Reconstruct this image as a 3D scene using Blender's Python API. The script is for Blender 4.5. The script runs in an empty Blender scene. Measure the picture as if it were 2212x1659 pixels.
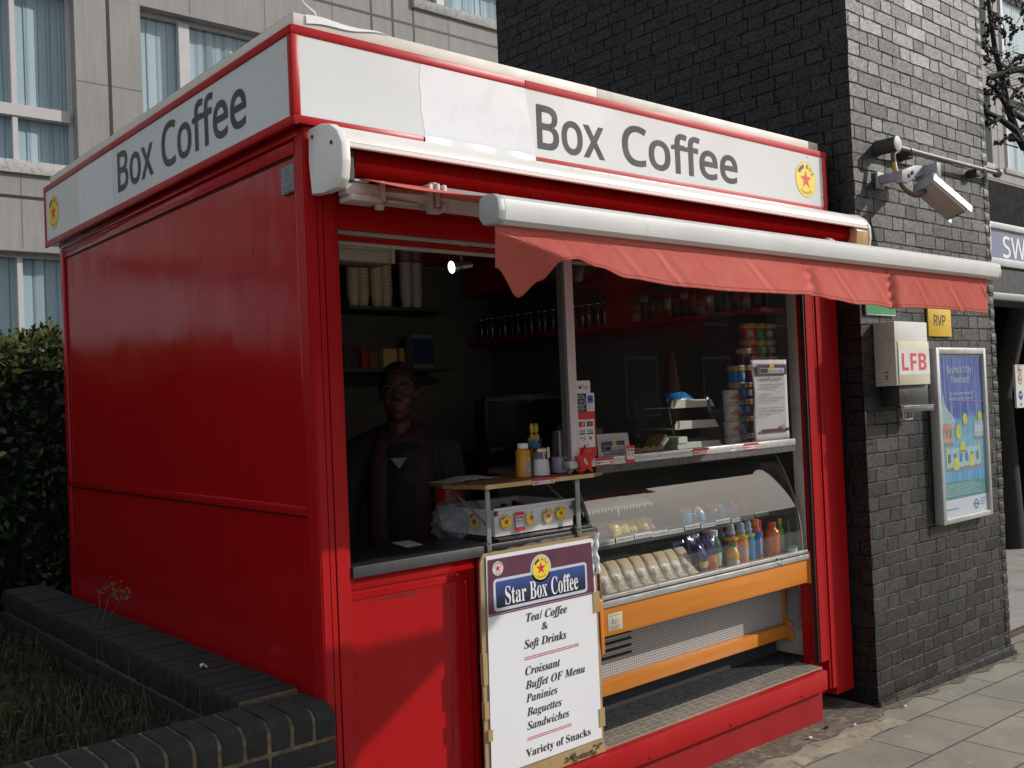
import bpy, bmesh, math, random
from mathutils import Vector, Matrix, Quaternion
random.seed(7)
SC = bpy.context.scene
COL = SC.collection

# ------------------------------------------------------------------ camera
cam = bpy.data.cameras.new('camera')
cam_o = bpy.data.objects.new('camera', cam)
COL.objects.link(cam_o)
RT = Vector((0.75868743, -0.6501497, -0.04121605))
UP = Vector((0.02029032, -0.03965415, 0.99900743))
FW = Vector((0.65113877, 0.75877066, 0.01689336))
CAM = Vector((-1.54905, -2.77781, 1.62))
m = Matrix.Identity(4)
for i in range(3):
    m[i][0] = RT[i]; m[i][1] = UP[i]; m[i][2] = -FW[i]; m[i][3] = CAM[i]
cam_o.matrix_world = m
cam.sensor_width = 36.0
cam.lens = 2116.68 / 2212.0 * 36.0
cam.clip_start = 0.05
cam.clip_end = 500
SC.camera = cam_o

# ------------------------------------------------------------------ daylight
SUN = Vector((1.5, -1.0, 0.97)).normalized()
EL = math.asin(SUN.z)
AZ = math.atan2(SUN.x, SUN.y)          # clockwise from +Y
w = bpy.data.worlds.new('World')
SC.world = w
w.use_nodes = True
nt = w.node_tree
bg = nt.nodes['Background']
sky = nt.nodes.new('ShaderNodeTexSky')
sky.sky_type = 'NISHITA'
sky.sun_disc = False
sky.sun_elevation = EL
sky.sun_rotation = AZ
sky.air_density = 1.0
sky.dust_density = 1.6
sky.ozone_density = 1.0
# bright broken cloud over the clear sky
tcw = nt.nodes.new('ShaderNodeTexCoord')
cn = nt.nodes.new('ShaderNodeTexNoise'); cn.inputs['Scale'].default_value = 2.2; cn.inputs['Detail'].default_value = 5
nt.links.new(tcw.outputs['Generated'], cn.inputs['Vector'])
cr_ = nt.nodes.new('ShaderNodeValToRGB')
cr_.color_ramp.elements[0].position = .30; cr_.color_ramp.elements[0].color = (4.2, 4.35, 4.6, 1)
cr_.color_ramp.elements[1].position = .72; cr_.color_ramp.elements[1].color = (7.4, 7.4, 7.4, 1)
nt.links.new(cn.outputs['Fac'], cr_.inputs[0])
cm_ = nt.nodes.new('ShaderNodeMixRGB'); cm_.inputs[0].default_value = .62
nt.links.new(sky.outputs[0], cm_.inputs[1]); nt.links.new(cr_.outputs[0], cm_.inputs[2])
nt.links.new(cm_.outputs[0], bg.inputs[0])
bg.inputs[1].default_value = 0.12
sl = bpy.data.lights.new('sun', 'SUN')
sl.energy = 2.9
sl.angle = math.radians(0.55)
sl.color = (1.0, 0.955, 0.88)
so = bpy.data.objects.new('sun', sl)
so.rotation_euler = SUN.to_track_quat('Z', 'Y').to_euler()
so.location = (8, -8, 12)
COL.objects.link(so)
SC.view_settings.view_transform = 'Standard'
SC.view_settings.look = 'None'
SC.view_settings.exposure = 0.22
SC.view_settings.gamma = 1.0
SC.view_settings.use_curve_mapping = False

# ------------------------------------------------------------------ materials
MATS = {}
class NT:
    def __init__(s, name):
        s.m = bpy.data.materials.new(name); s.m.use_nodes = True
        s.t = s.m.node_tree; s.b = s.t.nodes['Principled BSDF']; s.out = s.t.nodes['Material Output']
    def n(s, kind, **k):
        nd = s.t.nodes.new('ShaderNode' + kind)
        for a, v in k.items(): setattr(nd, a, v)
        return nd
    def l(s, a, b): s.t.links.new(a, b)
    def val(s, sock, v):
        if hasattr(v, 'links'): s.l(v, sock)
        else: sock.default_value = v
    def math(s, op, a, b=None, c=None):
        nd = s.n('Math', operation=op)
        s.val(nd.inputs[0], a)
        if b is not None: s.val(nd.inputs[1], b)
        if c is not None: s.val(nd.inputs[2], c)
        return nd.outputs[0]
    def pos(s):
        g = s.n('NewGeometry'); x = s.n('SeparateXYZ'); s.l(g.outputs['Position'], x.inputs[0])
        return g.outputs['Position'], x.outputs
    def obj(s):
        g = s.n('TexCoord'); x = s.n('SeparateXYZ'); s.l(g.outputs['Object'], x.inputs[0])
        return g.outputs['Object'], x.outputs
    def noise(s, vec, scale, detail=3, rough=.55):
        nd = s.n('TexNoise'); s.l(vec, nd.inputs['Vector'])
        nd.inputs['Scale'].default_value = scale; nd.inputs['Detail'].default_value = detail
        nd.inputs['Roughness'].default_value = rough
        return nd.outputs['Fac']
    def ramp(s, fac, stops):
        nd = s.n('ValToRGB'); s.l(fac, nd.inputs[0])
        cr = nd.color_ramp
        while len(cr.elements) < len(stops): cr.elements.new(.5)
        for e, (p, c) in zip(cr.elements, stops):
            e.position = p; e.color = (c[0], c[1], c[2], 1) if isinstance(c, (tuple, list)) else (c, c, c, 1)
        return nd.outputs[0]
    def mix(s, f, a, b, mode='MIX'):
        nd = s.n('MixRGB', blend_type=mode)
        s.val(nd.inputs[0], f)
        for i, v in ((1, a), (2, b)):
            if hasattr(v, 'links'): s.l(v, nd.inputs[i])
            else: nd.inputs[i].default_value = (v[0], v[1], v[2], 1)
        return nd.outputs[0]
    def bump(s, h, strength, dist=.002):
        nd = s.n('Bump'); s.l(h, nd.inputs['Height'])
        nd.inputs['Strength'].default_value = strength; nd.inputs['Distance'].default_value = dist
        s.l(nd.outputs[0], s.b.inputs['Normal'])
    def base(s, v):
        if hasattr(v, 'links'): s.l(v, s.b.inputs['Base Color'])
        else: s.b.inputs['Base Color'].default_value = (v[0], v[1], v[2], 1)
    def rough(s, v): s.val(s.b.inputs['Roughness'], v)
    def set(s, **k):
        for a, v in k.items(): s.b.inputs[a.replace('_', ' ')].default_value = v

def mat(name, col, rough=.5, metal=0., var=.12, vscale=6., bump=0., bscale=120., spec=.5, dirt=None, coat=0., trans=0.):
    """plain surface with a little tone variation, optional grime and grain"""
    if name in MATS: return MATS[name]
    N = NT(name)
    p, _ = N.obj()
    c = N.mix(1.0, col, N.ramp(N.noise(p, vscale, 4), [(.25, 1 - var), (.75, 1 + var * .5)]), 'MULTIPLY') if var else col
    if dirt:
        dc, ds, lo = dirt
        f = N.ramp(N.noise(p, ds, 6, .7), [(lo, 0.), (min(lo + .18, 1), 1.)])
        c = N.mix(f, c, dc)
    N.base(c)
    if var:
        N.l(N.ramp(N.noise(p, vscale * 3.1, 4), [(.3, max(rough - .08, .02)), (.7, min(rough + .1, 1))]), N.b.inputs['Roughness'])
    else: N.rough(rough)
    N.set(Metallic=metal, Specular_IOR_Level=spec, Coat_Weight=coat, Transmission_Weight=trans)
    if coat: N.set(Coat_Roughness=.12)
    if bump: N.bump(N.noise(p, bscale, 3), bump)
    MATS[name] = N.m
    return N.m

def thin_fresnel(N, ior):
    """the same reflection from either side of a thin pane"""
    fr = N.n('Fresnel'); g = N.n('NewGeometry')
    N.l(N.math('ADD', N.math('MULTIPLY', g.outputs['Backfacing'], 1. / ior - ior), ior), fr.inputs[0])
    return fr
def glassmat(name, ior=1.55, tint=(.93, .96, .95), rough=.01, haze=0., hazecol=(.6, .62, .62), smear=False):
    """thin pane: clear with a Fresnel reflection and a little dust"""
    if name in MATS: return MATS[name]
    N = NT(name); N.t.nodes.remove(N.b)
    tr = N.n('BsdfTransparent'); tr.inputs[0].default_value = (*tint, 1)
    gl = N.n('BsdfGlossy'); gl.inputs['Roughness'].default_value = rough
    fr = thin_fresnel(N, ior)
    mx = N.n('MixShader'); N.l(fr.outputs[0], mx.inputs[0]); N.l(tr.outputs[0], mx.inputs[1]); N.l(gl.outputs[0], mx.inputs[2])
    last = mx.outputs[0]
    if haze:
        df = N.n('BsdfDiffuse'); df.inputs[0].default_value = (*hazecol, 1)
        m2 = N.n('MixShader'); p, _ = N.pos()
        N.l(N.ramp(N.noise(p, 2.6 if smear else 5, 5, .65), [(.35, haze * .25), (.75, haze)]), m2.inputs[0])
        N.l(last, m2.inputs[1]); N.l(df.outputs[0], m2.inputs[2]); last = m2.outputs[0]
    N.l(last, N.out.inputs[0])
    MATS[name] = N.m
    return N.m

def emat(name, col, strength):
    N = NT(name); N.set(Emission_Strength=strength); N.base((.8, .8, .8))
    N.b.inputs['Emission Color'].default_value = (*col, 1)
    MATS[name] = N.m
    return N.m

def brickmat(name, face, c0, c1, mortar, r0, r1, grain=.6, mort_r=.9, z0=0., tilt=2.2):
    """black engineering brick: stretchers and headers in every course, raked joints"""
    N = NT(name)
    p, x = N.pos()
    n1 = N.noise(p, 9, 2); n2 = N.noise(p, 31, 2)
    u = N.math('ADD', x[0] if face == 'x' else x[1], N.math('MULTIPLY', N.math('SUBTRACT', n2, .5), .020))
    z = N.math('ADD', N.math('ADD', x[2], z0), N.math('ADD', N.math('MULTIPLY', N.math('SUBTRACT', n1, .5), .014), N.math('MULTIPLY', N.math('SUBTRACT', n2, .5), .006)))
    H = .0745; P = .345; S = .232; J = .0038
    zr = N.math('DIVIDE', z, H); row = N.math('FLOOR', zr)
    fz = N.math('MULTIPLY', N.math('SUBTRACT', zr, row), H)
    wn = N.n('TexWhiteNoise', noise_dimensions='1D'); N.l(row, wn.inputs['W'])
    sh = N.math('ADD', N.math('MULTIPLY', N.math('MODULO', N.math('ADD', row, 40.), 2.), .5), N.math('MULTIPLY', wn.outputs[0], .22))
    uu = N.math('ADD', N.math('DIVIDE', u, P), sh)
    cell = N.math('FLOOR', uu)
    fu = N.math('MULTIPLY', N.math('SUBTRACT', uu, cell), P)
    half = N.math('GREATER_THAN', fu, S)
    dj = N.math('MINIMUM', N.math('MINIMUM', fu, N.math('SUBTRACT', P, fu)), N.math('ABSOLUTE', N.math('SUBTRACT', fu, S)))
    dz = N.math('MINIMUM', fz, N.math('SUBTRACT', H, fz))
    d = N.math('MINIMUM', dj, dz)
    bed = N.math('LESS_THAN', dz, N.math('MULTIPLY', dj, .8))
    mask = N.ramp(N.math('DIVIDE', d, J * 2), [(.35, 0.), (.75, 1.)])       # 1 on the brick, 0 in the joint
    cv = N.n('CombineXYZ'); N.l(N.math('ADD', N.math('MULTIPLY', cell, 2.), half), cv.inputs[0]); N.l(row, cv.inputs[1])
    wb = N.n('TexWhiteNoise', noise_dimensions='3D'); N.l(cv.outputs[0], wb.inputs['Vector'])
    tone = wb.outputs[0]
    wc = N.n('SeparateColor'); N.l(wb.outputs[1], wc.inputs[0])
    fine = N.noise(p, 150, 4, .75); mid = N.noise(p, 26, 4, .7)
    bc = N.mix(tone, c0, c1)
    bc = N.mix(N.ramp(mid, [(.48, 0.), (.62, .55)]), bc, (c0[0] * .35, c0[1] * .35, c0[2] * .38))
    mc = N.mix(N.ramp(N.noise(p, 12, 4), [(.38, 0.), (.56, 1.)]), mortar, (mortar[0] * .30, mortar[1] * .28, mortar[2] * .27)); mc = N.mix(bed, (mortar[0] * .22, mortar[1] * .21, mortar[2] * .21), mc)  # bed joints paler, uprights darker: sun on the bed joints put into colour
    sc_ = N.n('VectorMath', operation='MULTIPLY'); N.l(p, sc_.inputs[0]); sc_.inputs[1].default_value = (2.2, 2.2, .8)
    big = N.noise(sc_.outputs[0], 1., 5, .7)
    cc = N.mix(mask, mc, bc)
    cc = N.mix(N.ramp(big, [(.50, 0.), (.68, .55)]), cc, (c0[0] * .45, c0[1] * .45, c0[2] * .48))
    cc = N.mix(N.math('MULTIPLY', N.ramp(N.noise(p, 3.1, 6, .75), [(.60, 0.), (.74, .5)]), .5), cc, (mortar[0] * .6, mortar[1] * .62, mortar[2] * .66))
    N.base(cc)
    rr = N.math('ADD', N.math('MULTIPLY', wc.outputs[1], r1 - r0), r0)
    gl_ = N.ramp(N.noise(p, 95, 3, .8), [(.40, .18), (.60, .75)]); N.l(N.math('MULTIPLY', gl_, N.math('ADD', N.math('MULTIPLY', mask, .9), .1)), N.b.inputs['Specular IOR Level'])
    rr = N.math('ADD', rr, N.math('MULTIPLY', N.math('SUBTRACT', mid, .5), .25))
    N.rough(N.math('MAXIMUM', .15, N.math('ADD', N.math('MULTIPLY', rr, mask), N.math('MULTIPLY', N.math('SUBTRACT', 1., mask), mort_r))))
    h = N.math('ADD', N.math('MULTIPLY', mask, 1.), N.math('MULTIPLY', N.math('ADD', N.math('MULTIPLY', fine, 1.6), mid), grain * .35))
    h = N.math('ADD', h, N.math('MULTIPLY', tone, .15))
    tl = N.math('ADD', N.math('MULTIPLY', N.math('SUBTRACT', wc.outputs[0], .5), N.math('DIVIDE', fu, P)), N.math('MULTIPLY', N.math('SUBTRACT', wc.outputs[2], .5), N.math('DIVIDE', fz, H)))
    h = N.math('ADD', h, N.math('MULTIPLY', tl, tilt))
    N.bump(h, 1., .004)
    MATS[name] = N.m
    return N.m

# ------------------------------------------------------------------ mesh helpers
WLOC = {}
class MB:
    def __init__(s): s.v = []; s.f = []; s.m = []; s.s = []
    def add(s, vs, fs, mat=0, smooth=False):
        o = len(s.v); s.v.extend([tuple(v) for v in vs])
        for f in fs:
            s.f.append([i + o for i in f]); s.m.append(mat); s.s.append(smooth)
        return s
    def box(s, x0, x1, y0, y1, z0, z1, mat=0, bev=0., seg=2, M=None):
        if x0 > x1: x0, x1 = x1, x0
        if y0 > y1: y0, y1 = y1, y0
        if z0 > z1: z0, z1 = z1, z0
        vs = [(x, y, z) for z in (z0, z1) for y in (y0, y1) for x in (x0, x1)]
        fs = [(0, 2, 3, 1), (4, 5, 7, 6), (0, 1, 5, 4), (2, 6, 7, 3), (0, 4, 6, 2), (1, 3, 7, 5)]
        if bev:
            b = bmesh.new()
            bv = [b.verts.new(v) for v in vs]
            for f in fs: b.faces.new([bv[i] for i in f])
            bmesh.ops.bevel(b, geom=list(b.edges), offset=min(bev, .49 * min(x1 - x0, y1 - y0, z1 - z0)), segments=seg, affect='EDGES', profile=.5)
            b.verts.index_update()
            vs = [v.co[:] for v in b.verts]; fs = [[v.index for v in f.verts] for f in b.faces]
            b.free()
        if M: vs = [M @ Vector(v) for v in vs]
        return s.add(vs, fs, mat, bool(bev))
    def prism(s, pts, axis, a, b, mat=0, smooth=False, bev=0.):
        """outline pts in the plane across `axis`, from a to b"""
        n = len(pts)
        def mk(p, t):
            return {'x': (t, p[0], p[1]), 'y': (p[0], t, p[1]), 'z': (p[0], p[1], t)}[axis]
        vs = [mk(p, a) for p in pts] + [mk(p, b) for p in pts]
        fs = [list(range(n))[::-1], list(range(n, 2 * n))] + [[i, (i + 1) % n, n + (i + 1) % n, n + i] for i in range(n)]
        if bev:
            bm = bmesh.new(); bv = [bm.verts.new(v) for v in vs]
            for f in fs: bm.faces.new([bv[i] for i in f])
            bmesh.ops.bevel(bm, geom=list(bm.edges), offset=bev, segments=2, affect='EDGES', profile=.5)
            bm.verts.index_update()
            vs = [v.co[:] for v in bm.verts]; fs = [[v.index for v in f.verts] for f in bm.faces]; bm.free()
            smooth = True
        return s.add(vs, fs, mat, smooth)
    def tube(s, pts, r, seg=10, mat=0, cap=True, flat=None):
        pts = [Vector(p) for p in pts]; n = len(pts)
        rs = r if isinstance(r, (list, tuple)) else [r] * n
        t0 = (pts[1] - pts[0]).normalized()
        ref = Vector((0, 0, 1)) if abs(t0.z) < .9 else Vector((1, 0, 0))
        a = t0.cross(ref).normalized(); vs = []
        for i, p in enumerate(pts):
            t = (pts[min(i + 1, n - 1)] - pts[max(i - 1, 0)]).normalized()
            a = (a - t * a.dot(t)).normalized(); b = t.cross(a)
            for k in range(seg):
                th = 2 * math.pi * k / seg
                vs.append(p + (a * math.cos(th) + b * math.sin(th) * (flat or 1.)) * rs[i])
        fs = [[i * seg + k, i * seg + (k + 1) % seg, (i + 1) * seg + (k + 1) % seg, (i + 1) * seg + k] for i in range(n - 1) for k in range(seg)]
        if cap: fs += [list(range(seg))[::-1], [(n - 1) * seg + k for k in range(seg)]]
        return s.add(vs, fs, mat, True)
    def lathe(s, prof, c=(0, 0, 0), seg=20, mats=0, axis='z', cap=True, M=None):
        vs = []
        for r, z in prof:
            for k in range(seg):
                th = 2 * math.pi * k / seg
                a, b = r * math.cos(th), r * math.sin(th)
                v = {'z': (a, b, z), 'y': (a, z, b), 'x': (z, a, b)}[axis]
                v = Vector(v)
                if M: v = M @ v
                vs.append((v[0] + c[0], v[1] + c[1], v[2] + c[2]))
        n = len(prof); o = len(s.v); s.v.extend(vs)
        for i in range(n - 1):
            mt = mats[i] if isinstance(mats, (list, tuple)) else mats
            for k in range(seg):
                s.f.append([o + i * seg + k, o + i * seg + (k + 1) % seg, o + (i + 1) * seg + (k + 1) % seg, o + (i + 1) * seg + k]); s.m.append(mt); s.s.append(True)
        if cap:
            if prof[0][0] > 1e-5: s.f.append([o + k for k in range(seg)][::-1]); s.m.append(mats[0] if isinstance(mats, (list, tuple)) else mats); s.s.append(False)
            if prof[-1][0] > 1e-5: s.f.append([o + (n - 1) * seg + k for k in range(seg)]); s.m.append(mats[-1] if isinstance(mats, (list, tuple)) else mats); s.s.append(False)
        return s
    def ball(s, c, r, mat=0, seg=14, rings=9, R=None):
        rx, ry, rz = r if isinstance(r, (list, tuple)) else (r, r, r)
        vs = []; 
        for i in range(rings + 1):
            ph = math.pi * i / rings
            for k in range(seg):
                th = 2 * math.pi * k / seg
                v = Vector((rx * math.sin(ph) * math.cos(th), ry * math.sin(ph) * math.sin(th), -rz * math.cos(ph)))
                if R: v = R @ v
                vs.append(v + Vector(c))
        fs = [[i * seg + k, i * seg + (k + 1) % seg, (i + 1) * seg + (k + 1) % seg, (i + 1) * seg + k] for i in range(rings) for k in range(seg)]
        return s.add(vs, fs, mat, True)
    def grid(s, fn, nu, nv, mat=0, smooth=True):
        vs = [fn(i / nu, j / nv) for j in range(nv + 1) for i in range(nu + 1)]
        fs = [[j * (nu + 1) + i, j * (nu + 1) + i + 1, (j + 1) * (nu + 1) + i + 1, (j + 1) * (nu + 1) + i] for j in range(nv) for i in range(nu)]
        return s.add(vs, fs, mat, smooth)
    def xform(s, M, start=0):
        for i in range(start, len(s.v)): s.v[i] = tuple(M @ Vector(s.v[i]))
        return s
    def build(s, name, mats, parent=None, label=None, cat=None, group=None, kind=None, base=None, recalc=True, weld=True, remesh=0, solid=0, world=True):
        if not isinstance(mats, (list, tuple)): mats = [mats]
        me = bpy.data.meshes.new(name)
        if parent is not None: off = Vector(WLOC[parent]) if world else Vector((0, 0, 0))
        elif base is not None: off = Vector(base)
        else:
            xs = [v[0] for v in s.v]; ys = [v[1] for v in s.v]; zs = [v[2] for v in s.v]
            off = Vector(((min(xs) + max(xs)) / 2, (min(ys) + max(ys)) / 2, min(zs)))
        me.from_pydata([(v[0] - off[0], v[1] - off[1], v[2] - off[2]) for v in s.v], [], s.f)
        for mt in mats: me.materials.append(mt)
        me.polygons.foreach_set('material_index', s.m)
        me.polygons.foreach_set('use_smooth', s.s)
        if recalc or weld:
            b = bmesh.new(); b.from_mesh(me)
            if weld: bmesh.ops.remove_doubles(b, verts=b.verts, dist=1e-6)
            if recalc: bmesh.ops.recalc_face_normals(b, faces=b.faces)
            b.to_mesh(me); b.free()
        if any(s.s): me.set_sharp_from_angle(angle=math.radians(38))
        me.update()
        o = bpy.data.objects.new(name, me); COL.objects.link(o)
        if parent is not None: o.parent = parent; WLOC[o] = WLOC[parent]
        else: o.location = off; WLOC[o] = tuple(off)
        if remesh or solid:
            if solid:
                md = o.modifiers.new('thick', 'SOLIDIFY'); md.thickness = solid; md.offset = 0
            if remesh:
                md = o.modifiers.new('fuse', 'REMESH'); md.mode = 'VOXEL'; md.voxel_size = remesh; md.use_smooth_shade = True
                md = o.modifiers.new('soft', 'SMOOTH'); md.factor = .5; md.iterations = 3
        tag(o, label, cat, group, kind)
        return o

def tag(o, label=None, cat=None, group=None, kind=None):
    if label: o['label'] = label
    if cat: o['category'] = cat
    if group: o['group'] = group
    if kind: o['kind'] = kind
    return o
def thing(name, label, cat, loc=(0, 0, 0), group=None):
    o = bpy.data.objects.new(name, None); COL.objects.link(o)
    o.location = loc; o.empty_display_size = .1; WLOC[o] = tuple(loc)
    return tag(o, label, cat, group)
def dup(root, loc, label, rot=0., group=None, scale=None):
    """a copy of a thing with copies of its parts and sub-parts"""
    r = root.copy(); COL.objects.link(r); r.location = loc; r.rotation_euler = (0, 0, rot)
    if scale: r.scale = scale
    tag(r, label, None, group)
    for c in root.children:
        d = c.copy(); COL.objects.link(d); d.parent = r
        for g in c.children:
            e = g.copy(); COL.objects.link(e); e.parent = d
    return r

# ------------------------------------------------------------------ lettering
STY = {'sans': None, 'hum': 0x1D5A0, 'humb': 0x1D5D4, 'serb': 0x1D400, 'seri': 0x1D468}
TC = {}
def text_geo(s, sty, off=0.):
    key = (s, sty, off)
    if key in TC: return TC[key]
    base = STY[sty]; t = s
    if base:
        t = ''
        for c in s:
            if 'A' <= c <= 'Z': t += chr(base + ord(c) - 65)
            elif 'a' <= c <= 'z': t += chr(base + 26 + ord(c) - 97)
            else: t += c
    cu = bpy.data.curves.new('t', 'FONT'); cu.body = t; cu.offset = off; cu.resolution_u = 4
    o = bpy.data.objects.new('t', cu); COL.objects.link(o)
    bpy.context.view_layer.update()
    me = bpy.data.meshes.new_from_object(o)
    vs = [(v.co.x, v.co.y) for v in me.vertices]; fs = [list(p.vertices) for p in me.polygons]
    bpy.data.objects.remove(o); bpy.data.curves.remove(cu); bpy.data.meshes.remove(me)
    x0 = min(v[0] for v in vs); x1 = max(v[0] for v in vs)
    vs = [(v[0] - x0, v[1]) for v in vs]
    TC[key] = (vs, fs, x1 - x0)
    return TC[key]
class Dec:
    """a flat printed surface: origin, u to the right, v up; layers stand a fraction of a millimetre proud"""
    def __init__(s, mb, o, u=(1, 0, 0), v=(0, 0, 1), step=.0007):
        s.mb = mb; s.o = Vector(o); s.u = Vector(u); s.v = Vector(v); s.n = s.u.cross(s.v); s.step = step
    def P(s, x, y, k): return s.o + s.u * x + s.v * y + s.n * (k * s.step)
    def poly(s, pts, k=1, mat=0): s.mb.add([s.P(x, y, k) for x, y in pts], [list(range(len(pts)))], mat)
    def rect(s, x0, x1, y0, y1, k=1, mat=0): s.poly([(x0, y0), (x1, y0), (x1, y1), (x0, y1)], k, mat)
    def rrect(s, x0, x1, y0, y1, r, k=1, mat=0):
        pts = []
        for cx, cy, a in ((x1 - r, y0 + r, -90), (x1 - r, y1 - r, 0), (x0 + r, y1 - r, 90), (x0 + r, y0 + r, 180)):
            for i in range(5):
                t = math.radians(a + i * 22.5); pts.append((cx + r * math.cos(t), cy + r * math.sin(t)))
        s.poly(pts, k, mat)
    def disc(s, cx, cy, r, k=1, mat=0, ry=None, seg=40, a0=0, a1=360):
        ry = ry or r
        s.poly([(cx + r * math.cos(math.radians(a0 + (a1 - a0) * i / seg)), cy + ry * math.sin(math.radians(a0 + (a1 - a0) * i / seg))) for i in range(seg + (a1 - a0 < 360))], k, mat)
    def arc(s, cx, cy, r0, r1, a0, a1, k=1, mat=0, seg=24, sy=1.):
        A = [math.radians(a0 + (a1 - a0) * i / seg) for i in range(seg + 1)]
        for i in range(seg):
            s.poly([(cx + r * math.cos(t), cy + sy * r * math.sin(t)) for r, t in ((r0, A[i]), (r1, A[i]), (r1, A[i + 1]), (r0, A[i + 1]))], k, mat)
    def star(s, cx, cy, r, k=1, mat=0, inner=.4, rot=90, sy=1.):
        pts = []
        for i in range(10):
            t = math.radians(rot + i * 36); q = r if i % 2 == 0 else r * inner
            pts.append((cx + q * math.cos(t), cy + sy * q * math.sin(t)))
        for i in range(0, 10, 2): s.poly([pts[i - 1], pts[i], pts[i + 1], (cx, cy)], k, mat)
    def text(s, t, sty, x, y, h, w=None, k=2, mat=0, al='l', off=0., rot=0.):
        """h = capital height; w squeezes or stretches the line to that width"""
        vs, fs, W = text_geo(t, sty, off)
        cap = {'sans': .70, 'hum': .714, 'humb': .714, 'serb': .68, 'seri': .67}[sty]
        sy = h / cap; sx = (w / W) if w else sy
        dx = 0 if al == 'l' else (-W * sx / 2 if al == 'c' else -W * sx)
        ca, sa = math.cos(rot), math.sin(rot)
        out = []
        for a, b in vs:
            px, py = a * sx + dx, b * sy
            out.append(s.P(x + px * ca - py * sa, y + px * sa + py * ca, k))
        s.mb.add(out, fs, mat)
    def arctext(s, t, sty, cx, cy, r, a0, a1, h, k=2, mat=0, inside=False, sy=1.):
        n = len(t)
        for i, c in enumerate(t):
            if c == ' ': continue
            a = math.radians(a0 + (a1 - a0) * i / max(n - 1, 1))
            s.text(c, sty, cx + r * math.cos(a), cy + sy * r * math.sin(a), h, None, k, mat, 'c', 0., a + (math.pi / 2 if inside else -math.pi / 2))
def emblem(D, cx, cy, r, Y, R, K, k=1, sy=1., ring=None, words=True, blot=True):
    """round yellow coffee badge: red star, BOX on top, COFFEE below, first word blacked out"""
    if ring is not None: D.disc(cx, cy, r * 1.03, k, ring, r * 1.03 * sy)
    D.disc(cx, cy, r, k + 1, Y, r * sy)
    D.star(cx, cy, r * .56, k + 2, R, .4, 90, sy)
    if blot: D.arc(cx, cy, r * .66, r * .88, 102, 150, k + 2, K, 10, sy)
    else: D.arctext('STAR', 'serb', cx, cy, r * .68, 160, 105, r * .2, k + 2, K, False, sy)
    if words:
        D.arctext('BOX', 'serb', cx, cy, r * .66, 78, 30, r * .24, k + 2, K, False, sy)
        D.arctext('COFFEE', 'serb', cx, cy, r * .86, 235, 305, r * .15, k + 2, K, True, sy)
# ------------------------------------------------------------------ ground and pavement
def gz(x): return 0.0 if x < 2.0 else -0.027 * (min(x, 5.2) - 2.0)
def slabmat():
    N = NT('paving slabs')
    p, x = N.pos()
    nz = N.noise(p, 5, 2)
    ux = N.math('ADD', x[0], N.math('MULTIPLY', N.math('SUBTRACT', nz, .5), .012))
    uy = N.math('ADD', x[1], N.math('MULTIPLY', N.math('SUBTRACT', N.noise(p, 7, 2), .5), .012))
    yy = N.math('DIVIDE', N.math('ADD', uy, .332), .31); row = N.math('FLOOR', yy)
    fy = N.math('MULTIPLY', N.math('SUBTRACT', yy, row), .31)
    wn = N.n('TexWhiteNoise', noise_dimensions='1D'); N.l(row, wn.inputs['W'])
    xx = N.math('ADD', N.math('DIVIDE', N.math('SUBTRACT', ux, 2.63), .535), N.math('MULTIPLY', N.math('MODULO', N.math('ADD', row, 41.), 2.), .46))
    cell = N.math('FLOOR', xx); fx = N.math('MULTIPLY', N.math('SUBTRACT', xx, cell), .535)
    d = N.math('MINIMUM', N.math('MINIMUM', fx, N.math('SUBTRACT', .535, fx)), N.math('MINIMUM', fy, N.math('SUBTRACT', .31, fy)))
    cv = N.n('CombineXYZ'); N.l(cell, cv.inputs[0]); N.l(row, cv.inputs[1])
    wb = N.n('TexWhiteNoise', noise_dimensions='3D'); N.l(cv.outputs[0], wb.inputs['Vector'])
    c = N.mix(wb.outputs[0], (.30, .277, .228), (.375, .345, .285))
    big = N.noise(p, 2.2, 5, .65); fine = N.noise(p, 240, 3, .7); mid = N.noise(p, 38, 4, .7)
    c = N.mix(N.ramp(big, [(.38, 0.), (.62, .75)]), c, (.21, .195, .162))
    c = N.mix(N.ramp(fine, [(.3, .35), (.7, 0.)]), c, (.13, .122, .105))
    c = N.mix(N.ramp(mid, [(.56, 0.), (.70, .55)]), c, (.13, .12, .10))
    # trodden chewing gum
    vo = N.n('TexVoronoi'); vo.inputs['Scale'].default_value = 5.2; N.l(p, vo.inputs['Vector'])
    gum = N.ramp(vo.outputs['Distance'], [(.10, 1.), (.125, 0.)])
    c = N.mix(N.math('MULTIPLY', gum, .8), c, N.mix(N.noise(p, 3, 1), (.09, .085, .075), (.50, .47, .42)))
    # sandy strip of mortar against the kiosk
    strip = N.math('MULTIPLY', N.ramp(N.math('ADD', x[1], N.math('MULTIPLY', N.math('SUBTRACT', big, .5), .12)), [(.0, 0.), (.001, 0.)]), 0.)
    joint = N.ramp(N.math('ADD', d, N.math('MULTIPLY', N.math('SUBTRACT', mid, .5), .006)), [(.0025, 1.), (.0055, 0.)])
    N.base(N.mix(joint, c, (.035, .031, .026)))
    N.rough(.88)
    h = N.math('SUBTRACT', N.math('MULTIPLY', fine, .25), N.math('MULTIPLY', joint, 1.))
    N.bump(N.math('ADD', h, N.math('MULTIPLY', mid, .3)), .6, .004)
    return N.m
g = MB()
xs = [-60, -20, -3, 2.0, 2.6, 3.4, 4.2, 5.2, 9, 60]; ys = [-60, -12, -3, -.6, .1, 3, 12, 60]
g.add([(x, y, gz(x)) for y in ys for x in xs], [[j * 10 + i, j * 10 + i + 1, (j + 1) * 10 + i + 1, (j + 1) * 10 + i] for j in range(7) for i in range(9)])
g.build('pavement', slabmat(), kind='structure', base=(0, 0, 0))
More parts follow.
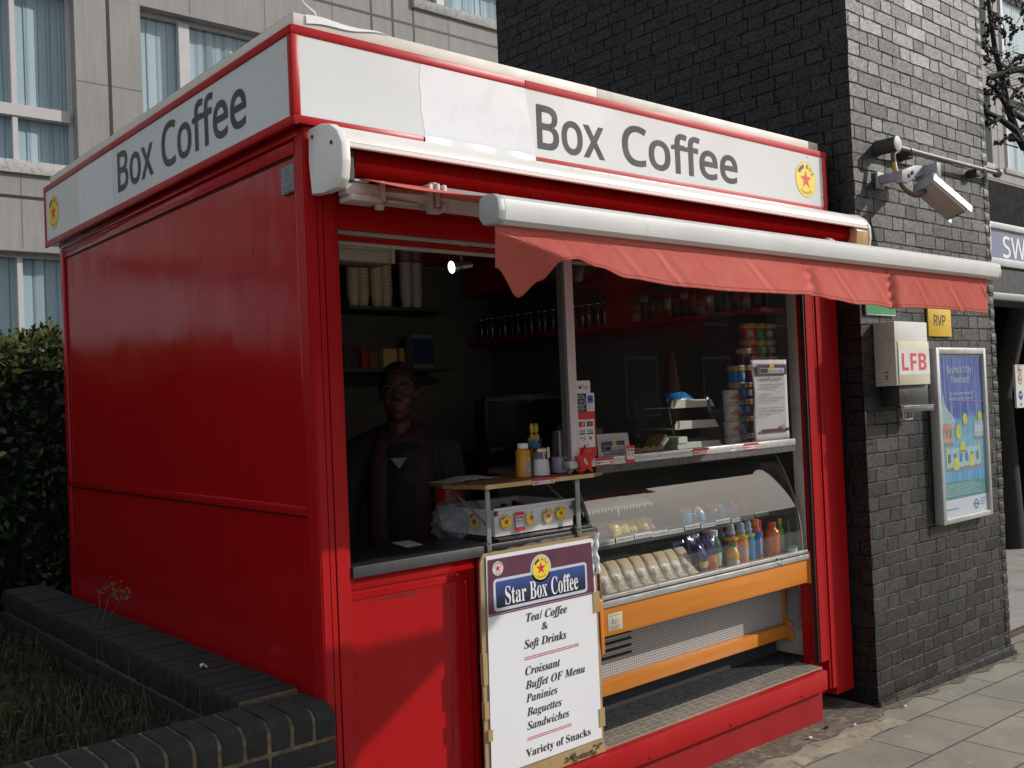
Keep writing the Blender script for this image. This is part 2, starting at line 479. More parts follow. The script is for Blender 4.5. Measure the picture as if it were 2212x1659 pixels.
# lighter bedding strip and dirt along the foot of the kiosk
kerbm = mat('sandy mortar strip', (.36, .315, .235), .92, var=.35, vscale=9, bump=.5, bscale=90, dirt=((.10, .085, .065), 14, .52))
k = MB()
def kw(t, s): return (1.0 + t * 2.0, (-.235 if s else -.325) + .018 * math.sin(t * 23 + 2 * s) + random.uniform(-.003, .003) - .02 * t * (1 - s), gz(1.0 + t * 2.0) + .0022)
k.grid(lambda u, v: kw(u, v), 60, 1)
k.build('kerb_strip', kerbm, kind='structure')
dirtm = mat('dirt at the wall foot', (.13, .105, .075), .95, var=.5, vscale=30, bump=.8, bscale=160, dirt=((.30, .26, .20), 22, .5))
k = MB()
def dw(x, s):
    y0 = -.05 if x < 2.72 else (-.05 + (x - 2.72) * 1.1 if x < 2.95 else .1)
    if x > 3.05: y0 = -.1
    return (x, (y0 if s else (-.20 if x < 3.1 else -.185) + .02 * math.sin(x * 19) + random.uniform(-.006, .006)), gz(x) + .0035)
k.grid(lambda u, v: dw(1.0 + u * 3.75, v), 150, 1)
k.build('dirt_strip', dirtm, kind='structure')
litm = mat('trampled paper scrap', (.72, .69, .63), .8)
leafm = mat('dry leaf scrap', (.30, .16, .06), .8, var=.3)
peb = mat('purple foil scrap', (.05, .02, .06), .3)
spots = [(2.43, -.16), (2.62, -.13), (2.75, -.2), (3.0, -.21), (3.2, -.22), (2.5, -.12), (3.35, -.3), (3.02, -.36), (3.55, -.22), (3.7, -.28), (2.3, -.12), (2.2, -.14)]
for i, (x, y) in enumerate(spots[:5]):
    q = MB(); r = random.uniform(.006, .011)
    q.ball((x, y, gz(x) + r * .6 + .006), (r * 1.3, r, r * .6), 0, 8, 5)
    q.build('litter_scrap', [litm, peb, litm, leafm, litm][i], None,
            ['small white scrap of litter by the foot of the kiosk step', 'dark foil ball lying under the front of the kiosk step', 'pale pebble of litter at the corner of the red kiosk step',
             'brown leaf scrap on the dirt before the brick pillar', 'pale scrap of litter on the paving left of the pillar corner'][i], 'litter', 'litter scraps on the paving')

# ------------------------------------------------------------------ station: tall black brick tower and its entrance
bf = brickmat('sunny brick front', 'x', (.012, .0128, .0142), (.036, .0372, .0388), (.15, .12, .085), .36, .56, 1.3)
bs = brickmat('shade toned side brick', 'y', (.007, .0074, .009), (.012, .0125, .0145), (.05, .044, .035), .45, .65, .5, .9, 0., .7)  # same brick as the front, darkened: the side's shade is in the colour
st = thing('brick_tower', 'tall black glazed brick tower standing right behind the red kiosk', 'tower', (3.12, -.12, 0))
q = MB(); X0, X1, Y0, Y1, H = 3.12, 4.70, -.12, 2.67, 14.0
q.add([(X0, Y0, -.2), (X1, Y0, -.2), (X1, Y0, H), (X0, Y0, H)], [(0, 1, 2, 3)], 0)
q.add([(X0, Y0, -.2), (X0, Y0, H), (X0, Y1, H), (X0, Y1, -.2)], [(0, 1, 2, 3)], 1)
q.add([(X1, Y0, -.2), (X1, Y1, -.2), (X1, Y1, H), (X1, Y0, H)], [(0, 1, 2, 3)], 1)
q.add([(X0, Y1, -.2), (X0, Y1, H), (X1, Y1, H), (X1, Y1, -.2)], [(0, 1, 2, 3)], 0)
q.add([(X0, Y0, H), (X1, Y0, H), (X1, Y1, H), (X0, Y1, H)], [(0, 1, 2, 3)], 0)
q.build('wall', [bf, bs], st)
# toothed bricks at the right-hand edge, each a little proud
q = MB()
for i in range(60):
    z = -.02 + i * .0745
    e = random.uniform(.001, .009)
    q.box(X1 - .06, X1 + e, Y0 - random.uniform(.0015, .005), Y0 + .1, z + .006, z + .0705, 0, .004)
q.build('quoin', [bf], st)
q = MB()
q.add([(X0 - .012, Y0 - .02, gz(3.1) - .03), (X1 + .02, Y0 - .03, gz(X1) - .03), (X1 + .02, Y0 - .03, gz(X1) + .03), (X0 - .012, Y0 - .02, gz(3.1) + .045)], [(0, 1, 2, 3)])
q.box(X0 - .01, X1 + .012, Y0 - .022, Y0 + .02, -.12, -.012, 0, .006)
q.build('plinth', [bf], st)

darkb = mat('black painted brick', (.010, .010, .011), .9, var=.4, spec=.15)
concf = mat('entrance concrete floor', (.36, .35, .33), .85, var=.2, dirt=((.2, .19, .17), 4, .5))
hall = thing('station_entrance', 'dark open station entrance with black walls right of the brick tower', 'entrance', (5.9, 1.5, 0))
q = MB()
q.box(4.712, 14, .9, 3.6, 2.62, 3.36, 0)                # wall above the entrance
q.build('upper_wall', darkb, hall)
q = MB(); q.box(4.715, 12, 3.62, 3.8, -.2, 3.3, 0); q.box(4.718, 4.75, .9, 3.6, -.2, 2.6, 0); q.box(9.5, 9.7, 1.0, 3.6, -.2, 2.6)
q.build('back_wall', darkb, hall)
q = MB(); q.box(4.72, 12, .0, .5, 2.19, 2.36, 0); q.build('soffit', mat('dark soffit', (.03, .032, .036), .7), hall)
q = MB(); q.box(4.715, 11, -.01, .03, 2.15, 2.195, 0, .004); q.build('gutter', mat('pale gutter metal', (.30, .30, .29), .5, .2), hall)
fl = MB(); fl.add([(4.705, .1, -.076), (14, .1, -.076), (14, 3.6, -.076), (4.705, 3.6, -.076)], [(0, 1, 2, 3)])
fl.build('entrance_floor', concf, kind='structure')
stp = MB(); stp.box(4.72, 9, .06, .10, -.10, -.058, 0, .004); stp.build('threshold_strip', mat('rusty threshold', (.10, .06, .045), .8, var=.4), kind='structure')

# station name board
sg = thing('station_sign', 'blue station name board with white letters in a pale frame', 'sign', (6.4, -.02, 2.36))
sb = mat('sign blue enamel', (.155, .18, .30), .35, var=.1)
q = MB(); q.box(4.945, 8.2, .0, .05, 2.42, 2.615); q.build('panel', sb, sg)
q = MB()
q.box(4.925, 8.22, -.02, .06, 2.615, 2.655, 0, .004); q.box(4.925, 8.22, -.02, .06, 2.37, 2.42, 0, .004); q.box(4.922, 4.95, -.022, .062, 2.372, 2.653, 0, .004)
q.build('frame', mat('sign frame pale grey', (.56, .57, .57), .5), sg)
q = MB(); D = Dec(q, (0, -.0008, 0)); D.text('SWISS COTTAGE', 'hum', 5.165, 2.437, .138, 1.9, 1, 0, 'l', .012)
q.build('lettering', mat('sign white letters', (.78, .78, .76), .5), sg)

# prohibition sign inside the entrance
ns = thing('notice_plate', 'narrow white prohibition notice with red circles inside the dark entrance', 'notice', (6.3, .4, 1.4))
q = MB(); q.box(6.21, 6.42, .385, .40, 1.405, 1.735, 0)
D = Dec(q, (0, .385, 0))
for cy, kind in ((1.695, 0), (1.62, 1)):
    D.arc(6.285, cy, .03, .038, 0, 360, 1, 1, 30)
    D.rect(6.265, 6.305, cy - .008, cy + .006, 1, 3) if kind == 0 else [D.disc(6.275 + .02 * i, cy, .007, 1, 3) for i in range(2)]
    D.poly([(6.26, cy + .022), (6.265, cy + .027), (6.31, cy - .022), (6.305, cy - .027)], 2, 1)
D.disc(6.285, 1.50, .036, 1, 2); D.poly([(6.262, 1.49), (6.305, 1.505), (6.31, 1.515), (6.275, 1.512)], 2, 0)
D.arc(6.285, 1.43, .009, .014, 0, 360, 1, 1, 18); D.rect(6.268, 6.302, 1.427, 1.433, 2, 2)
q.build('plate', [mat('notice white', (.62, .62, .6), .5), mat('notice red', (.5, .03, .03), .5), mat('notice blue', (.02, .03, .2), .5), mat('notice black', (.02, .02, .02), .5)], ns)
q = MB()
q.box(6.225, 6.405, .384, .386, 1.728, 1.732); q.build('edge', mat('notice grey edge', (.4, .4, .4), .5), ns)

# ------------------------------------------------------------------ grey office building behind
ob = thing('office_building', 'grey stone clad office block with wide blue tinted windows behind the kiosk', 'building', (8, 9, 0))
def stonemat():
    N = NT('stone cladding')
    p, x = N.pos()
    sc = N.n('VectorMath', operation='MULTIPLY'); N.l(p, sc.inputs[0]); sc.inputs[1].default_value = (14, 14, 1.3)
    st_ = N.noise(sc.outputs[0], 1.0, 5, .65); bl = N.noise(p, .9, 4); fi = N.noise(p, 90, 2)
    c = N.mix(N.ramp(st_, [(.3, 0.), (.7, 1.)]), (.25, .243, .235), (.33, .322, .31))
    c = N.mix(N.ramp(bl, [(.4, 0.), (.7, .45)]), c, (.22, .212, .204))
    N.base(N.mix(N.ramp(fi, [(.35, .25), (.5, 0.)]), c, (.22, .215, .205))); N.rough(.8)
    N.bump(fi, .25, .002)
    return N.m
stone = stonemat()
jblk = mat('black joint', (.012, .012, .02), .6, var=0)
jthin = mat('thin joint', (.17, .165, .16), .8, var=0)
sillm = mat('weathered sill', (.42, .41, .40), .8, var=.2, vscale=8, dirt=((.17, .165, .16), 18, .5))
framem = mat('window frame grey', (.50, .48, .49), .5, var=.08)
framed = mat('window reveal dark', (.035, .035, .04), .6, var=0)
def blindmat(name, lo, hi):
    N = NT(name); p, x = N.pos()
    fx = N.math('FRACT', N.math('DIVIDE', N.math('ADD', x[0], N.math('MULTIPLY', N.noise(p, .9, 2), .05)), .127))
    wn = N.n('TexWhiteNoise', noise_dimensions='1D'); N.l(N.math('FLOOR', N.math('DIVIDE', x[0], .127)), wn.inputs['W'])
    c = N.mix(wn.outputs[0], lo, hi)
    N.base(N.mix(N.ramp(fx, [(.0, .75), (.10, .1), (.9, .0), (1., .7)]), c, (lo[0] * .45, lo[1] * .45, lo[2] * .5))); N.rough(.8)
    return N.m
blm = blindmat('vertical blinds', (.36, .45, .50), (.48, .58, .63))
def officeglass():
    N = NT('office glass'); N.t.nodes.remove(N.b)
    tr = N.n('BsdfTransparent'); tr.inputs[0].default_value = (.93, .97, .98, 1)
    gl = N.n('BsdfGlossy'); gl.inputs['Roughness'].default_value = .02
    fr = thin_fresnel(N, 1.5)
    mx = N.n('MixShader'); N.l(fr.outputs[0], mx.inputs[0]); N.l(tr.outputs[0], mx.inputs[1]); N.l(gl.outputs[0], mx.inputs[2]); N.l(mx.outputs[0], N.out.inputs[0])
    return N.m
ogl = officeglass()
YF = 9.0; PER = 4.08; STO = 3.13
q = MB(); jb = MB(); jt = MB(); sl_ = MB()
XL, XR, ZT = -34.0, 38.0, 16.4
# solid bands: piers and spandrels leave the window openings open
def win_x(i): return 2.86 + PER * (i - 1), 6.17 + PER * (i - 1)
rows = [(1.38, 3.51), (4.51, 6.60), (7.64, 9.73), (10.77, 12.86)]
z0 = -.2
for a, b in rows + [(ZT, ZT)]:
    q.box(XL, XR, YF, YF + .35, z0, a if a < ZT else ZT); z0 = b
for a, b in rows:
    for i in range(-9, 9):
        xa, xb = win_x(i)
        q.box(xb + .001, xa + PER - .001, YF + .001, YF + .349, a + .0005, b - .0005)
    q.box(XL + .001, win_x(-9)[0] - .001, YF + .001, YF + .349, a + .0005, b - .0005)
q.build('wall', stone, ob)
for zj in (4.115, 7.245, 10.375): jb.box(XL, XR, YF - .003, YF + .01, zj - .018, zj + .018)
for i in range(-9, 9):
    xa, xb = win_x(i)
    c = xb + .385
    jb.box(c - .018, c + .018, YF - .0035, YF + .01, 3.9, ZT)
    for zz in (5.545, 8.675): jt.box(xb + .01, xb + PER - 3.31 - .01, YF - .002, YF + .01, zz - .006, zz + .006)
    for f in (.19, .50, .81):
        xx = xa + 3.31 * f
        for a, b in ((3.55, 4.37), (6.64, 7.50), (9.75, 10.6)): jt.box(xx - .006, xx + .006, YF - .0018, YF + .01, a, b)
    if 0 < i < 4:
        for xx in (xb + .015, xa + PER - .015): jb.box(xx - .016, xx + .016, YF - .0033, YF + .01, 6.62, 7.5)
jb.build('black_joint', jblk, ob); jt.build('thin_joint', jthin, ob)
def office_window(i, a, b, transom):
    xa, xb = win_x(i)
    wn_ = MB()
    wn_.box(xa, xb, YF + .16, YF + .22, b - .05, b, 0); wn_.box(xa, xb, YF + .16, YF + .22, a, a + .05, 0)
    wn_.box(xa, xa + .045, YF + .161, YF + .221, a + .05, b - .05, 0); wn_.box(xb - .045, xb, YF + .161, YF + .221, a + .05, b - .05, 0)
    for mx_ in ((xa + .52, xa + .66), (xb - .665, xb - .61)):
        wn_.box(mx_[0], mx_[1], YF + .12, YF + .215, a + .05, b - .05, 0)
    for t in transom: wn_.box(xa + .045, xb - .045, YF + .10, YF + .212, t, t + .13, 0)
    o = wn_.build('window', framem, ob)
    gq = MB(); gq.add([(xa + .04, YF + .2, a + .04), (xb - .04, YF + .2, a + .04), (xb - .04, YF + .2, b - .04), (xa + .04, YF + .2, b - .04)], [(0, 1, 2, 3)])
    gq.build('pane', ogl, o)
    bq = MB(); n = 27
    for j in range(n):                                # separate louvre blades, a few turned or parted
        x = xa + .03 + j * .1215
        t = random.uniform(-.008, .008) if random.random() < .85 else random.uniform(.015, .03)
        bq.add([(x, YF + .245 + t, a - .02), (x + .124, YF + .245 - t, a - .02), (x + .124, YF + .245 - t, b), (x, YF + .245 + t, b)], [(0, 1, 2, 3)])
    bq.build('blind', blm, o, recalc=False)
    rq = MB(); rq.box(xa - .05, xb + .05, YF + .36, YF + .4, a - .1, b + .1); rq.build('dark_room', framed, o)
    sq = MB(); sq.box(xa - .03, xb + .03, YF - .05, YF + .10, a - .135, a + .012, 0, .008); sq.build('sill', sillm, o)
for i in (0, 1, 2):
    for (a, b), tr in zip(rows[:3], ([1.9], [5.06], [8.2])):
        if (i, a) in ((2, 1.38), (1, 1.38)): continue
        office_window(i, a, b, tr)
for i in (6, 7, -1, -2, -3, -4, -5):
    for a, b in (rows[2:] if i > 0 else rows[:3]): office_window(i, a, b, [])
q = MB(); q.box(XL, XR, YF - .1, YF + 12, ZT, ZT + .3); q.box(XL, XL + .3, YF + .35, YF + 12, -.2, ZT - .001); q.box(XR - .3, XR, YF + .35, YF + 12, -.2, ZT - .001)
q.build('roof', stone, ob)

# ------------------------------------------------------------------ planter: low walls of black brick on edge, grass, hedge
pb = mat('planter brick', (.019, .0195, .021), .85, var=.45, vscale=14, bump=.7, bscale=130, dirt=((.012, .012, .013), 26, .5))
pm = mat('planter mortar', (.16, .12, .07), .95, var=.6, vscale=40, bump=.8, bscale=150, dirt=((.06, .05, .04), 30, .5))
pw = thing('planter_wall', 'low black brick planter wall with rounded brick-on-edge top beside the kiosk', 'wall', (-1.0, .05, 0))
q = MB(); YF0, YB0 = -.075, .15
x = -.006
while x > -3.4:
    wd = .066 + random.uniform(-.002, .002); j = random.uniform(-.003, .003)
    pts = [(YF0 + j, .606), (YF0 + j, .668 + j), (YF0 + .008 + j, .684 + j), (YF0 + .03 + j, .697 + j), (YF0 + .06, .70 + j), (YB0 - .02, .70 + j), (YB0, .688), (YB0, .606)]
    q.prism([(a, b) for a, b in pts], 'x', x - wd, x, 0, True, .005)
    x -= wd + .0105
for c in range(9):
    z1 = .594 - c * .0745; x = -.006 - (.11 if c % 2 else 0)
    if c % 2: q.box(-.104, -.006, YF0 + random.uniform(0, .004), YB0, z1 - .064, z1, 0, .005)
    while x > -3.4:
        wd = random.choice((.215, .215, .215, .1))
        q.box(x - wd + (.0 if c % 2 == 0 else 0), x - (.0 if c % 2 == 0 else .004), YF0 + random.uniform(-.002, .004), YB0, z1 - .064, z1, 0, .005)
        x -= wd + .011
q.build('front_brick', pb, pw)
q = MB(); q.box(-3.4, -.010, YF0 + .006, YB0 - .006, -.05, .600); q.prism([(YF0 + .005, .600), (YF0 + .005, .664), (YF0 + .013, .678), (YF0 + .033, .6905), (YF0 + .06, .694), (YB0 - .006, .694), (YB0 - .006, .600)], 'x', -3.4, -.010); q.box(-.215, -.014, YB0, 3.0, -.05, .706)
q.build('mortar', pm, pw)
q = MB(); y = YB0 + .012
while y < 3.0:
    wd = .066; j = random.uniform(-.003, .003)
    q.box(-.222 + j, -.008, y, y + wd, .606, .716 + j, 0, .010)
    y += wd + .010
for c in range(3):
    y = YB0 + .01 + (.1 if c % 2 else 0)
    while y < 3.0:
        q.box(-.222 + random.uniform(-.002, .003), -.02, y, y + .215, .53 - c * .0745, .595 - c * .0745, 0, .005); y += .226
q.build('side_brick', pb, pw)

sg_ = MB()
def soil(u, v):
    x = -4.5 + 5.8 * u; y = .12 + 6.5 * v
    return (x, y, .47 + .05 * math.sin(x * 3.1 + y * 2) * math.sin(y * 2.3) + random.uniform(-.012, .012))
sg_.grid(soil, 58, 65)
# behind the kiosk the planting bed carries on; nothing of it shows inside the kiosk
sg_.f = [f for f in sg_.f if not (max(sg_.v[i][0] for i in f) > -.18 and min(sg_.v[i][1] for i in f) < 2.75)]
sg_.m = [0] * len(sg_.f); sg_.s = [True] * len(sg_.f)
sg_.build('planter_soil', mat('dark soil', (.025, .020, .014), .95, var=.5, vscale=12, bump=.8, bscale=60), kind='structure')
gm = [mat('grass blade green', (.024, .048, .012), .8, var=.4, vscale=2), mat('grass blade olive', (.05, .048, .017), .8, var=.4, vscale=2), mat('grass straw', (.10, .072, .035), .8, var=.4)]
q = MB()
for i in range(17000):
    x = random.uniform(-2.6, -.19); y = random.uniform(.16, 3.1)
    if random.random() > .3 + .7 * (math.sin(x * 5.3 + 1) * math.sin(y * 4.1) > -.45): continue
    h = random.uniform(.03, .12) * (1.3 if random.random() < .1 else 1); a = random.uniform(0, 6.28); b = random.uniform(.02, .09); wv = random.uniform(.0018, .004)
    z = .46 + .05 * math.sin(x * 3.1 + y * 2) * math.sin(y * 2.3)
    px, py = -math.sin(a) * wv, math.cos(a) * wv
    dx, dy = math.cos(a) * b, math.sin(a) * b
    mt = random.choices((0, 1, 2), (5, 3, 1.6))[0]
    q.add([(x - px, y - py, z), (x + px, y + py, z), (x + dx * .4 + px * .8, y + dy * .4 + py * .8, z + h * .65), (x + dx * .4 - px * .8, y + dy * .4 - py * .8, z + h * .65), (x + dx, y + dy, z + h)], [(0, 1, 2, 3), (3, 2, 4)], mt)
for i in range(1500):                                   # clover and weed leaves low in the grass
    x = random.uniform(-2.4, -.2); y = random.uniform(.18, 2.9); z = .48 + random.uniform(0, .05) + .05 * math.sin(x * 3.1 + y * 2) * math.sin(y * 2.3)
    r = random.uniform(.006, .018); a = random.uniform(0, 6.28)
    q.add([(x + r * math.cos(a + t) * (1.6 if k % 2 else .8), y + r * math.sin(a + t) * (1.6 if k % 2 else .8), z + random.uniform(-.006, .006)) for k, t in enumerate((0, 1.57, 3.14, 4.71))], [(0, 1, 2, 3)], random.choice((0, 0, 1)))
q.build('rough_grass', gm, kind='stuff', recalc=False, weld=False)
wd_ = thing('dry_weed', 'thin dry weed leaning over the planter wall beside the red side panel', 'weed', (-.16, 1.55, .7))
q = MB(); lf = MB()
for i in range(3):
    p = [(-.16, 1.55 + .1 * i, .70), (-.15 + .01 * i, 1.53 + .1 * i, .78), (-.12, 1.50 + .14 * i, .84), (-.11 + .02 * i, 1.44 + .14 * i, .885)]
    q.tube(p, [.0022, .0018, .0014, .0008], 5)
    for j in range(9):
        c = Vector(p[2]).lerp(Vector(p[3]), random.random()) + Vector((random.uniform(-.03, .03), random.uniform(-.05, .05), random.uniform(-.02, .03)))
        q.tube([p[2], tuple(c)], .0008, 4); lf.ball(tuple(c), random.uniform(.003, .006), 0, 6, 4)
q.build('stem', mat('weed stem', (.11, .10, .05), .8), wd_); lf.build('seed_head', mat('weed seed', (.19, .13, .07), .9), wd_)
for (x, y, z, l, mt_, lab) in ((-.13, .62, .722, .016, litm, 'tiny white scrap lying on top of the planter side wall'), (-.62, .62, .50, .022, litm, 'torn white paper scrap lying in the planter grass'),
                       (-.68, .60, .49, .03, leafm, 'dead brown leaf curled in the planter grass')):
    q = MB()
    q.grid(lambda u, v: (x + (u - .5) * l * 1.6, y + (v - .5) * l, z + .006 * math.sin(u * 5) + .004 * math.cos(v * 6)), 6, 4)
    q.build('leaf_scrap' if mt_ is leafm else 'paper_scrap', mt_, None, lab, 'leaf' if mt_ is leafm else 'litter', solid=.001)

hg = thing('hedge', 'clipped evergreen hedge with tips coloured sunlit yellow green left of the red kiosk', 'hedge', (-.6, 4.3, .4))
hl = [mat('hedge leaf deep', (.016, .034, .012), .55, var=.4, vscale=3), mat('hedge leaf green', (.030, .062, .018), .5, var=.4, vscale=3), mat('hedge leaf sunlit tip', (.30, .32, .085), .5, var=.4, vscale=3), mat('hedge leaf pale sunlit tip', (.42, .40, .17), .5, var=.4)]  # young tips, with the light on the hedge top put into their colour
q = MB()
def htop(x, y): return 2.04 + .07 * math.sin(x * 5 + 1) + .05 * math.sin(x * 13 + y * 3) + .04 * math.sin(y * 9)
def hleaf(x, y, z, r, mt, up=.35):
    d = Vector((random.gauss(0, 1), random.gauss(-.3, 1), random.gauss(up, 1))).normalized()
    a = d.cross(Vector((random.gauss(0, 1), random.gauss(0, 1), random.gauss(0, 1)))).normalized()
    b = Vector((x, y, z))
    q.add([b, b + d * r * .5 + a * r * .26, b + d * r, b + d * r * .5 - a * r * .26], [(0, 1, 2, 3)], mt)
for i in range(42000):
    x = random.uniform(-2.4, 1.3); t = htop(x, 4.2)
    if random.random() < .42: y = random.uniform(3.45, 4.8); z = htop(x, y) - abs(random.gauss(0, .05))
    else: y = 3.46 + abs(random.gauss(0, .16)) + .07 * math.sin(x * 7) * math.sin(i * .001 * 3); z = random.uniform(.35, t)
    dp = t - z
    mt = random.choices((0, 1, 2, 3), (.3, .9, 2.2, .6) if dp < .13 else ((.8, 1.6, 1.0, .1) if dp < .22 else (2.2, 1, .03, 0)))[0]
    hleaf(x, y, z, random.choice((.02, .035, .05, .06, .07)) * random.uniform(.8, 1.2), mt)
for i in range(60):                                     # shoots standing above the clipped top
    x = random.uniform(-2.2, 1.2); y = random.uniform(3.6, 4.8); z = htop(x, y) - .03; n = random.randint(4, 9); lx = random.uniform(-.03, .03)
    for j in range(n):
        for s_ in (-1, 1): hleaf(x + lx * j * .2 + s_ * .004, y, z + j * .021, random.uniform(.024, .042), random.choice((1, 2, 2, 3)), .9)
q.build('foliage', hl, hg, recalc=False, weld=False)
q = MB()
for i in range(26):
    x = random.uniform(-2.3, 1.2); y = random.uniform(3.8, 4.6)
    p = [(x, y, .4)] + [(x + random.uniform(-.1, .1), y + random.uniform(-.1, .1), .4 + .5 * (j + 1)) for j in range(3)]
    q.tube(p, [.018, .014, .009, .004], 6)
q.box(-2.4, 1.3, 3.62, 4.8, .35, 1.92)
q.build('twiggy_core', mat('hedge twigs', (.010, .009, .007), .95), hg)

h2 = thing('hedge', 'second dark hedge out of shot closing the left side of the planter', 'hedge', (-3.2, 2.6, .4))
q = MB(); q.box(-3.7, -3.05, -.2, 5.2, .35, 2.1); q.build('twiggy_core', mat('hedge twigs', (.010, .009, .007), .95), h2)
q = MB()
for i in range(7000): hleaf(-3.02 + random.gauss(0, .06), random.uniform(-.3, 5.2), random.uniform(.4, 2.2), random.uniform(.06, .11), random.choice((0, 0, 1)))
q.build('foliage', hl, h2, recalc=False, weld=False)

# ------------------------------------------------------------------ budding tree beyond the entrance roof
tr = thing('budding_tree', 'bare dark tree with knobbly buds behind the station entrance at the right edge', 'tree', (8.75, 1.55, 0))
bark = mat('dark bark', (.022, .019, .017), .9, var=.4, vscale=20, bump=.6, bscale=60)
budm = mat('dark buds', (.035, .028, .024), .8)
tk = MB(); br = MB(); bd = MB()
def at9(u, v, d):                                        # along one sight line, d metres ahead; gives a true place in the plan
    return CAM + (FW + RT * ((u - 1106) / 2116.68) - UP * ((v - 829.5) / 2116.68)) * d
def limb(pts, r0, r1, B):
    n = len(pts); B.tube(pts, [r0 + (r1 - r0) * i / (n - 1) for i in range(n)], 7)
def buds(p, q_, n, s=.022):
    for i in range(n):
        c = Vector(p).lerp(Vector(q_), (i + .5) / n) + Vector((random.uniform(-.02, .02), random.uniform(-.02, .02), random.uniform(-.02, .02)))
        for k in range(2): bd.ball(c + Vector((random.uniform(-s, s), random.uniform(-s, s), random.uniform(-s, s))) * .7, random.uniform(s * .45, s * .8), 0, 6, 4)
base = Vector((8.75, 1.55, -.1))
tk.tube([base, base + Vector((-.05, .02, 1.6)), at9(2262, 400, 9.4), at9(2222, 325, 9.4)], [.15, .12, .08, .05], 12)
main = [at9(2222, 325, 9.4), at9(2197, 288, 9.4), at9(2176, 230, 9.4), at9(2165, 170, 9.4), at9(2150, 110, 9.4), at9(2141, 50, 9.4), at9(2134, 0, 9.4), at9(2126, -60, 9.4)]
limb(main, .042, .012, br)
limb([at9(2213, 320, 9.4), at9(2190, 278, 9.3), at9(2160, 256, 9.2), at9(2128, 240, 9.1)], .04, .02, br)
limb([at9(2212, 258, 9.5), at9(2180, 237, 9.4), at9(2150, 190, 9.3), at9(2133, 180, 9.2)], .03, .018, br)
limb([at9(2240, 150, 9.6), at9(2200, 150, 9.5), at9(2165, 158, 9.4), at9(2135, 168, 9.3)], .04, .022, br)
limb([at9(2212, 120, 9.5), at9(2190, 132, 9.5), at9(2172, 150, 9.4)], .02, .012, br)
limb([at9(2176, 230, 9.4), at9(2192, 200, 9.6), at9(2230, 170, 9.8)], .022, .014, br)
limb([at9(2170, 300, 9.2), at9(2192, 294, 9.3), at9(2215, 280, 9.4)], .016, .02, br)
limb([at9(2131, 260, 9.1), at9(2133, 270, 9.1), at9(2148, 262, 9.1), at9(2160, 254, 9.2)], .02, .016, br)
for i in range(95):
    u = random.uniform(2124, 2235); v = random.uniform(-20, 320); d = random.uniform(8.9, 9.9)
    a = at9(u, v, d); ang = random.uniform(-2.9, -.2); L = random.uniform(14, 55)
    p = [a, at9(u + L * .5 * math.cos(ang) + random.uniform(-5, 5), v + L * .5 * math.sin(ang), d), at9(u + L * math.cos(ang), v + L * math.sin(ang), d)]
    limb(p, random.uniform(.004, .008), .003, br)
    if random.random() < .75: buds(p[1], p[2], random.randint(3, 6))
for i in range(14):
    v = 110 + i * 7; limb([at9(2128, v + 18, 9.6), at9(2160, v + 5, 9.6), at9(2200, v - 12, 9.6)], .003, .002, br)
for i in range(len(main) - 1): buds(main[i], main[i + 1], 2, .018)
tk.build('trunk', bark, tr); br.build('branches', bark, tr); bd.build('buds', budm, tr)

# ------------------------------------------------------------------ terrace across the street (its roofline shows mirrored in the counter glass)
ax_ = thing('street_terrace', 'long dark brick terrace across the street mirrored in the counter glass', 'building', (34, -20, 0))
q = MB(); q.box(4, 70, -27, -19, -.2, 6.6); q.build('wall', mat('terrace brick', (.10, .075, .062), .85, var=.4, vscale=.6), ax_)
q = MB(); q.prism([(-27.2, 6.6), (-23, 7.7), (-18.8, 6.6)], 'x', 3.9, 70.1); q.build('roof', mat('terrace slate', (.05, .05, .055), .7), ax_)
tw_ = mat('terrace window', (.03, .035, .04), .1, var=0); tfr = mat('terrace frame', (.42, .41, .39), .6)
for i in range(16):
    for zz in (.9, 4.0):
        x = 6 + i * 4
        q = MB(); q.box(x, x + 1.6, -18.99, -18.94, zz, zz + 2.0); o = q.build('window', tfr, ax_)
        q = MB(); q.box(x + .1, x + .76, -18.93, -18.92, zz + .1, zz + 1.9); q.box(x + .84, x + 1.5, -18.93, -18.92, zz + .1, zz + 1.9); q.build('pane', tw_, o)

# added shelter out of shot: flat roof put in to shade planter and counter
bs_ = thing('shade_blocker', 'added flat roofed shelter out of shot that shades the planter and counter end', 'blocker', (2.6, -2.6, 0))
q = MB(); q.box(1.9, 3.26, -3.4, -1.75, 2.50, 2.56, 0, .01); q.build('roof', mat('shelter roof grey', (.2, .2, .21), .5), bs_)
for x in (2.0, 3.16):
    q = MB(); q.tube([(x, -3.3, 0), (x, -3.3, 2.5)], .035, 10); q.build('post', mat('shelter post', (.1, .1, .11), .4, .4), bs_)

# ------------------------------------------------------------------ the red kiosk
def redmat(name, col, rough, streak):
    N = NT(name); p, x = N.pos()
    sc = N.n('VectorMath', operation='MULTIPLY'); N.l(p, sc.inputs[0]); sc.inputs[1].default_value = (5, 5, .45)
    st_ = N.noise(sc.outputs[0], 1.6, 4, .6); bl = N.noise(p, 2.1, 4); sp = N.noise(p, 60, 4, .8)
    c = N.mix(N.ramp(st_, [(.3, 0.), (.75, streak)]), col, (col[0] * .72, col[1] * .6, col[2] * .6))
    c = N.mix(N.ramp(sp, [(.70, 0.), (.78, .35)]), c, (col[0] * .35, .01, .01))
    N.base(c)
    N.l(N.ramp(bl, [(.3, rough), (.75, rough + .16)]), N.b.inputs['Roughness'])
    N.set(Specular_IOR_Level=.27)
    wv = N.n('VectorMath', operation='MULTIPLY'); N.l(p, wv.inputs[0]); wv.inputs[1].default_value = (1, 1.6, .5)
    N.bump(N.math('ADD', N.noise(wv.outputs[0], 2.4, 2), N.math('MULTIPLY', sp, .02)), .5, .012)
    return N.m
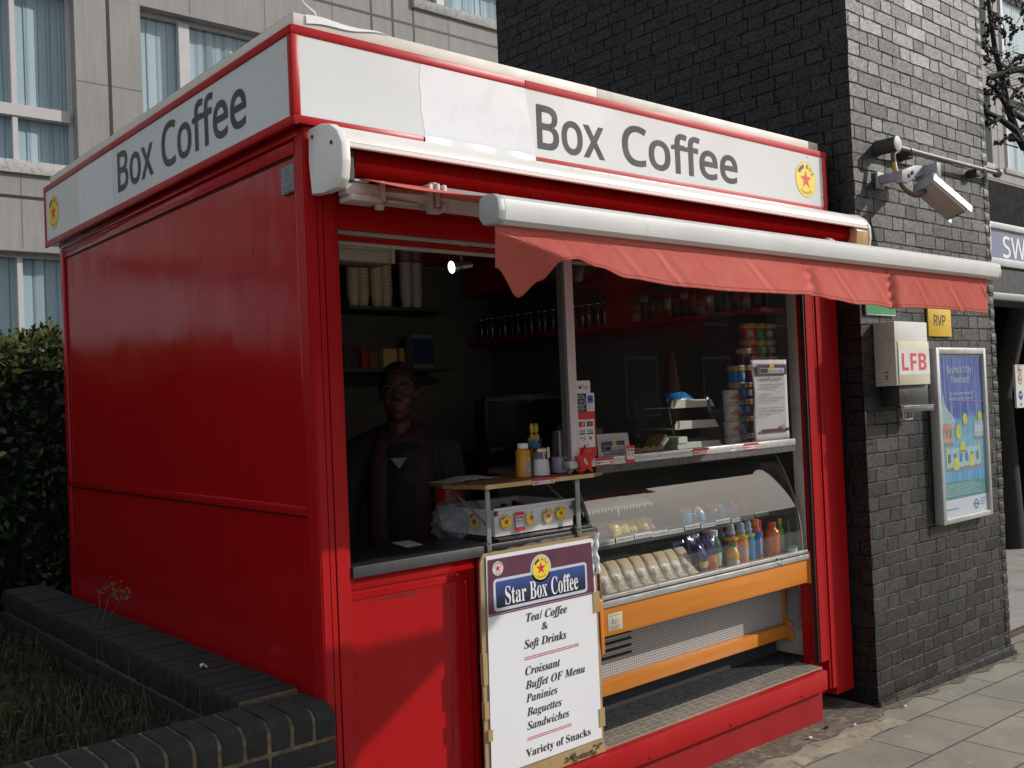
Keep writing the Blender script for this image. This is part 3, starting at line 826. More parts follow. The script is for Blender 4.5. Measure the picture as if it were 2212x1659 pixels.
RED = redmat('kiosk red paint', (.40, .0066, .009), .075, .35)
REDF = redmat('kiosk red trim', (.40, .0075, .010), .30, .3)
REDSUN = redmat('faded red trim', (.50, .040, .040), .42, .3)
WHT = mat('fascia white acrylic', (.63, .65, .65), .25, var=.03, vscale=.8, spec=.4)
WHP = mat('fascia new white patch', (.71, .72, .75), .3, var=.01, spec=.3)
CRM = mat('roof edge cream', (.66, .63, .56), .55, var=.1, vscale=3, dirt=((.44, .42, .37), 6, .58))
GRY = mat('fascia lettering grey', (.070, .069, .075), .6, var=.05, spec=.2)
GRYS = mat('fascia lettering charcoal', (.035, .035, .038), .4, var=.1)
YEL = mat('badge yellow', (.80, .62, .05), .45, var=.06)
YELP = mat('badge pale yellow', (.62, .55, .22), .5, var=.06)
BRD = mat('badge red', (.62, .025, .03), .45, var=.05)
BLK = mat('badge black', (.03, .028, .026), .5, var=0)
RIM = mat('badge rim', (.30, .26, .10), .5, var=0)
DARKLINE = mat('shadow gap black', (.006, .005, .005), .7, var=0)
BLKR = mat('black rubber seal', (.012, .012, .012), .6, var=.2)
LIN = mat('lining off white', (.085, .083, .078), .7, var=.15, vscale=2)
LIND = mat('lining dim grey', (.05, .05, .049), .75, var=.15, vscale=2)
BEI = mat('jamb putty', (.50, .47, .42), .6, var=.15, dirt=((.25, .23, .20), 9, .55))
MAUVE = mat('window bar white', (.60, .56, .56), .4, var=.08)
ALU = mat('brushed aluminium', (.62, .62, .61), .34, .7, var=.12, vscale=9)
LAM = mat('black laminate', (.018, .018, .020), .38, var=.3, vscale=30, bump=.25, bscale=300)
LAME = mat('laminate worn edge', (.055, .057, .060), .5, var=.35, vscale=26, bump=.3, bscale=200)
GRAN = mat('speckled dark strip', (.09, .09, .095), .6, var=.7, vscale=70)
def darkscr(): return mat('scratch dark', (.10, .006, .008), .7, var=.6, vscale=60)

KI = thing('coffee_kiosk', 'red coffee kiosk with a white fascia and an open serving counter', 'kiosk', (1.55, 1.3, 0))

# --- side wall facing the planter
q = MB()
q.box(.012, .05, .03, 2.60, .02, 2.53, 0)
q.build('side_panel', RED, KI)
q = MB()
q.box(0, .014, .072, 2.572, 1.272, 1.303, 0, .004)                       # mid rail
q.box(.002, .014, .072, 2.572, 2.452, 2.496, 0, .003); q.box(-.004, .016, .04, 2.59, 2.500, 2.530, 0, .003)
q.box(0, .016, 2.545, 2.598, .02, 2.498, 0, .004)                          # rear stile
q.box(.001, .014, .058, .074, .02, 2.4515, 0, .003)
q.build('side_trim', RED, KI)
q = MB()
for a, b in ((1.266, 1.270), (2.444, 2.449)): q.box(.0095, .013, .078, 2.54, a, b)
q.box(.0095, .013, 2.538, 2.542, .02, 2.444)
q.build('panel_gap', DARKLINE, KI)
q = MB()
for y, z in ((.86, 2.21), (.41, 2.185), (.09, 2.30), (1.9, 2.36), (.086, 2.19)): q.ball((.012, y, z), (.003, .005, .005), 0, 8, 5)
q.build('fixing_screw', mat('dark screw head', (.05, .012, .012), .5), KI)
q = MB(); D = Dec(q, (.0118, 0, 0), (0, -1, 0), step=.0003)
def nick(y, z, pts, wd):
    for (a, b), (c, d) in zip(pts[:-1], pts[1:]):
        n = Vector((-(d - b), c - a)).normalized() * wd * random.uniform(.4, 1.)
        D.poly([(-y - a - n.x, z + b - n.y), (-y - c - n.x, z + d - n.y), (-y - c + n.x, z + d + n.y), (-y - a + n.x, z + b + n.y)][::-1], 1, 0)
nick(.095, 2.20, [(0, .03), (.004, .0), (-.002, -.02), (.006, -.05)], .003); nick(.11, 2.21, [(.0, .0), (.012, -.008), (.02, -.002)], .002)
for i in range(16):
    y = random.uniform(.12, 2.4); z = random.choice((random.uniform(.75, 1.2), random.uniform(1.4, 2.2))); l = random.uniform(.015, .12); a = random.uniform(-.5, .5)
    nick(y, z, [(0, 0), (l * .5 * math.cos(a), l * .5 * math.sin(a) + .003), (l * math.cos(a), l * math.sin(a))], .0009)
q.build('paint_nick', mat('worn paint nick', (.16, .010, .012), .6, var=.5, vscale=60), KI, recalc=False)
# maker's plate, dull metal with faint worn lines
q = MB(); q.box(-.001, .012, .073, .157, 2.330, 2.420, 0)
D = Dec(q, (-.001, 0, 0), (0, -1, 0))
for i, (h, a, b) in enumerate(((.011, .50, .56), (.005, .3, .75), (.005, .35, .65), (.005, .15, .85), (.005, .2, .9))):
    yy = 2.405 - i * .0155 - (.008 if i > 2 else 0); D.rect(-.157 + .084 * a, -.157 + .084 * b, yy - h / 2, yy + h / 2, 1, 1)
q.build('maker_plate', [mat('dull plate metal', (.26, .27, .30), .45, .4), mat('plate faint print', (.13, .135, .15), .5)], KI)

# --- front posts: ribbed pressed metal, run up behind the fascia
def post_profile(x0, steps):                              # list of (width, depth y)
    pts = [(x0, .06)]; x = x0
    for wd, y in steps:
        pts += [(x, y), (x + wd, y)]; x += wd
    pts.append((x, .06)); return pts
q = MB()
q.prism(post_profile(0.0, [(.004, .012), (.006, .003), (.026, 0), (.004, .008), (.018, .001), (.004, .010), (.036, -.002), (.012, .004), (.010, .012)]), 'z', .02, 2.5262, 0)
q.build('left_post', REDF, KI)
q = MB()
q.prism(post_profile(2.80, [(.004, .004), (.048, -.001), (.006, .014), (.016, .002), (.005, .014)]), 'z', .242, 2.5262, 0)
q.prism(post_profile(2.8785, [(.012, .002), (.006, .012), (.030, -.004), (.006, .008)]), 'z', .095, 2.5262, 0)
q.prism(post_profile(2.9322, [(.004, .006), (.160, .0), (.004, .006)]), 'z', .052, 2.5262, 0)
q.box(2.80, 3.098, .0605, .10, .05, 2.5262)
q.build('right_post', REDF, KI)
q = MB()                                                   # pen scribbles
D = Dec(q, (0, -.0002, 0))
def stroke(pts, wd=.0016):
    for (a, b), (c, d) in zip(pts[:-1], pts[1:]):
        n = Vector((-(d - b), c - a)).normalized() * wd / 2
        D.poly([(a - n.x, b - n.y), (c - n.x, d - n.y), (c + n.x, d + n.y), (a + n.x, b + n.y)], 1, 0)
stroke([(2.975, 1.905), (3.012, 1.868)]); stroke([(2.998, 1.93), (2.985, 1.855)])
stroke([(2.955, 1.79), (2.960, 1.775)])
for cx in (2.985, 3.015): stroke([(cx + .007 * math.cos(t * .7), 1.79 + .008 * math.sin(t * .7)) for t in range(10)])
stroke([(2.98, 1.765), (2.995, 1.755), (3.01, 1.765), (3.025, 1.758)])
q.build('pen_scribble', mat('pen ink', (.06, .004, .006), .6, var=0), KI)

# --- beams over the opening
q = MB(); q.box(.1215, 2.799, .02, .06, 2.212, 2.288, 0, .004); q.box(.1215, 2.799, .012, .05, 2.2885, 2.5262, 0)
q.build('header_beam', RED, KI)
q = MB(); q.box(.122, 2.795, .075, .10, 2.206, 2.2225, 0, .002); q.box(.122, 2.795, .11, .13, 2.175, 2.188, 0, .002)
q.build('header_rail', mat('rail off white', (.42, .40, .37), .5), KI)
q = MB(); q.box(.122, 2.795, .105, .16, 2.189, 2.205, 0); q.build('header_stripe', REDF, KI)

# --- fascia box
q = MB()
q.box(-.034, 3.018, -.014, 2.70, 2.532, 2.8385, 0)
q.build('fascia', RED, KI)
q = MB()
def trim(x0, x1, y0, y1, z0, z1, B=None): (B or q).box(x0, x1, y0, y1, z0, z1, 0, .003)
sunny = MB()
trim(-.043, .944, -.022, -.012, 2.810, 2.840); trim(.945, 3.030, -.0225, -.012, 2.8095, 2.8398, sunny)      # top
trim(-.043, .46, -.0222, -.012, 2.525, 2.552); trim(.972, 3.022, -.0222, -.012, 2.525, 2.5515, sunny)         # bottom, papered over between
trim(-.0426, -.016, -.0215, -.012, 2.5522, 2.8098); trim(2.992, 3.026, -.0215, -.012, 2.5522, 2.809, sunny)
trim(-.0432, -.032, -.0115, 2.70, 2.812, 2.8402); trim(-.0432, -.032, -.0115, 2.70, 2.526, 2.5525)
trim(-.0424, -.032, -.0112, .010, 2.553, 2.8115); trim(-.0424, -.032, 2.676, 2.699, 2.553, 2.8115)
trim(-.0436, -.030, -.0218, 2.70, 2.522, 2.5258)
q.build('fascia_trim', REDF, KI); sunny.build('fascia_trim', REDSUN, KI)
q = MB(); q.box(-.0158, 2.9915, -.0175, -.0138, 2.5524, 2.8093)
f1 = q.build('front_sign', WHT, KI)
q = MB(); q.box(-.0378, -.0338, .0105, 2.6755, 2.553, 2.8113)
f2 = q.build('side_sign', WHT, KI)
q = MB(); D = Dec(q, (0, -.0175, 0))
pl = [(.458, 2.8085), (.450, 2.74), (.456, 2.70), (.452, 2.65), (.462, 2.60), (.468, 2.553)]
pr = [(.985, 2.553), (.982, 2.60), (.972, 2.66), (.958, 2.72), (.948, 2.77), (.945, 2.8085)]
D.poly(pl[::-1][::-1] + pr, 1, 0)
q.build('paper_patch', WHP, f1, recalc=False)
q = MB()
def crumple(u, v):
    x = .462 + .52 * u; z = 2.557 - .033 * v
    return (x, -.0236 - .0022 * v * (1 + math.sin(u * 17)) - .0008 * math.sin(u * 31 + v * 3), z + .002 * math.sin(u * 11) * v)
q.grid(crumple, 60, 5); q.build('loose_paper', WHP, f1)
q = MB(); D = Dec(q, (-.0378, 0, 0), (0, -1, 0)); D.rect(-2.135, -1.648, 2.5532, 2.811, 1, 0)
q.build('paper_patch', WHP, f2, recalc=False)
q = MB(); D = Dec(q, (0, -.0175, 0))
D.text('Box', 'hum', .999, 2.590, .164, .372, 2, 0, 'l', .018); D.text('Coffee', 'hum', 1.478, 2.592, .160, .788, 2, 0, 'l', .018)
q.build('lettering', GRY, f1, recalc=False)
q = MB(); D = Dec(q, (-.0378, 0, 0), (0, -1, 0)); D.text('Box', 'hum', -1.588, 2.609, .165, .42, 2, 0, 'l', .018); D.text('Coffee', 'hum', -1.078, 2.606, .165, .762, 2, 0, 'l', .018)
q.build('lettering', GRYS, f2, recalc=False)
q = MB(); D = Dec(q, (0, -.0175, 0)); emblem(D, 2.836, 2.677, .088, 0, 1, 2, 1, 1., 3); q.build('badge', [YEL, BRD, BLK, RIM], f1, recalc=False)
q = MB(); D = Dec(q, (-.0378, 0, 0), (0, -1, 0)); emblem(D, -2.545, 2.684, .083, 0, 1, 2, 1, 1., 3); q.build('badge', [YEL, BRD, BLK, RIM], f2, recalc=False)
q = MB()
for x, z in ((2.985, 2.60), (2.985, 2.745), (2.86, 2.795)): q.ball((x, -.018, z), (.004, .002, .004), 0, 8, 5)
q.build('rivet', mat('rivet grey', (.25, .25, .25), .4, .5), f1)
# --- roof edge
q = MB(); q.box(-.014, 1.372, .012, 2.68, 2.8388, 2.894, 0, .004); q.box(1.374, 3.012, .0125, 2.68, 2.8388, 2.893, 0, .004)
rc = q.build('roof_edge', CRM, KI)
q = MB(); q.box(-.010, 3.005, .03, 2.67, 2.882, 2.897); q.build('roof_sheet', mat('roof felt grey', (.30, .30, .29), .85), KI)
q = MB()
q.tube([(.10, .06, 2.895), (.085, .05, 2.925), (.05, .045, 2.94), (.03, .04, 2.955)], [.006, .007, .005, .003], 6)
q.grid(lambda u, v: (.03 + .32 * u, .008 - .002 * v, 2.893 - .03 * v * (1 - u) + .004 * math.sin(u * 9)), 12, 3)
q.build('peeling_tape', WHP, KI)

# --- counter front
q = MB(); q.box(.126, .640, .030, .06, .235, 1.060, 0); q.build('counter_panel', RED, KI)
q = MB()
q.box(.126, .640, .0235, .031, 1.0195, 1.0605, 0, .002); q.box(.6205, .640, .0235, .031, .236, 1.019, 0, .002)
q.box(.1262, .618, .0262, .031, .985, 1.006, 0, .0015); q.box(.598, .6120, .0262, .031, .236, .984, 0, .0015)
q.build('panel_moulding', RED, KI)
q = MB(); q.box(.640, .652, .028, .05, .235, 1.060); q.box(.1205, .1258, .036, .06, .235, 1.062); q.build('counter_gap', DARKLINE, KI)
q = MB(); q.box(.653, .690, .012, .06, .2375, 1.0605, 0, .003); q.box(.690, 1.262, .022, .06, .2375, 1.0605, 0); q.build('counter_stile', REDF, KI)
q = MB(); D = Dec(q, (0, .030, 0))
def scuff(x0, z0, x1, z1, wd, n):
    for i in range(n):
        t = i / n
        if random.random() < .25: continue
        x, z = x0 + (x1 - x0) * t, z0 + (z1 - z0) * t; l = ((x1 - x0) / n, (z1 - z0) / n); e = wd * random.uniform(.2, 1.)
        if abs(l[0]) > abs(l[1]): D.poly([(x, z - e), (x + l[0], z - e * .8), (x + l[0] * .95, z + e), (x, z + e * .7)], 1, 0)
        else: D.poly([(x - e, z), (x + e, z), (x + e * .8, z + l[1]), (x - e * .7, z + l[1])], 1, 0)
scuff(.17, .955, .21, .965, .003, 6); scuff(.22, .972, .42, .972, .007, 34); scuff(.43, .972, .46, .974, .004, 5); scuff(.51, .966, .535, .966, .003, 4); scuff(.538, .96, .536, .90, .003, 12)
scuff(.53, .70, .512, .36, .004, 40); scuff(.128, .89, .132, .35, .003, 60); scuff(.40, .305, .56, .31, .006, 26); scuff(.56, .35, .56, .30, .012, 5); scuff(.585, .955, .636, .955, .003, 8)
q.build('paint_scuff', darkscr(), KI)
q = MB()
for x, z in ((.565, 1.008), (.600, .978)): q.ball((x, .027, z), (.004, .002, .004), 0, 8, 5)
q.build('brass_screw', mat('brass screw', (.42, .30, .14), .4, .6), KI)
q = MB(); q.box(.1205, 1.262, .004, .37, 1.0625, 1.1005, 0, .006); ct = q.build('counter_top', LAM, KI)
q = MB(); q.box(.1215, .676, -.0005, .0042, 1.0618, 1.0992, 0, .002); q.build('front_edge', LAME, ct)
q = MB(); q.grid(lambda u, v: (.69 + .56 * u, -.0008, 1.064 + .022 * v * (1. if u > .45 else .3 + u * 1.2 + .15 * math.sin(u * 40))), 40, 2)
q.build('peeled_edge', mat('bare chipboard edge', (.20, .17, .12), .85, var=.4, vscale=40), ct)

# --- step: nosing, kick panel, tread plate, floor
q = MB()
q.box(.1, 2.728, -.080, -.055, .140, .2335, 0, .004); q.box(.1, 2.728, -.0548, -.0342, .205, .2332, 0)
nos = q.build('step_nosing', REDF, KI)
q = MB(); q.box(.1, 2.722, -.048, -.02, -.02, .2045, 0); q.build('kick_panel', redmat('kick panel red', (.34, .014, .016), .45, .5), KI)
q = MB()
for x in (1.0, 1.42, 1.95, 2.5): q.ball((x, -.082, .158), (.005, .003, .005), 0, 8, 5)
for x in (.9, 1.3, 1.75, 2.2): q.ball((x, -.062, .234), (.004, .004, .002), 0, 8, 5)
q.build('nosing_screw', mat('dark bolt', (.04, .015, .012), .5), nos)
def treadmat():
    N = NT('five bar tread plate'); p, x = N.pos()
    a = N.math('DIVIDE', x[0], .062); b = N.math('DIVIDE', x[1], .031)
    ra = N.math('FLOOR', a); rb = N.math('FLOOR', b); fa = N.math('SUBTRACT', a, ra); fb = N.math('SUBTRACT', b, rb)
    ch = N.math('MODULO', N.math('ABSOLUTE', N.math('ADD', ra, rb)), 2.)
    def bars(u, v):
        s5 = N.math('FRACT', N.math('MULTIPLY', u, 5.))
        on = N.math('LESS_THAN', N.math('ABSOLUTE', N.math('SUBTRACT', s5, .5)), .26)
        return N.math('MULTIPLY', on, N.math('LESS_THAN', N.math('ABSOLUTE', N.math('SUBTRACT', v, .5)), .36))
    def slab(u, v):
        return N.math('MULTIPLY', N.math('LESS_THAN', N.math('ABSOLUTE', N.math('SUBTRACT', u, .5)), .30), N.math('LESS_THAN', N.math('ABSOLUTE', N.math('SUBTRACT', v, .5)), .30))
    h = N.math('ADD', N.math('MULTIPLY', ch, bars(fa, fb)), N.math('MULTIPLY', N.math('SUBTRACT', 1., ch), N.math('MULTIPLY', slab(fa, fb), .6)))
    nz = N.noise(p, 22, 4)
    c = N.mix(N.ramp(nz, [(.35, 0.), (.65, 1.)]), (.44, .42, .33), (.32, .31, .26))
    N.base(N.mix(N.math('MULTIPLY', N.math('MULTIPLY', N.math('SUBTRACT', 1., ch), slab(fa, fb)), .8), N.mix(N.math('MULTIPLY', N.math('MULTIPLY', ch, bars(fa, fb)), .7), c, (.10, .095, .085)), (.20, .195, .235)))
    N.set(Metallic=.35); N.rough(.5); N.bump(h, .9, .003)
    return N.m
q = MB(); q.box(.66, 2.755, -.034, .108, .2, .2365); q.build('tread_plate', treadmat(), KI)
carp = mat('grey carpet', (.040, .042, .047), .97, var=.7, vscale=55, bump=.9, bscale=260, spec=.1)
q = MB(); q.box(.66, 2.84, .106, .70, .2, .2485, 0, .004); q.build('floor_mat', carp, KI)
q = MB(); q.add([(1.2, .300, .2492), (2.84, .318, .2492), (2.84, .345, .2492), (1.2, .332, .2492)], [(0, 1, 2, 3)]); q.build('mat_stripe', mat('carpet stripe red', (.11, .035, .04), .97, var=.8, vscale=60), KI)
q = MB(); q.box(.06, 2.84, .06, 2.55, .0, .05); q.build('floor', mat('kiosk floor', (.06, .06, .06), .8), KI)

# --- inner lining
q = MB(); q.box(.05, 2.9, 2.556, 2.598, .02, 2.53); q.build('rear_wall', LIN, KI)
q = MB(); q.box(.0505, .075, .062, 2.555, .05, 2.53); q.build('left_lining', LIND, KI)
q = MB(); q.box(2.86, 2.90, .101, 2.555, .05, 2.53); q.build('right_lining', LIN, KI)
q = MB(); q.box(2.900, 3.095, .101, 2.6, .05, 2.53); q.build('right_wall', RED, KI)
q = MB(); q.box(.0505, 2.859, .062, 2.555, 2.62, 2.66); q.build('ceiling', mat('ceiling grey', (.12, .115, .10), .8), KI)
# --- right jamb: red strip, black seal, putty board
q = MB(); q.box(2.7905, 2.7995, .004, .0215, .242, 2.2115, 0); q.build('jamb_seal', BLKR, KI)
q = MB(); q.box(2.7900, 2.7995, .0220, .0425, .242, 2.2115, 0); q.build('jamb_strip', redmat('jamb deep red', (.26, .008, .012), .4, .3), KI)
q = MB(); q.box(2.7895, 2.7995, .0430, .1000, .81, 2.2115, 0, .002); q.build('jamb_board', BEI, KI)
q = MB(); q.box(2.842, 2.859, .05, .70, .2495, .80); q.build('jamb_lining', mat('aged cream board', (.46, .42, .35), .7, var=.2, dirt=((.22, .19, .15), 6, .55)), KI)
# --- window over the display counter
wf = MB()
wf.box(1.132, 1.174, .0, .042, 1.3765, 2.2118, 0, .003)
win = wf.build('window_bar', MAUVE, KI)
q = MB(); q.box(1.118, 1.1318, .006, .036, 1.3765, 2.2118); q.build('bar_side', mat('bar side grey', (.10, .10, .10), .5), win)
q = MB(); q.box(1.118, 2.668, .0, .05, 1.342, 1.3745, 0, .003); rail = q.build('window_rail', ALU, KI)
q = MB(); q.box(1.2655, 2.668, .004, .40, 1.3145, 1.3408); q.build('rail_underside', GRAN, rail)
q = MB(); q.add([(1.176, .022, 1.3755), (2.700, .022, 1.3755), (2.700, .022, 2.211), (1.176, .022, 2.211)], [(0, 1, 2, 3)])
q.build('window_pane', glassmat('dusty window glass', 1.45, (.88, .90, .90), .012, .020, (.5, .5, .5), True), KI)
# payment stickers
SW = mat('sticker white', (.70, .68, .70), .4, var=0); SR = mat('sticker red', (.58, .02, .03), .4, var=0); SN = mat('sticker navy', (.012, .022, .10), .4, var=0)
SBl = mat('sticker blue', (.02, .12, .50), .4, var=0); SO = mat('sticker orange', (.75, .25, .03), .4, var=0); SK = mat('sticker black', (.015, .015, .015), .4, var=0); SG = mat('sticker grey', (.30, .30, .32), .5, var=0)
SM = [SW, SR, SN, SBl, SO, SK, SG]
def apple(D, cx, cy, r, k=2):
    D.disc(cx - r * .28, cy, r * .62, k, 5, r * .75, 18); D.disc(cx + r * .28, cy, r * .62, k, 5, r * .75, 18); D.disc(cx + r * .95, cy + r * .15, r * .36, k + 1, 0, None, 12); D.poly([(cx, cy + r * .8), (cx + r * .45, cy + r * 1.3), (cx + r * .3, cy + r * .85)], k, 5)
def cards(D, x0, x1, y0, y1, k=2):
    """two card logos over four scheme names over a contactless mark"""
    W = (x1 - x0); Hh = (y1 - y0); cw = W * .36; ch = Hh * .19
    for i, (a, b) in enumerate(((1, 4), (3, 1))):
        cx = x0 + W * (.27 + .46 * i); cy = y1 - Hh * .16
        D.rect(cx - cw / 2, cx + cw / 2, cy - ch / 2, cy + ch / 2, k, 2)
        D.disc(cx - cw * .14, cy, ch * .4, k + 1, a, None, 18); D.disc(cx + cw * .14, cy, ch * .4, k + 2, b, None, 18)
        cy = y1 - Hh * .42
        D.text('VISA', 'humb', cx, cy - ch * .2, ch * .5, cw * .95, k + 1, 2, 'c'); D.rect(cx - cw / 2, cx + cw / 2, cy - ch * .62, cy - ch * .35, k + 1, 2)
    cx = x0 + W * .27; cy = y1 - Hh * .68
    D.text('DISCOVER', 'humb', cx, cy, ch * .25, cw, k + 1, 5, 'c'); D.poly([(cx - cw * .1, cy - ch * .4), (cx + cw * .5, cy - ch * .4), (cx + cw * .5, cy - ch * .02)], k + 1, 4)
    cx = x0 + W * .73; D.disc(cx, cy, ch * .36, k + 1, 6, None, 18); D.disc(cx + ch * .05, cy, ch * .2, k + 2, 2, None, 12)
    for i in range(3): D.arc(x0 + W * .45, y1 - Hh * .9, ch * (.2 + .18 * i), ch * (.28 + .18 * i), -40, 40, k + 1, 6, 8)
def strip_sticker(D, x0, x1, y0, y1, k=1):
    D.rect(x0, x1, y0, y1, k, 1); h = y1 - y0; D.rect(x0 + h * .12, x1 - h * .12, y0 + h * .12, y1 - h * .36, k + 1, 0)
    w_ = x1 - x0; yc = y0 + h * .38
    D.rect(x0 + w_ * .08, x0 + w_ * .17, yc - h * .12, yc + h * .12, k + 2, 2); D.disc(x0 + w_ * .115, yc, h * .1, k + 3, 1, None, 10); D.disc(x0 + w_ * .14, yc, h * .1, k + 4, 4, None, 10)
    D.rect(x0 + w_ * .18, x0 + w_ * .27, yc - h * .12, yc + h * .12, k + 2, 2); D.disc(x0 + w_ * .21, yc, h * .1, k + 3, 3, None, 10); D.disc(x0 + w_ * .24, yc, h * .1, k + 4, 1, None, 10)
    for i in range(2): D.text('VISA', 'humb', x0 + w_ * (.35 + .12 * i), yc - h * .06, h * .17, w_ * .10, k + 2, 2, 'c')
    D.rect(x0 + w_ * .62, x0 + w_ * .70, yc - h * .06, yc + h * .08, k + 2, 4); D.disc(x0 + w_ * .76, yc, h * .1, k + 2, 6, None, 10); D.rect(x0 + w_ * .82, x0 + w_ * .90, yc - h * .12, yc + h * .13, k + 2, 2)
def card_sticker(D, x0, x1, y0, y1, k=1):
    D.rect(x0, x1, y0, y1, k, 1); w_ = x1 - x0; h = y1 - y0
    D.poly([(x0 + w_ * .06, y0 + h * .2), (x1 - w_ * .06, y0 + h * .19), (x1 - w_ * .07, y1 - h * .17), (x0 + w_ * .56, y1 - h * .18), (x0 + w_ * .5, y1 - h * .195), (x0 + w_ * .44, y1 - h * .18), (x0 + w_ * .07, y1 - h * .17)], k + 1, 0)
    cards(D, x0 + w_ * .06, x1 - w_ * .06, y0 + h * .2, y1 - h * .18, k + 2)
    D.text('worldpay', 'hum', (x0 + x1) / 2, y0 + h * .09, h * .03, w_ * .4, k + 1, 0, 'c')
def sticker(fn, par, y=.0214, name='sticker'):
    q = MB(); fn(Dec(q, (0, y, 0), step=.0004)); return q.build(name, SM, par, recalc=False)
def f(D):
    D.rrect(1.190, 1.268, 1.637, 1.688, .006, 1, 0); apple(D, 1.209, 1.661, .0085); D.text('Pay', 'hum', 1.222, 1.654, .017, .034, 2, 5)
sticker(f, win)
def f(D):
    D.rect(1.182, 1.243, 1.565, 1.637, 1, 2); D.arc(1.213, 1.606, .0225, .0245, 0, 360, 2, 0, 24)
    for i, h in enumerate((.005, .007, .006)): D.rect(1.213 - .014 + .002 * i, 1.213 + .014 - .002 * i, 1.618 - i * .013 - h / 2, 1.618 - i * .013 + h / 2, 2, 6)
    D.rect(1.190, 1.236, 1.5755, 1.5785, 2, 6); D.rect(1.198, 1.228, 1.569, 1.572, 2, 6)
sticker(f, win)
def f(D):
    D.rrect(1.243, 1.288, 1.564, 1.638, .005, 2, 0); D.rect(1.249, 1.280, 1.597, 1.628, 3, 3); D.rect(1.252, 1.277, 1.609, 1.616, 4, 2)
    D.text('Cards', 'hum', 1.249, 1.585, .007, .02, 3, 2); D.text('Welcome', 'hum', 1.249, 1.573, .007, .032, 3, 2)
sticker(f, win)
sticker(lambda D: card_sticker(D, 1.179, 1.289, 1.386, 1.563, 1), win)
sticker(lambda D: strip_sticker(D, 1.258, 1.364, 1.3435, 1.3735), rail, -.0004)
sticker(lambda D: card_sticker(D, 1.437, 1.490, 1.344, 1.4135, 6), rail, -.0004)
sticker(lambda D: strip_sticker(D, 1.869, 1.984, 1.3435, 1.3735), rail, -.0004)
sticker(lambda D: strip_sticker(D, 2.243, 2.357, 1.3435, 1.3735), rail, -.0004)
for x in (1.632, 2.142):
    sticker(lambda D: (D.rrect(x, x + .036, 1.345, 1.373, .003, 1, 0), apple(D, x + .009, 1.3575, .004), D.text('Pay', 'hum', x + .015, 1.354, .008, .017, 2, 5)), rail, -.0004)
for x in (2.43, 2.54): sticker(lambda D: (D.rrect(x, x + .016, 1.351, 1.364, .003, 1, 0), D.rect(x + .004, x + .012, 1.355, 1.360, 2, 6)), rail, -.0004)
for z in (1.50, 1.58, 1.655, 1.738): sticker(lambda D: (D.rrect(1.142, 1.158, z, z + .010, .003, 1, 0), D.rect(1.146, 1.154, z + .003, z + .007, 2, 6)), win, -.0004)
# ------------------------------------------------------------------ folding-arm awning
AWN = thing('awning', 'half open red folding arm awning with white hood over the serving counter', 'awning', (1.55, -.1, 2.3))
WPC = mat('white powder coat', (.70, .69, .66), .38, var=.06, vscale=2, dirt=((.50, .48, .44), 7, .62))
WPB = mat('awning bar white', (.62, .62, .61), .40, var=.08, vscale=3, dirt=((.45, .45, .44), 5, .6))
ARM = mat('awning arm cream', (.52, .46, .42), .5, var=.12, vscale=8, dirt=((.22, .19, .17), 14, .6))
def clothmat(name, col, tr, fade):
    N = NT(name); p, x = N.obj(); N.t.nodes.remove(N.b)
    c = N.mix(N.ramp(N.noise(p, 3, 5, .65), [(.3, 0.), (.75, fade)]), col, (min(col[0] * 1.2, .8), col[1] * 1.5, col[2] * 1.5))
    c = N.mix(N.ramp(N.noise(p, 40, 4, .7), [(.62, 0.), (.75, .25)]), c, (col[0] * .5, col[1] * .45, col[2] * .45))
    d = N.n('BsdfDiffuse'); N.l(c, d.inputs[0]); t = N.n('BsdfTranslucent'); N.l(c, t.inputs[0])
    b = N.n('Bump'); b.inputs['Strength'].default_value = .3; b.inputs['Distance'].default_value = .012; 
    cx = N.n('CombineXYZ'); N.l(N.math('MULTIPLY', N.math('ADD', x[0], N.math('MULTIPLY', x[2], 1.15)), 11.), cx.inputs[0]); N.l(N.math('MULTIPLY', x[2], 4.), cx.inputs[2])
    hh = N.math('ADD', N.math('MULTIPLY', N.noise(p, 160, 3), .12), N.math('MULTIPLY', N.noise(cx.outputs[0], 1., 4, .6), 1.6)); N.l(hh, b.inputs['Height']); N.l(b.outputs[0], d.inputs['Normal'])
    mx = N.n('MixShader'); mx.inputs[0].default_value = tr; N.l(d.outputs[0], mx.inputs[1]); N.l(t.outputs[0], mx.inputs[2]); N.l(mx.outputs[0], N.out.inputs[0])
    return N.m
CLOTH = clothmat('sun faded awning cloth', (.74, .185, .155), .30, .7)
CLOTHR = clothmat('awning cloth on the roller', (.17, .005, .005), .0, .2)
q = MB()                                                   # hood
hood = [(-.0225, 2.508), (-.09, 2.505), (-.150, 2.492), (-.192, 2.468), (-.208, 2.446), (-.210, 2.432), (-.203, 2.432), (-.200, 2.442), (-.186, 2.460), (-.146, 2.482), (-.09, 2.494), (-.0225, 2.497)]
q.prism(hood, 'x', .036, 3.068, 0, True)
q.prism([(-.2105, 2.4305), (-.2165, 2.428), (-.2165, 2.416), (-.210, 2.413), (-.2035, 2.420), (-.203, 2.4305)], 'x', .036, 3.068, 0, True)
q.build('hood', WPC, AWN)
q = MB(); q.box(.037, 3.067, -.2125, -.2055, 2.4215, 2.4285, 0); q.build('hood_lip', mat('hood lip maroon', (.30, .10, .10), .5), AWN)
cap = [(-.0225, 2.508), (-.10, 2.509), (-.155, 2.496), (-.198, 2.466), (-.222, 2.425), (-.224, 2.37), (-.214, 2.315), (-.190, 2.290), (-.10, 2.292), (-.03, 2.297), (-.0225, 2.40)]
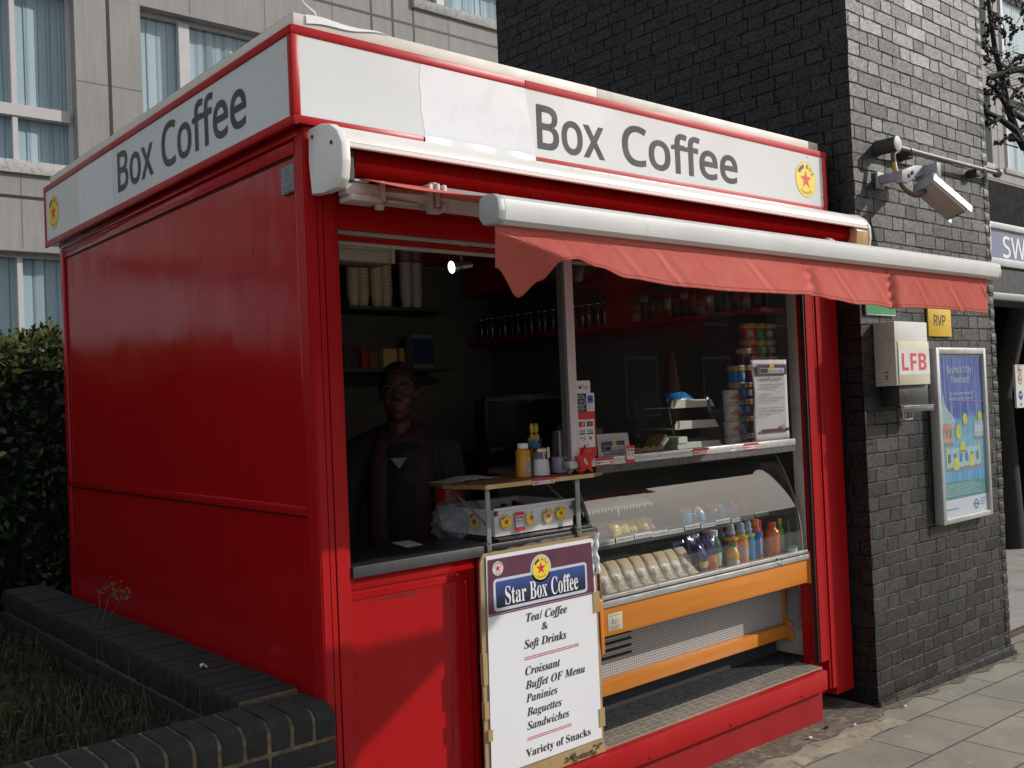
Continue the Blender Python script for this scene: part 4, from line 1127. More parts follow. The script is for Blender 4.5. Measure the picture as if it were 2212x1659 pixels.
for x0, x1 in ((.004, .0355), (3.0685, 3.086)):
    q = MB(); q.prism(cap, 'x', x0, x1, 0, False, .005)
    e = q.build('end_cap', WPC, AWN)
    q = MB()
    for y, z in ((-.05, 2.478), (-.165, 2.435)): q.lathe([(.0065, -.002), (.0065, .003), (.003, .0035)], (x0 - .001 if x0 < 1 else x1 - .001, y, z), 10, 0, 'x')
    if x0 < 1: q.build('screw', mat('cap screw dark', (.05, .05, .05), .4, .6), e)
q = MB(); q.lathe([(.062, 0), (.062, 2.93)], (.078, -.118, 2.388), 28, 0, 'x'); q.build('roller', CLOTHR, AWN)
q = MB(); q.box(.0365, .076, -.165, -.03, 2.315, 2.46, 0, .004); q.box(.05, .066, -.19, -.08, 2.32, 2.41); q.build('roller_bracket', mat('bracket shadow black', (.02, .02, .02), .6), AWN)
q = MB(); q.box(.12, 3.04, -.05, -.023, 2.29, 2.33, 0, .003); q.build('back_bar', ARM, AWN)
q = MB(); q.prism([(-.20, 2.31), (-.213, 2.33), (-.219, 2.40), (-.205, 2.414), (-.10, 2.414), (-.09, 2.31)], 'x', 2.955, 3.067, 0, False, .004); q.build('tape_wrap', mat('brown parcel tape', (.42, .30, .14), .35, var=.25, vscale=12), AWN)
q = MB()
def canopy(u, v):
    x = .098 + 2.985 * u; s_ = math.sin(v * math.pi)
    y = -.150 - .64 * v; z = 2.340 - .178 * v - .010 * s_ - .004 * s_ * math.sin(u * 21)
    return (x, y, z)
q.grid(canopy, 70, 14); q.build('canopy', CLOTH, AWN, solid=.0012)
q = MB()                                                   # front bar: eight-sided extrusion with a crisp lower lip
bar = [(-.838, 2.118), (-.834, 2.150), (-.818, 2.163), (-.785, 2.166), (-.760, 2.158), (-.755, 2.110), (-.772, 2.088), (-.818, 2.086), (-.832, 2.096)]
q.prism(bar, 'x', .120, 3.098, 0, True, 0); q.build('front_bar', WPB, AWN)
for x0, x1, mt in ((.094, .1195, mat('bar end grey', (.36, .37, .38), .5)), (3.0985, 3.114, mat('bar end white', (.60, .60, .60), .4))):
    q = MB(); c0 = (-.797, 2.126)
    q.prism([(c0[0] + (a - c0[0]) * 1.04, c0[1] + (b - c0[1]) * 1.04) for a, b in bar], 'x', x0, x1, 0, False, .004); q.build('bar_end', mt, AWN)
# valance: wavy hem, the near corner folded back, gathers at two seams
VX = [.118, .20, .28, .358, .412, .50, .622, .855, 1.10, 1.425, 1.56, 1.72, 1.889, 2.02, 2.159, 2.40, 2.639, 2.85, 3.035]
VZ = [1.990, 1.921, 1.962, 2.008, 2.015, 1.996, 1.970, 1.955, 1.950, 1.953, 1.957, 1.944, 1.933, 1.936, 1.928, 1.936, 1.938, 1.934, 1.930]
def hem(x):
    for i in range(len(VX) - 1):
        if x <= VX[i + 1]:
            t = max(0, (x - VX[i]) / (VX[i + 1] - VX[i])); t = t * t * (3 - 2 * t); return VZ[i] + (VZ[i + 1] - VZ[i]) * t
    return VZ[-1]
def val(u, v):
    x = .112 + 2.93 * u; zt = 2.0865; zb = hem(x); z = zt + (zb - zt) * v
    dep = zt - z
    y = -.800 + .012 * dep * 8 * math.sin(x * 2.6 + 1)
    fold = max(0., (.40 - x) / .29)                          # folded corner: lower left leans in under the bar
    lim = .018 + .06 * max(0, (x - .115) / .29)
    if dep > lim and x < .41:
        dy_ = (dep - lim) * 1.25 * min(1, fold * 2.5); y += dy_; x += dy_ * .80
    # slanting pull creases
    for x0, a in ((.55, .0012), (.71, .0022), (1.17, .0016), (1.70, .002), (1.97, .001), (2.33, .0012), (2.62, .002), (2.95, .006)):
        d = x - x0 - dep * 1.15
        y -= a * math.exp(-(d / .013) ** 2) * min(1, dep * 18)
        y += a * .8 * math.exp(-((d - .03) / .022) ** 2) * min(1, dep * 18)
    for xs, a in ((1.558, .7), (2.150, 1.3)):                 # gathered seams
        d = x - xs - dep * .22
        y += a * (.007 * math.exp(-(d / .022) ** 2) * math.sin(dep * 160 + d * 60) + .016 * math.exp(-((d - .02) / .03) ** 2) * min(1, dep * 14))
    y += .0010 * math.sin(x * 37 + dep * 50) * min(1, dep * 20)
    return (x + dep * .05, y, z)
q = MB(); q.grid(val, 460, 26); va = q.build('valance', CLOTH, AWN, solid=.0015)
q = MB(); q.grid(lambda u, v: tuple(Vector(val(u, .905 + .012 * v)) + Vector((0, -.0014, 0))), 460, 1); q.grid(lambda u, v: tuple(Vector(val(u, .14 + .01 * v)) + Vector((0, -.0014, 0))), 460, 1)
q.build('stitching', mat('stitching dark', (.30, .05, .045), .9, var=.5, vscale=200), va)
def arm(sx):
    q = MB(); X = lambda x: x if sx > 0 else 3.10 - x
    def bx(x0, x1, y0, y1, z0, z1, b=.003): q.box(X(x0), X(x1), y0, y1, z0, z1, 0, b)
    bx(.05, .175, -.165, -.115, 2.282, 2.322); bx(.055, .13, -.175, -.10, 2.323, 2.330); bx(.06, .17, -.18, -.105, 2.262, 2.281); bx(.175, .192, -.172, -.108, 2.270, 2.335)
    q.tube([(X(.19), -.14, 2.302), (X(.345), -.175, 2.300)], .024, 4); bx(.16, .185, -.17, -.15, 2.243, 2.262); bx(.2, .33, -.172, -.145, 2.268, 2.278)
    q.build('inner_arm', ARM, AWN)
    q = MB()
    bx(.335, .352, -.21, -.15, 2.258, 2.338, .006); bx(.362, .378, -.215, -.15, 2.262, 2.342, .007); bx(.384, .402, -.22, -.155, 2.250, 2.338, .007); bx(.345, .392, -.205, -.17, 2.244, 2.262, .005)
    q.lathe([(.013, -.05), (.013, .05)], (X(.368), -.185, 2.296), 12)
    q.build('elbow', ARM, AWN)
    q = MB(); a = Vector((X(.395), -.185, 2.296)); b = Vector((X(.80), -.752, 2.135))
    q.tube([a, b], .032, 4, 0, True, 1.25); q.build('outer_arm', ARM, AWN)
arm(1); arm(-1)

# ------------------------------------------------------------------ folding timber shelf on steel legs
SH = thing('folding_shelf', 'fold out wooden shelf on flat steel legs above the serving counter', 'shelf', (.94, .1, 1.1))
WOOD = NT('shelf wood'); p, x = WOOD.obj(); sc = WOOD.n('VectorMath', operation='MULTIPLY'); WOOD.l(p, sc.inputs[0]); sc.inputs[1].default_value = (2, 26, 26)
WOOD.base(WOOD.mix(WOOD.ramp(WOOD.noise(sc.outputs[0], 1.5, 5, .6), [(.3, 0.), (.7, 1.)]), (.16, .082, .040), (.24, .13, .062))); WOOD.rough(.42); WOOD = WOOD.m
EDGE = mat('shelf edge ply', (.56, .40, .18), .5, var=.18, vscale=20)
STEEL = mat('grey steel flat', (.30, .31, .31), .42, .55, var=.15, vscale=20)
out = [(.664, -.03), (1.214, -.03), (1.30, .0045), (1.30, .30), (.655, .30), (.60, .14)]
q = MB(); q.prism(out, 'z', 1.3045, 1.319); q.build('shelf_top', WOOD, SH)
q = MB(); q.box(.6635, 1.2145, -.0318, -.0296, 1.3035, 1.3195, 0); q.build('front_edging', EDGE, SH)
q = MB(); D = Dec(q, (0, -.0318, 0)); strip_sticker(D, .885, 1.003, 1.2985, 1.322); q.build('sticker', SM, SH, recalc=False)
for x0, x1 in ((.679, .699), (1.133, 1.156)):
    q = MB(); q.box(x0, x1, -.0085, -.0040, 1.058, 1.3040, 0, .001); q.box(x0 + .001, x1 - .001, -.004, .20, 1.2995, 1.304, 0)
    lg = q.build('leg', STEEL, SH)
    q = MB(); q.tube([((x0 + x1) / 2 - .004, -.003, 1.17), ((x0 + x1) / 2 - .012, .19, 1.298)], .0095, 4, 0, True, .35); q.build('brace', STEEL, SH)
    q = MB()
    for z in (1.075, 1.105): q.lathe([(.004, -.002), (.003, .0)], ((x0 + x1) / 2, -.0090, z), 8, 0, 'y')
    q.build('bolt', mat('bolt dark', (.05, .05, .05), .4, .5), lg)

# ------------------------------------------------------------------ things on the shelf
def bottle(name, prof, mats, mi, label, cat, loc, seg=22, group=None, parts=()):
    """lathe of revolution cut into named parts: parts = (part name, first ring, last ring)"""
    t = thing(name, label, cat, loc, group)
    for nm, a, b, mt in parts:
        q = MB(); q.lathe(prof[a:b + 1], loc, seg, 0, 'z', True); q.build(nm, mt, t)
    return t
MUST = mat('mustard sauce', (.56, .26, .015), .35, var=.12)
CAPW = mat('white plastic cap', (.72, .72, .72), .4, var=.03)
mb = bottle('mustard_bottle', [(.0, 0), (.026, 0), (.030, .004), (.030, .072), (.027, .08), (.0295, .09), (.0285, .104), (.020, .112), (.020, .1125), (.0215, .113), (.0215, .131), (.019, .133), (0, .1335)], None, None,
            'squat yellow mustard bottle with a white cap on the wooden shelf', 'bottle', (.962, .10, 1.3195), 22, None,
            (('body', 0, 7, MUST), ('cap', 8, 12, CAPW)))
q = MB(); L = (.962, .10, 1.3195)
q.grid(lambda u, v: (L[0] + .0304 * math.cos(-1.9 + 1.9 * u), L[1] + .0304 * math.sin(-1.9 + 1.9 * u), L[2] + .018 + .045 * v), 10, 2, 0); q.build('label', mat('mustard label', (.36, .35, .40), .5, var=.5, vscale=60), mb)
GL = glassmat('jar glass', 1.5, (.95, .97, .97), .02, .06)
SUG = mat('white sugar', (.72, .72, .74), .8, var=.1, bump=.4, bscale=200)
CHR = mat('chrome', (.6, .6, .6), .15, 1., var=.05)
L = (1.036, .08, 1.3195)
sj = thing('sugar_pourer', 'ribbed glass sugar pourer with metal spout beside the mustard bottle', 'jar', L)
q = MB(); q.lathe([(.036, 0), (.038, .004), (.036, .02), (.029, .085), (.026, .098)], L, 26); q.build('glass_jar', GL, sj)
q = MB(); q.lathe([(.0335, .004), (.034, .02), (.0305, .066), (.0, .069)], L, 26); q.build('sugar', SUG, sj)
q = MB(); q.lathe([(.0275, .096), (.028, .108), (.024, .113), (0, .1145)], L, 22); q.tube([(L[0] - .006, L[1] - .022, L[2] + .105), (L[0] - .004, L[1] - .024, L[2] + .06), (L[0] - .001, L[1] - .026, L[2] + .02)], .004, 8); q.build('spout_lid', CHR, sj)
q = MB(); q.box(L[0] + .010, L[0] + .022, L[1] - .031, L[1] - .026, L[2] + .07, L[2] + .113, 0, .002); q.build('paper_tab', mat('cream tab', (.56, .54, .40), .6), sj)
L = (1.072, .150, 1.3195)
bb = thing('honey_pourer', 'clear bottle with a pointed blue cap standing behind the sugar pourer', 'bottle', L)
q = MB(); q.lathe([(.034, 0), (.036, .01), (.032, .07), (.024, .105), (.0215, .112)], L, 24); q.build('glass_body', glassmat('pale plastic', 1.45, (.75, .77, .82), .1, .25, (.55, .56, .62)), bb)
q = MB(); q.lathe([(.0225, .108), (.023, .116), (.016, .126), (.009, .138), (.006, .142), (0, .1425)], L, 20); q.build('blue_cap', mat('blue cap', (.02, .17, .42), .4), bb)
q = MB(); q.lathe([(.024, .112), (.030, .145)], L, 22, 0, 'z', False); q.build('clear_collar', GL, bb)
L = (1.166, .10, 1.3195)
lv = thing('fountain_speaker', 'small lilac speaker with a tall clear cone dome on the wooden shelf', 'speaker', L)
LIL = mat('lilac plastic', (.44, .42, .56), .3, var=.04, spec=.6)
q = MB(); q.lathe([(.0, 0), (.030, 0), (.040, .006), (.0445, .026), (.0435, .046), (.040, .064), (.0385, .0665), (.0, .0665)], L, 30); q.build('base', LIL, lv)
q = MB(); q.lathe([(.0385, .067), (.034, .10), (.023, .160), (.017, .182), (.011, .192), (.0, .1965)], L, 28, 0, 'z', False); q.build('dome', glassmat('dome acrylic', 1.5, (.88, .9, .9), .015, .05), lv)
d = Vector((-.25, -.97, 0)).normalized(); M = Matrix.Translation(Vector(L) + d * .0395 + Vector((.012, 0, .034))) @ d.to_track_quat('Z', 'Y').to_matrix().to_4x4()
q = MB(); q.lathe([(.016, -.006), (.016, .002), (.013, .003)], (0, 0, 0), 20, 0, 'z', True, M); sr = q.build('speaker_ring', BLK, lv)
q = MB(); q.lathe([(.0115, .003), (.0115, .0035), (.006, .006), (0, .007)], (0, 0, 0), 18, 0, 'z', True, M); q.build('speaker_cone', CHR, sr)
q = MB(); q.tube([(L[0] - .004, L[1], L[2] + .066), (L[0] - .004, L[1], L[2] + .17)], .004, 8); q.build('fountain_tube', mat('tube pale', (.45, .47, .50), .3), lv)
q = MB()
for i, x in enumerate((1.098, 1.121)):
    q.tube([(x, .195, 1.3195), (x, .195, 1.47)], .007, 8); q.box(x - .010, x + .010, .187, .203, 1.455, 1.478, 0, .003); q.lathe([(.009, 0), (.010, .022), (.006, .036), (0, .038)], (x, .195, 1.487), 10)
    q.tube([(x, .195, 1.476), (x, .195, 1.49)], .0045, 6)
q.build('sauce_dispenser', mat('yellow dispenser', (.50, .35, .015), .4), None, 'pair of joined yellow sauce nozzles behind the lilac speaker', 'dispenser')
ss = thing('star_ornament', 'red wooden star ornament in front of a plain tan star at the shelf end', 'ornament', (1.195, -.0, 1.3195))
def starpts(cx, cz, r, inner=.45, rot=90): return [(cx + (r if i % 2 == 0 else r * inner) * math.cos(math.radians(rot + 36 * i)), cz + (r if i % 2 == 0 else r * inner) * math.sin(math.radians(rot + 36 * i))) for i in range(10)]
q = MB(); q.prism(starpts(1.193, 1.370, .064), 'y', -.0135, -.0045, 0, False, .0012); q.build('red_star', mat('red star paint', (.55, .012, .012), .35, var=.05), ss)
q = MB(); q.prism(starpts(1.168, 1.3715, .064), 'y', .018, .026, 0, False, .0012); q.box(1.165, 1.195, -.0045, .018, 1.330, 1.338); q.build('tan_star', mat('plain mdf', (.40, .33, .24), .7), ss)
q = MB(); D = Dec(q, (0, -.0136, 0)); D.poly([(1.180, 1.378), (1.186, 1.384), (1.194, 1.372), (1.202, 1.358), (1.196, 1.352), (1.184, 1.362)], 1, 0); q.build('star_label', mat('star tag', (.55, .52, .46), .5, var=.4, vscale=100), ss)
q = MB(); q.grid(lambda u, v: (.64 + .27 * u, .16 + .13 * v, 1.3205 + .016 * max(0, math.sin(u * 3.1)) * (.4 + .6 * math.sin(v * 3.1)) * (1 + .4 * math.sin(u * 25 + v * 7)) * .8), 26, 16)
q.build('napkin_bag', mat('thin white plastic', (.30, .30, .31), .4, var=.3, vscale=14), None, 'crumpled pale plastic bag lying at the back of the wooden shelf', 'bag', solid=.001)

# ------------------------------------------------------------------ white tray of bars on the counter
TR = thing('snack_tray', 'white plastic tray with round star badges on its front under the shelf', 'tray', (.95, .2, 1.113))
TW = mat('tray white plastic', (.62, .61, .61), .4, var=.08, vscale=7, dirt=((.40, .38, .36), 12, .62))
q = MB(); a0, a1, b0, b1, zz0, zz1 = .752, 1.152, .035, .36, 1.118, 1.2175
def ring(e, z): return [(a0 - e * .3, b0 - e * .3, z), (a1 + e * .3, b0 - e * .3, z), (a1 + e * .3, b1 + e, z), (a0 - e, b1 + e, z)]
lo, hi, ri, li = ring(0, zz0), ring(.012, zz1), ring(.002, zz1), ring(-.012, zz0 + .006)
vs = lo + hi + [(v[0], v[1], zz1 + .001) for v in ring(.018, zz1)] + ri + li
fs = [(0, 1, 2, 3)]
for k in range(4):
    for r in range(4): fs.append((r * 4 + k, r * 4 + (k + 1) % 4, (r + 1) * 4 + (k + 1) % 4, (r + 1) * 4 + k))
fs.append((16, 17, 18, 19)); q.add(vs, fs); q.build('tray_body', TW, TR, recalc=False)
q = MB(); q.box(a0 - .006, a1 + .008, b0 - .010, b0 - .001, zz1 - .005, zz1 + .006, 0, .002); q.build('rim', TW, TR)
q = MB(); D = Dec(q, (0, b0 - .0105, 0), step=.0004)
emblem(D, .800, 1.1695, .0265, 0, 1, 2, 1, 1., 3); emblem(D, 1.013, 1.1695, .0265, 4, 1, 2, 1, 1., 3); emblem(D, 1.081, 1.173, .0265, 0, 1, 2, 1, 1., 3)
D.poly([(.9385, 1.149), (.9385, 1.15)] + [(.924 + .0265 * math.cos(math.radians(t)), 1.172 + .0265 * math.sin(math.radians(t))) for t in range(115, 300, 12)], 1, 0)
D.star(.926, 1.172, .015, 2, 1, .4, 80)
q.build('badge', [YEL, BRD, BLK, RIM, YELP], TR, recalc=False)
q = MB(); D = Dec(q, (0, b0 - .0105, 0), step=.0004); card_sticker(D, .844, .890, 1.129, 1.1995); q.build('sticker', SM, TR, recalc=False)
q = MB(); D = Dec(q, (a0 - .0045, 0, 0), (0, -1, 0), step=.0004); emblem(D, -.150, 1.168, .033, 4, 1, 2, 1, 1., 3); q.build('side_badge', [YEL, BRD, BLK, RIM, YELP], TR, recalc=False)
q = MB()
for x in (.84, .93, 1.06): q.lathe([(.0035, 0), (.002, -.002)], (x, b0 - .011, 1.192 + .01 * (x - .84)), 8, 0, 'y')
q.build('stud', mat('stud grey', (.25, .25, .25), .4, .5), TR)
q = MB(); q.box(a1 - .004, a1 + .0045, b0 - .0125, b0 - .003, 1.185, 1.2165); q.box(a0 - .004, a0 + .008, b0 - .0125, b0 - .003, 1.195, 1.214); q.build('corner_tape', mat('corner tape brown', (.14, .07, .05), .5), TR)
CH = mat('chocolate wrapper', (.030, .014, .012), .4, var=.3)
for (x, y, r, lab) in ((.90, .12, .35, 'dark wrapped bar sticking up at the left inside the white badge tray'), (1.0, .16, .1, 'dark wrapped bar lying low behind the other in the white badge tray'), (.845, .10, 1.2, 'short reddish wrapped bar at the left end of the white badge tray')):
    q = MB(); M = Matrix.Translation((x, y, 1.206)) @ Matrix.Rotation(.25, 4, 'Y') @ Matrix.Rotation(r, 4, 'Z')
    q.box(-.05, .05, -.016, .016, -.011, .011, 0, .006, 2, M); q.build('snack_bar', CH, None, lab, 'snack', 'bars in the white badge tray')
q = MB(); q.box(.745, 1.235, .006, .39, 1.1012, 1.1128, 0, .004); q.build('baking_sheet', mat('black sheet', (.03, .03, .032), .25, var=.3, vscale=20, spec=.7), None, 'shiny black sheet lying under the white badge tray on the counter', 'sheet')
tin = thing('red_tin', 'round red tin behind the plastic bag on the counter', 'tin', (.86, .45, 1.101))
q = MB(); q.lathe([(.06, 0), (.062, .01), (.062, .165), (.060, .17)], (.86, .45, 1.101), 26); q.build('can_body', mat('tin red', (.33, .010, .018), .3, var=.1), tin)
q = MB(); q.lathe([(.061, .1705), (.063, .174), (.060, .190), (.03, .193), (.0, .193)], (.86, .45, 1.101), 26); q.build('lid', mat('tin lid dark', (.12, .01, .012), .35), tin)
q = MB(); random.seed(3)
def bagf(u, v):
    th = 6.2832 * u; r = (.085 + .02 * math.sin(v * 3.14)) * (1 - .25 * v ** 3) * (1 + .10 * math.sin(th * 5 + v * 9) + .06 * math.sin(th * 11 - v * 14))
    return (.775 + r * math.cos(th) * 1.05, .28 + r * math.sin(th), 1.1025 + .135 * v)
q.grid(bagf, 48, 14); q.build('bag_of_napkins', glassmat('cloudy polythene', 1.4, (.85, .85, .87), .12, .32, (.50, .50, .53)), None, 'cloudy bulging polythene bag standing left of the white badge tray', 'bag')
q = MB(); q.add([(.47, .200, 1.1022), (.545, .205, 1.1022), (.585, .35, 1.1022), (.500, .350, 1.1026)], [(0, 1, 2, 3)]); q.build('paper_note', mat('lilac paper', (.52, .48, .62), .7), None, 'pale lilac paper slip lying on the black serving counter', 'paper', solid=.0006)

# ------------------------------------------------------------------ menu board
MBD = thing('menu_board', 'tall white coffee menu board with maroon header leaning on the counter', 'menu board', (.90, -.045, .235))
CARD = mat('brown card', (.36, .26, .145), .8, var=.25, vscale=10, dirt=((.20, .14, .075), 25, .6))
TAPE = mat('parcel tape shiny', (.40, .28, .13), .28, var=.15)
q = MB()
q.prism([(.600, .237), (1.195, .237), (1.193, .30), (1.197, .62), (1.192, .66), (1.190, 1.072), (.628, 1.079), (.612, 1.05), (.605, .7)], 'y', -.046, -.038); q.build('card_backing', CARD, MBD)
PAPER = mat('menu paper', (.74, .75, .78), .5, var=.04, vscale=2); MAR = mat('menu maroon', (.105, .026, .056), .45, var=.08); PALE = mat('menu pale outline', (.52, .57, .66), .45, var=0)
def menublue():
    N = NT('menu blue'); p, x = N.pos(); N.base(N.ramp(N.math('DIVIDE', N.math('SUBTRACT', x[2], .875), .105), [(0., (.006, .008, .02)), (.35, (.012, .022, .09)), (1., (.035, .085, .30))])); N.rough(.42); return N.m
INK = mat('menu ink', (.015, .013, .022), .5, var=0); LETW = mat('menu white letters', (.78, .78, .80), .45, var=0); PINK = mat('menu rule red', (.52, .08, .11), .5, var=.2, vscale=60); CRE = mat('small badge cream', (.62, .58, .52), .5, var=0)
q = MB()
def sheet(u, v):
    x = .622 + .556 * u + (.014 * v if u < .01 else .014 * v * (1 - u)); z = .292 + .778 * v
    return (x, -.0475 - .0034 - .0003 * math.sin(v * 5 + u * 2), z)
q.grid(sheet, 16, 24); q.build('paper_sheet', PAPER, MBD, recalc=False)
q = MB(); D = Dec(q, (0, -.0520, 0), step=.0004)
for x0, x1, z0, z1 in ((.637, 1.168, .862, 1.055),): D.poly([(.636, .861), (1.170, .861), (1.163, 1.055), (.642, 1.056)], 1, 0)
D.rrect(.662, 1.132, .868, .984, .016, 2, 1); D.rrect(.673, 1.122, .879, .974, .008, 3, 2); D.rect(.637, 1.169, .855, .859, 1, 0)
D.disc(.893, .993, .0515, 3, 1, .051); 
hd = q.build('header', [MAR, PALE, menublue()], MBD, recalc=False)
q = MB(); D = Dec(q, (0, -.0520, 0), step=.0004); emblem(D, .893, .993, .043, 0, 1, 2, 5, 1., 3); q.build('badge', [YEL, BRD, BLK, RIM], hd, recalc=False)
q = MB(); D = Dec(q, (0, -.0520, 0), step=.0004); emblem(D, .686, 1.021, .0255, 0, 1, 2, 3, 1., None, True, False); q.build('small_badge', [CRE, BRD, BLK], hd, recalc=False)
q = MB(); D = Dec(q, (0, -.0520, 0), step=.0004)
for t, a, b in (('Star', .714, .815), ('Box', .833, .919), ('Coffee', .940, 1.080)): D.text(t, 'serb', a + .002, .8855, .064, b - a, 6, 1); D.text(t, 'serb', a, .887, .064, b - a, 7, 0)
q.build('title', [LETW, INK], hd, recalc=False)
q = MB(); D = Dec(q, (0, -.0520, 0), step=.0004)
for t, x0, x1, z, h, sty in (('Tea/ Coffee', .813, 1.020, .807, .030, 'seri'), ('&', .889, .918, .765, .027, 'serb'), ('Soft Drinks', .798, 1.011, .711, .030, 'seri'), ('Croissant', .798, .973, .614, .030, 'seri'),
                             ('Buffet OF Menu', .796, 1.101, .564, .029, 'seri'), ('Paninies', .796, .953, .516, .029, 'seri'), ('Baguettes', .797, .972, .466, .029, 'seri'), ('Sandwiches', .796, 1.008, .416, .029, 'seri'), ('Variety of Snacks', .785, 1.117, .320, .028, 'serb')):
    q = MB(); D = Dec(q, (0, -.0520, 0), step=.0004); D.text(t, sty, x0, z, h, x1 - x0, 1, 0); q.build('menu_line', INK, MBD, recalc=False)
for x0, x1, z in ((.797, 1.076, .676), (.795, 1.019, .384)):
    q = MB(); D = Dec(q, (0, -.0520, 0), step=.0004)
    for dz in (-.0045, .0025):
        for i in range(9): D.rect(x0 + (x1 - x0) * i / 9, x0 + (x1 - x0) * (i + .93) / 9, z + dz - .0016, z + dz + .0016, 1, 0)
    q.build('red_rule', PINK, MBD, recalc=False)
for a in ((.604, .645, .62, .73), (.603, .642, .50, .56), (1.166, 1.198, .335, .405), (1.160, 1.196, .78, .86), (.615, .65, .42, .46)):
    q = MB(); q.box(a[0] if a[0] > 1 else a[0] - .002, a[1] if a[0] > 1 else a[0] + .018, -.0535, -.0365, a[2], a[3]); q.build('brown_tape', TAPE, MBD)
q = MB()
q.prism([(.604, .2365), (1.194, .2365), (1.192, .262), (1.10, .276), (1.02, .268), (.9, .287), (.8, .280), (.70, .294), (.61, .288)], 'y', -.0531, -.0465); q.build('brown_tape', TAPE, MBD)
q = MB(); q.box(.66, 1.17, -.0466, -.037, 1.0725, 1.0795); q.build('brown_tape', TAPE, MBD)
q = MB()
for i in range(26):
    x = random.uniform(.98, 1.19); z = random.uniform(.238, .276); r = random.uniform(.006, .018)
    q.add([(x + r * math.cos(t) * random.uniform(.5, 1.2), -.0536 - .0002 * i, z + r * .6 * math.sin(t) * random.uniform(.5, 1.2)) for t in (0, 1.1, 2.2, 3.4, 4.5, 5.5)], [(0, 1, 2, 3, 4, 5)])
q.build('torn_card', mat('torn dark card', (.10, .075, .045), .9, var=.5, vscale=50), MBD, recalc=False)
q = MB(); q.grid(lambda u, v: (1.178 + .022 * u + .004 * math.sin(v * 9), -.0535 - .012 * u * (1 - u) * 3 - .004 * math.sin(v * 21), .93 + .16 * v), 6, 30); q.build('curled_edge', PAPER, MBD)
# ------------------------------------------------------------------ chilled display counter
FR = thing('display_counter', 'curved glass chilled display counter with orange front panels and perforated grille', 'display counter', (2.02, .25, .25))
ORG = NT('orange laminate'); p, x = ORG.obj(); sc = ORG.n('VectorMath', operation='MULTIPLY'); ORG.l(p, sc.inputs[0]); sc.inputs[1].default_value = (1.3, 14, 14)
ORG.base(ORG.mix(ORG.ramp(ORG.noise(sc.outputs[0], 1.6, 5, .6), [(.3, 0.), (.72, 1.)]), (.52, .165, .016), (.64, .235, .028))); ORG.rough(.36); ORG = ORG.m
q = MB(); q.box(1.284, 2.770, .028, .052, .647, .764, 0, .003); q.build('front_panel', ORG, FR)
q = MB(); q.prism([(.014, .585), (.22, .60), (.22, .83), (.06, .832), (.016, .80)], 'x', 1.2635, 1.2835, 0, False, .002); q.build('end_panel', ORG, FR)
q = MB(); q.box(2.7705, 2.7885, .024, .20, .640, .80, 0, .002); q.build('end_panel', ORG, FR)
q = MB(); q.box(1.286, 2.769, .018, .060, .7645, .790, 0, .003); q.box(1.286, 2.769, .022, .056, .796, .812, 0, .003)
trm = q.build('trim', ALU, FR)
q = MB(); q.box(1.287, 2.768, .026, .05, .790, .796); q.build('trim_groove', mat('groove dirt', (.02, .02, .02), .8, var=.5), trm)
q = MB(); q.ball((2.50, .017, .778), (.008, .003, .004), 0, 8, 5); q.ball((2.52, .017, .770), (.006, .003, .004), 0, 8, 5); q.ball((2.495, .02, .80), (.004, .003, .006), 0, 8, 5); q.build('scuff_mark', BLK, trm)
q = MB(); q.box(1.318, 1.404, .0262, .0285, .665, .735, 0, .001); D = Dec(q, (0, .0262, 0), step=.0004)
D.rect(1.343, 1.349, .692, .714, 1, 1); D.disc(1.366, .700, .010, 1, 1); D.disc(1.366, .700, .0075, 2, 0)
for i, zz in enumerate((.682, .676, .671)): D.rect(1.330 + .005 * i, 1.390 - .007 * i, zz - .001, zz + .001, 1, 1)
D.rect(1.328, 1.394, .725, .727, 1, 1)
q.build('rating_plate', [mat('plate cream', (.50, .47, .36), .5), mat('plate print', (.14, .13, .10), .5)], FR, recalc=False)
def perfmat():
    N = NT('perforated grille'); p, x = N.obj()
    pt = .0118
    def cellf(s): 
        a = N.math('DIVIDE', s, pt); return N.math('SUBTRACT', N.math('SUBTRACT', a, N.math('FLOOR', a)), .5)
    a, b = cellf(x[0]), cellf(x[2])
    r = N.math('SQRT', N.math('ADD', N.math('MULTIPLY', a, a), N.math('MULTIPLY', b, b)))
    hole = N.math('LESS_THAN', r, .235)
    N.base(N.mix(hole, N.mix(N.noise(p, 3, 4), (.36, .355, .35), (.44, .435, .43)), (.012, .012, .013))); N.rough(.45)
    N.bump(N.math('SUBTRACT', 1., hole), .5, .002)
    return N.m
q = MB(); q.box(1.235, 2.815, .218, .232, .405, .665, 0); gr = q.build('grille', perfmat(), FR)
q = MB()
for i in range(5):
    z = .612 - i * .0305; q.box(1.24, 1.655, .2165, .2185, z - .0062, z + .0062)
q.build('grille_slot', DARKLINE, gr)
q = MB(); q.box(1.232, 2.806, .178, .240, .345, .408, 0, .004); q.build('lower_bar', ORG, FR)
q = MB(); q.prism([(.165, .325), (.25, .325), (.25, .66), (.205, .66), (.205, .43), (.165, .415)], 'x', 2.8065, 2.822, 0, False, .002); q.build('lower_bracket', ORG, FR)
q = MB(); q.box(1.24, 2.80, .26, .70, .2495, .645); q.build('plinth_box', mat('counter plinth dark', (.03, .03, .033), .7), FR)
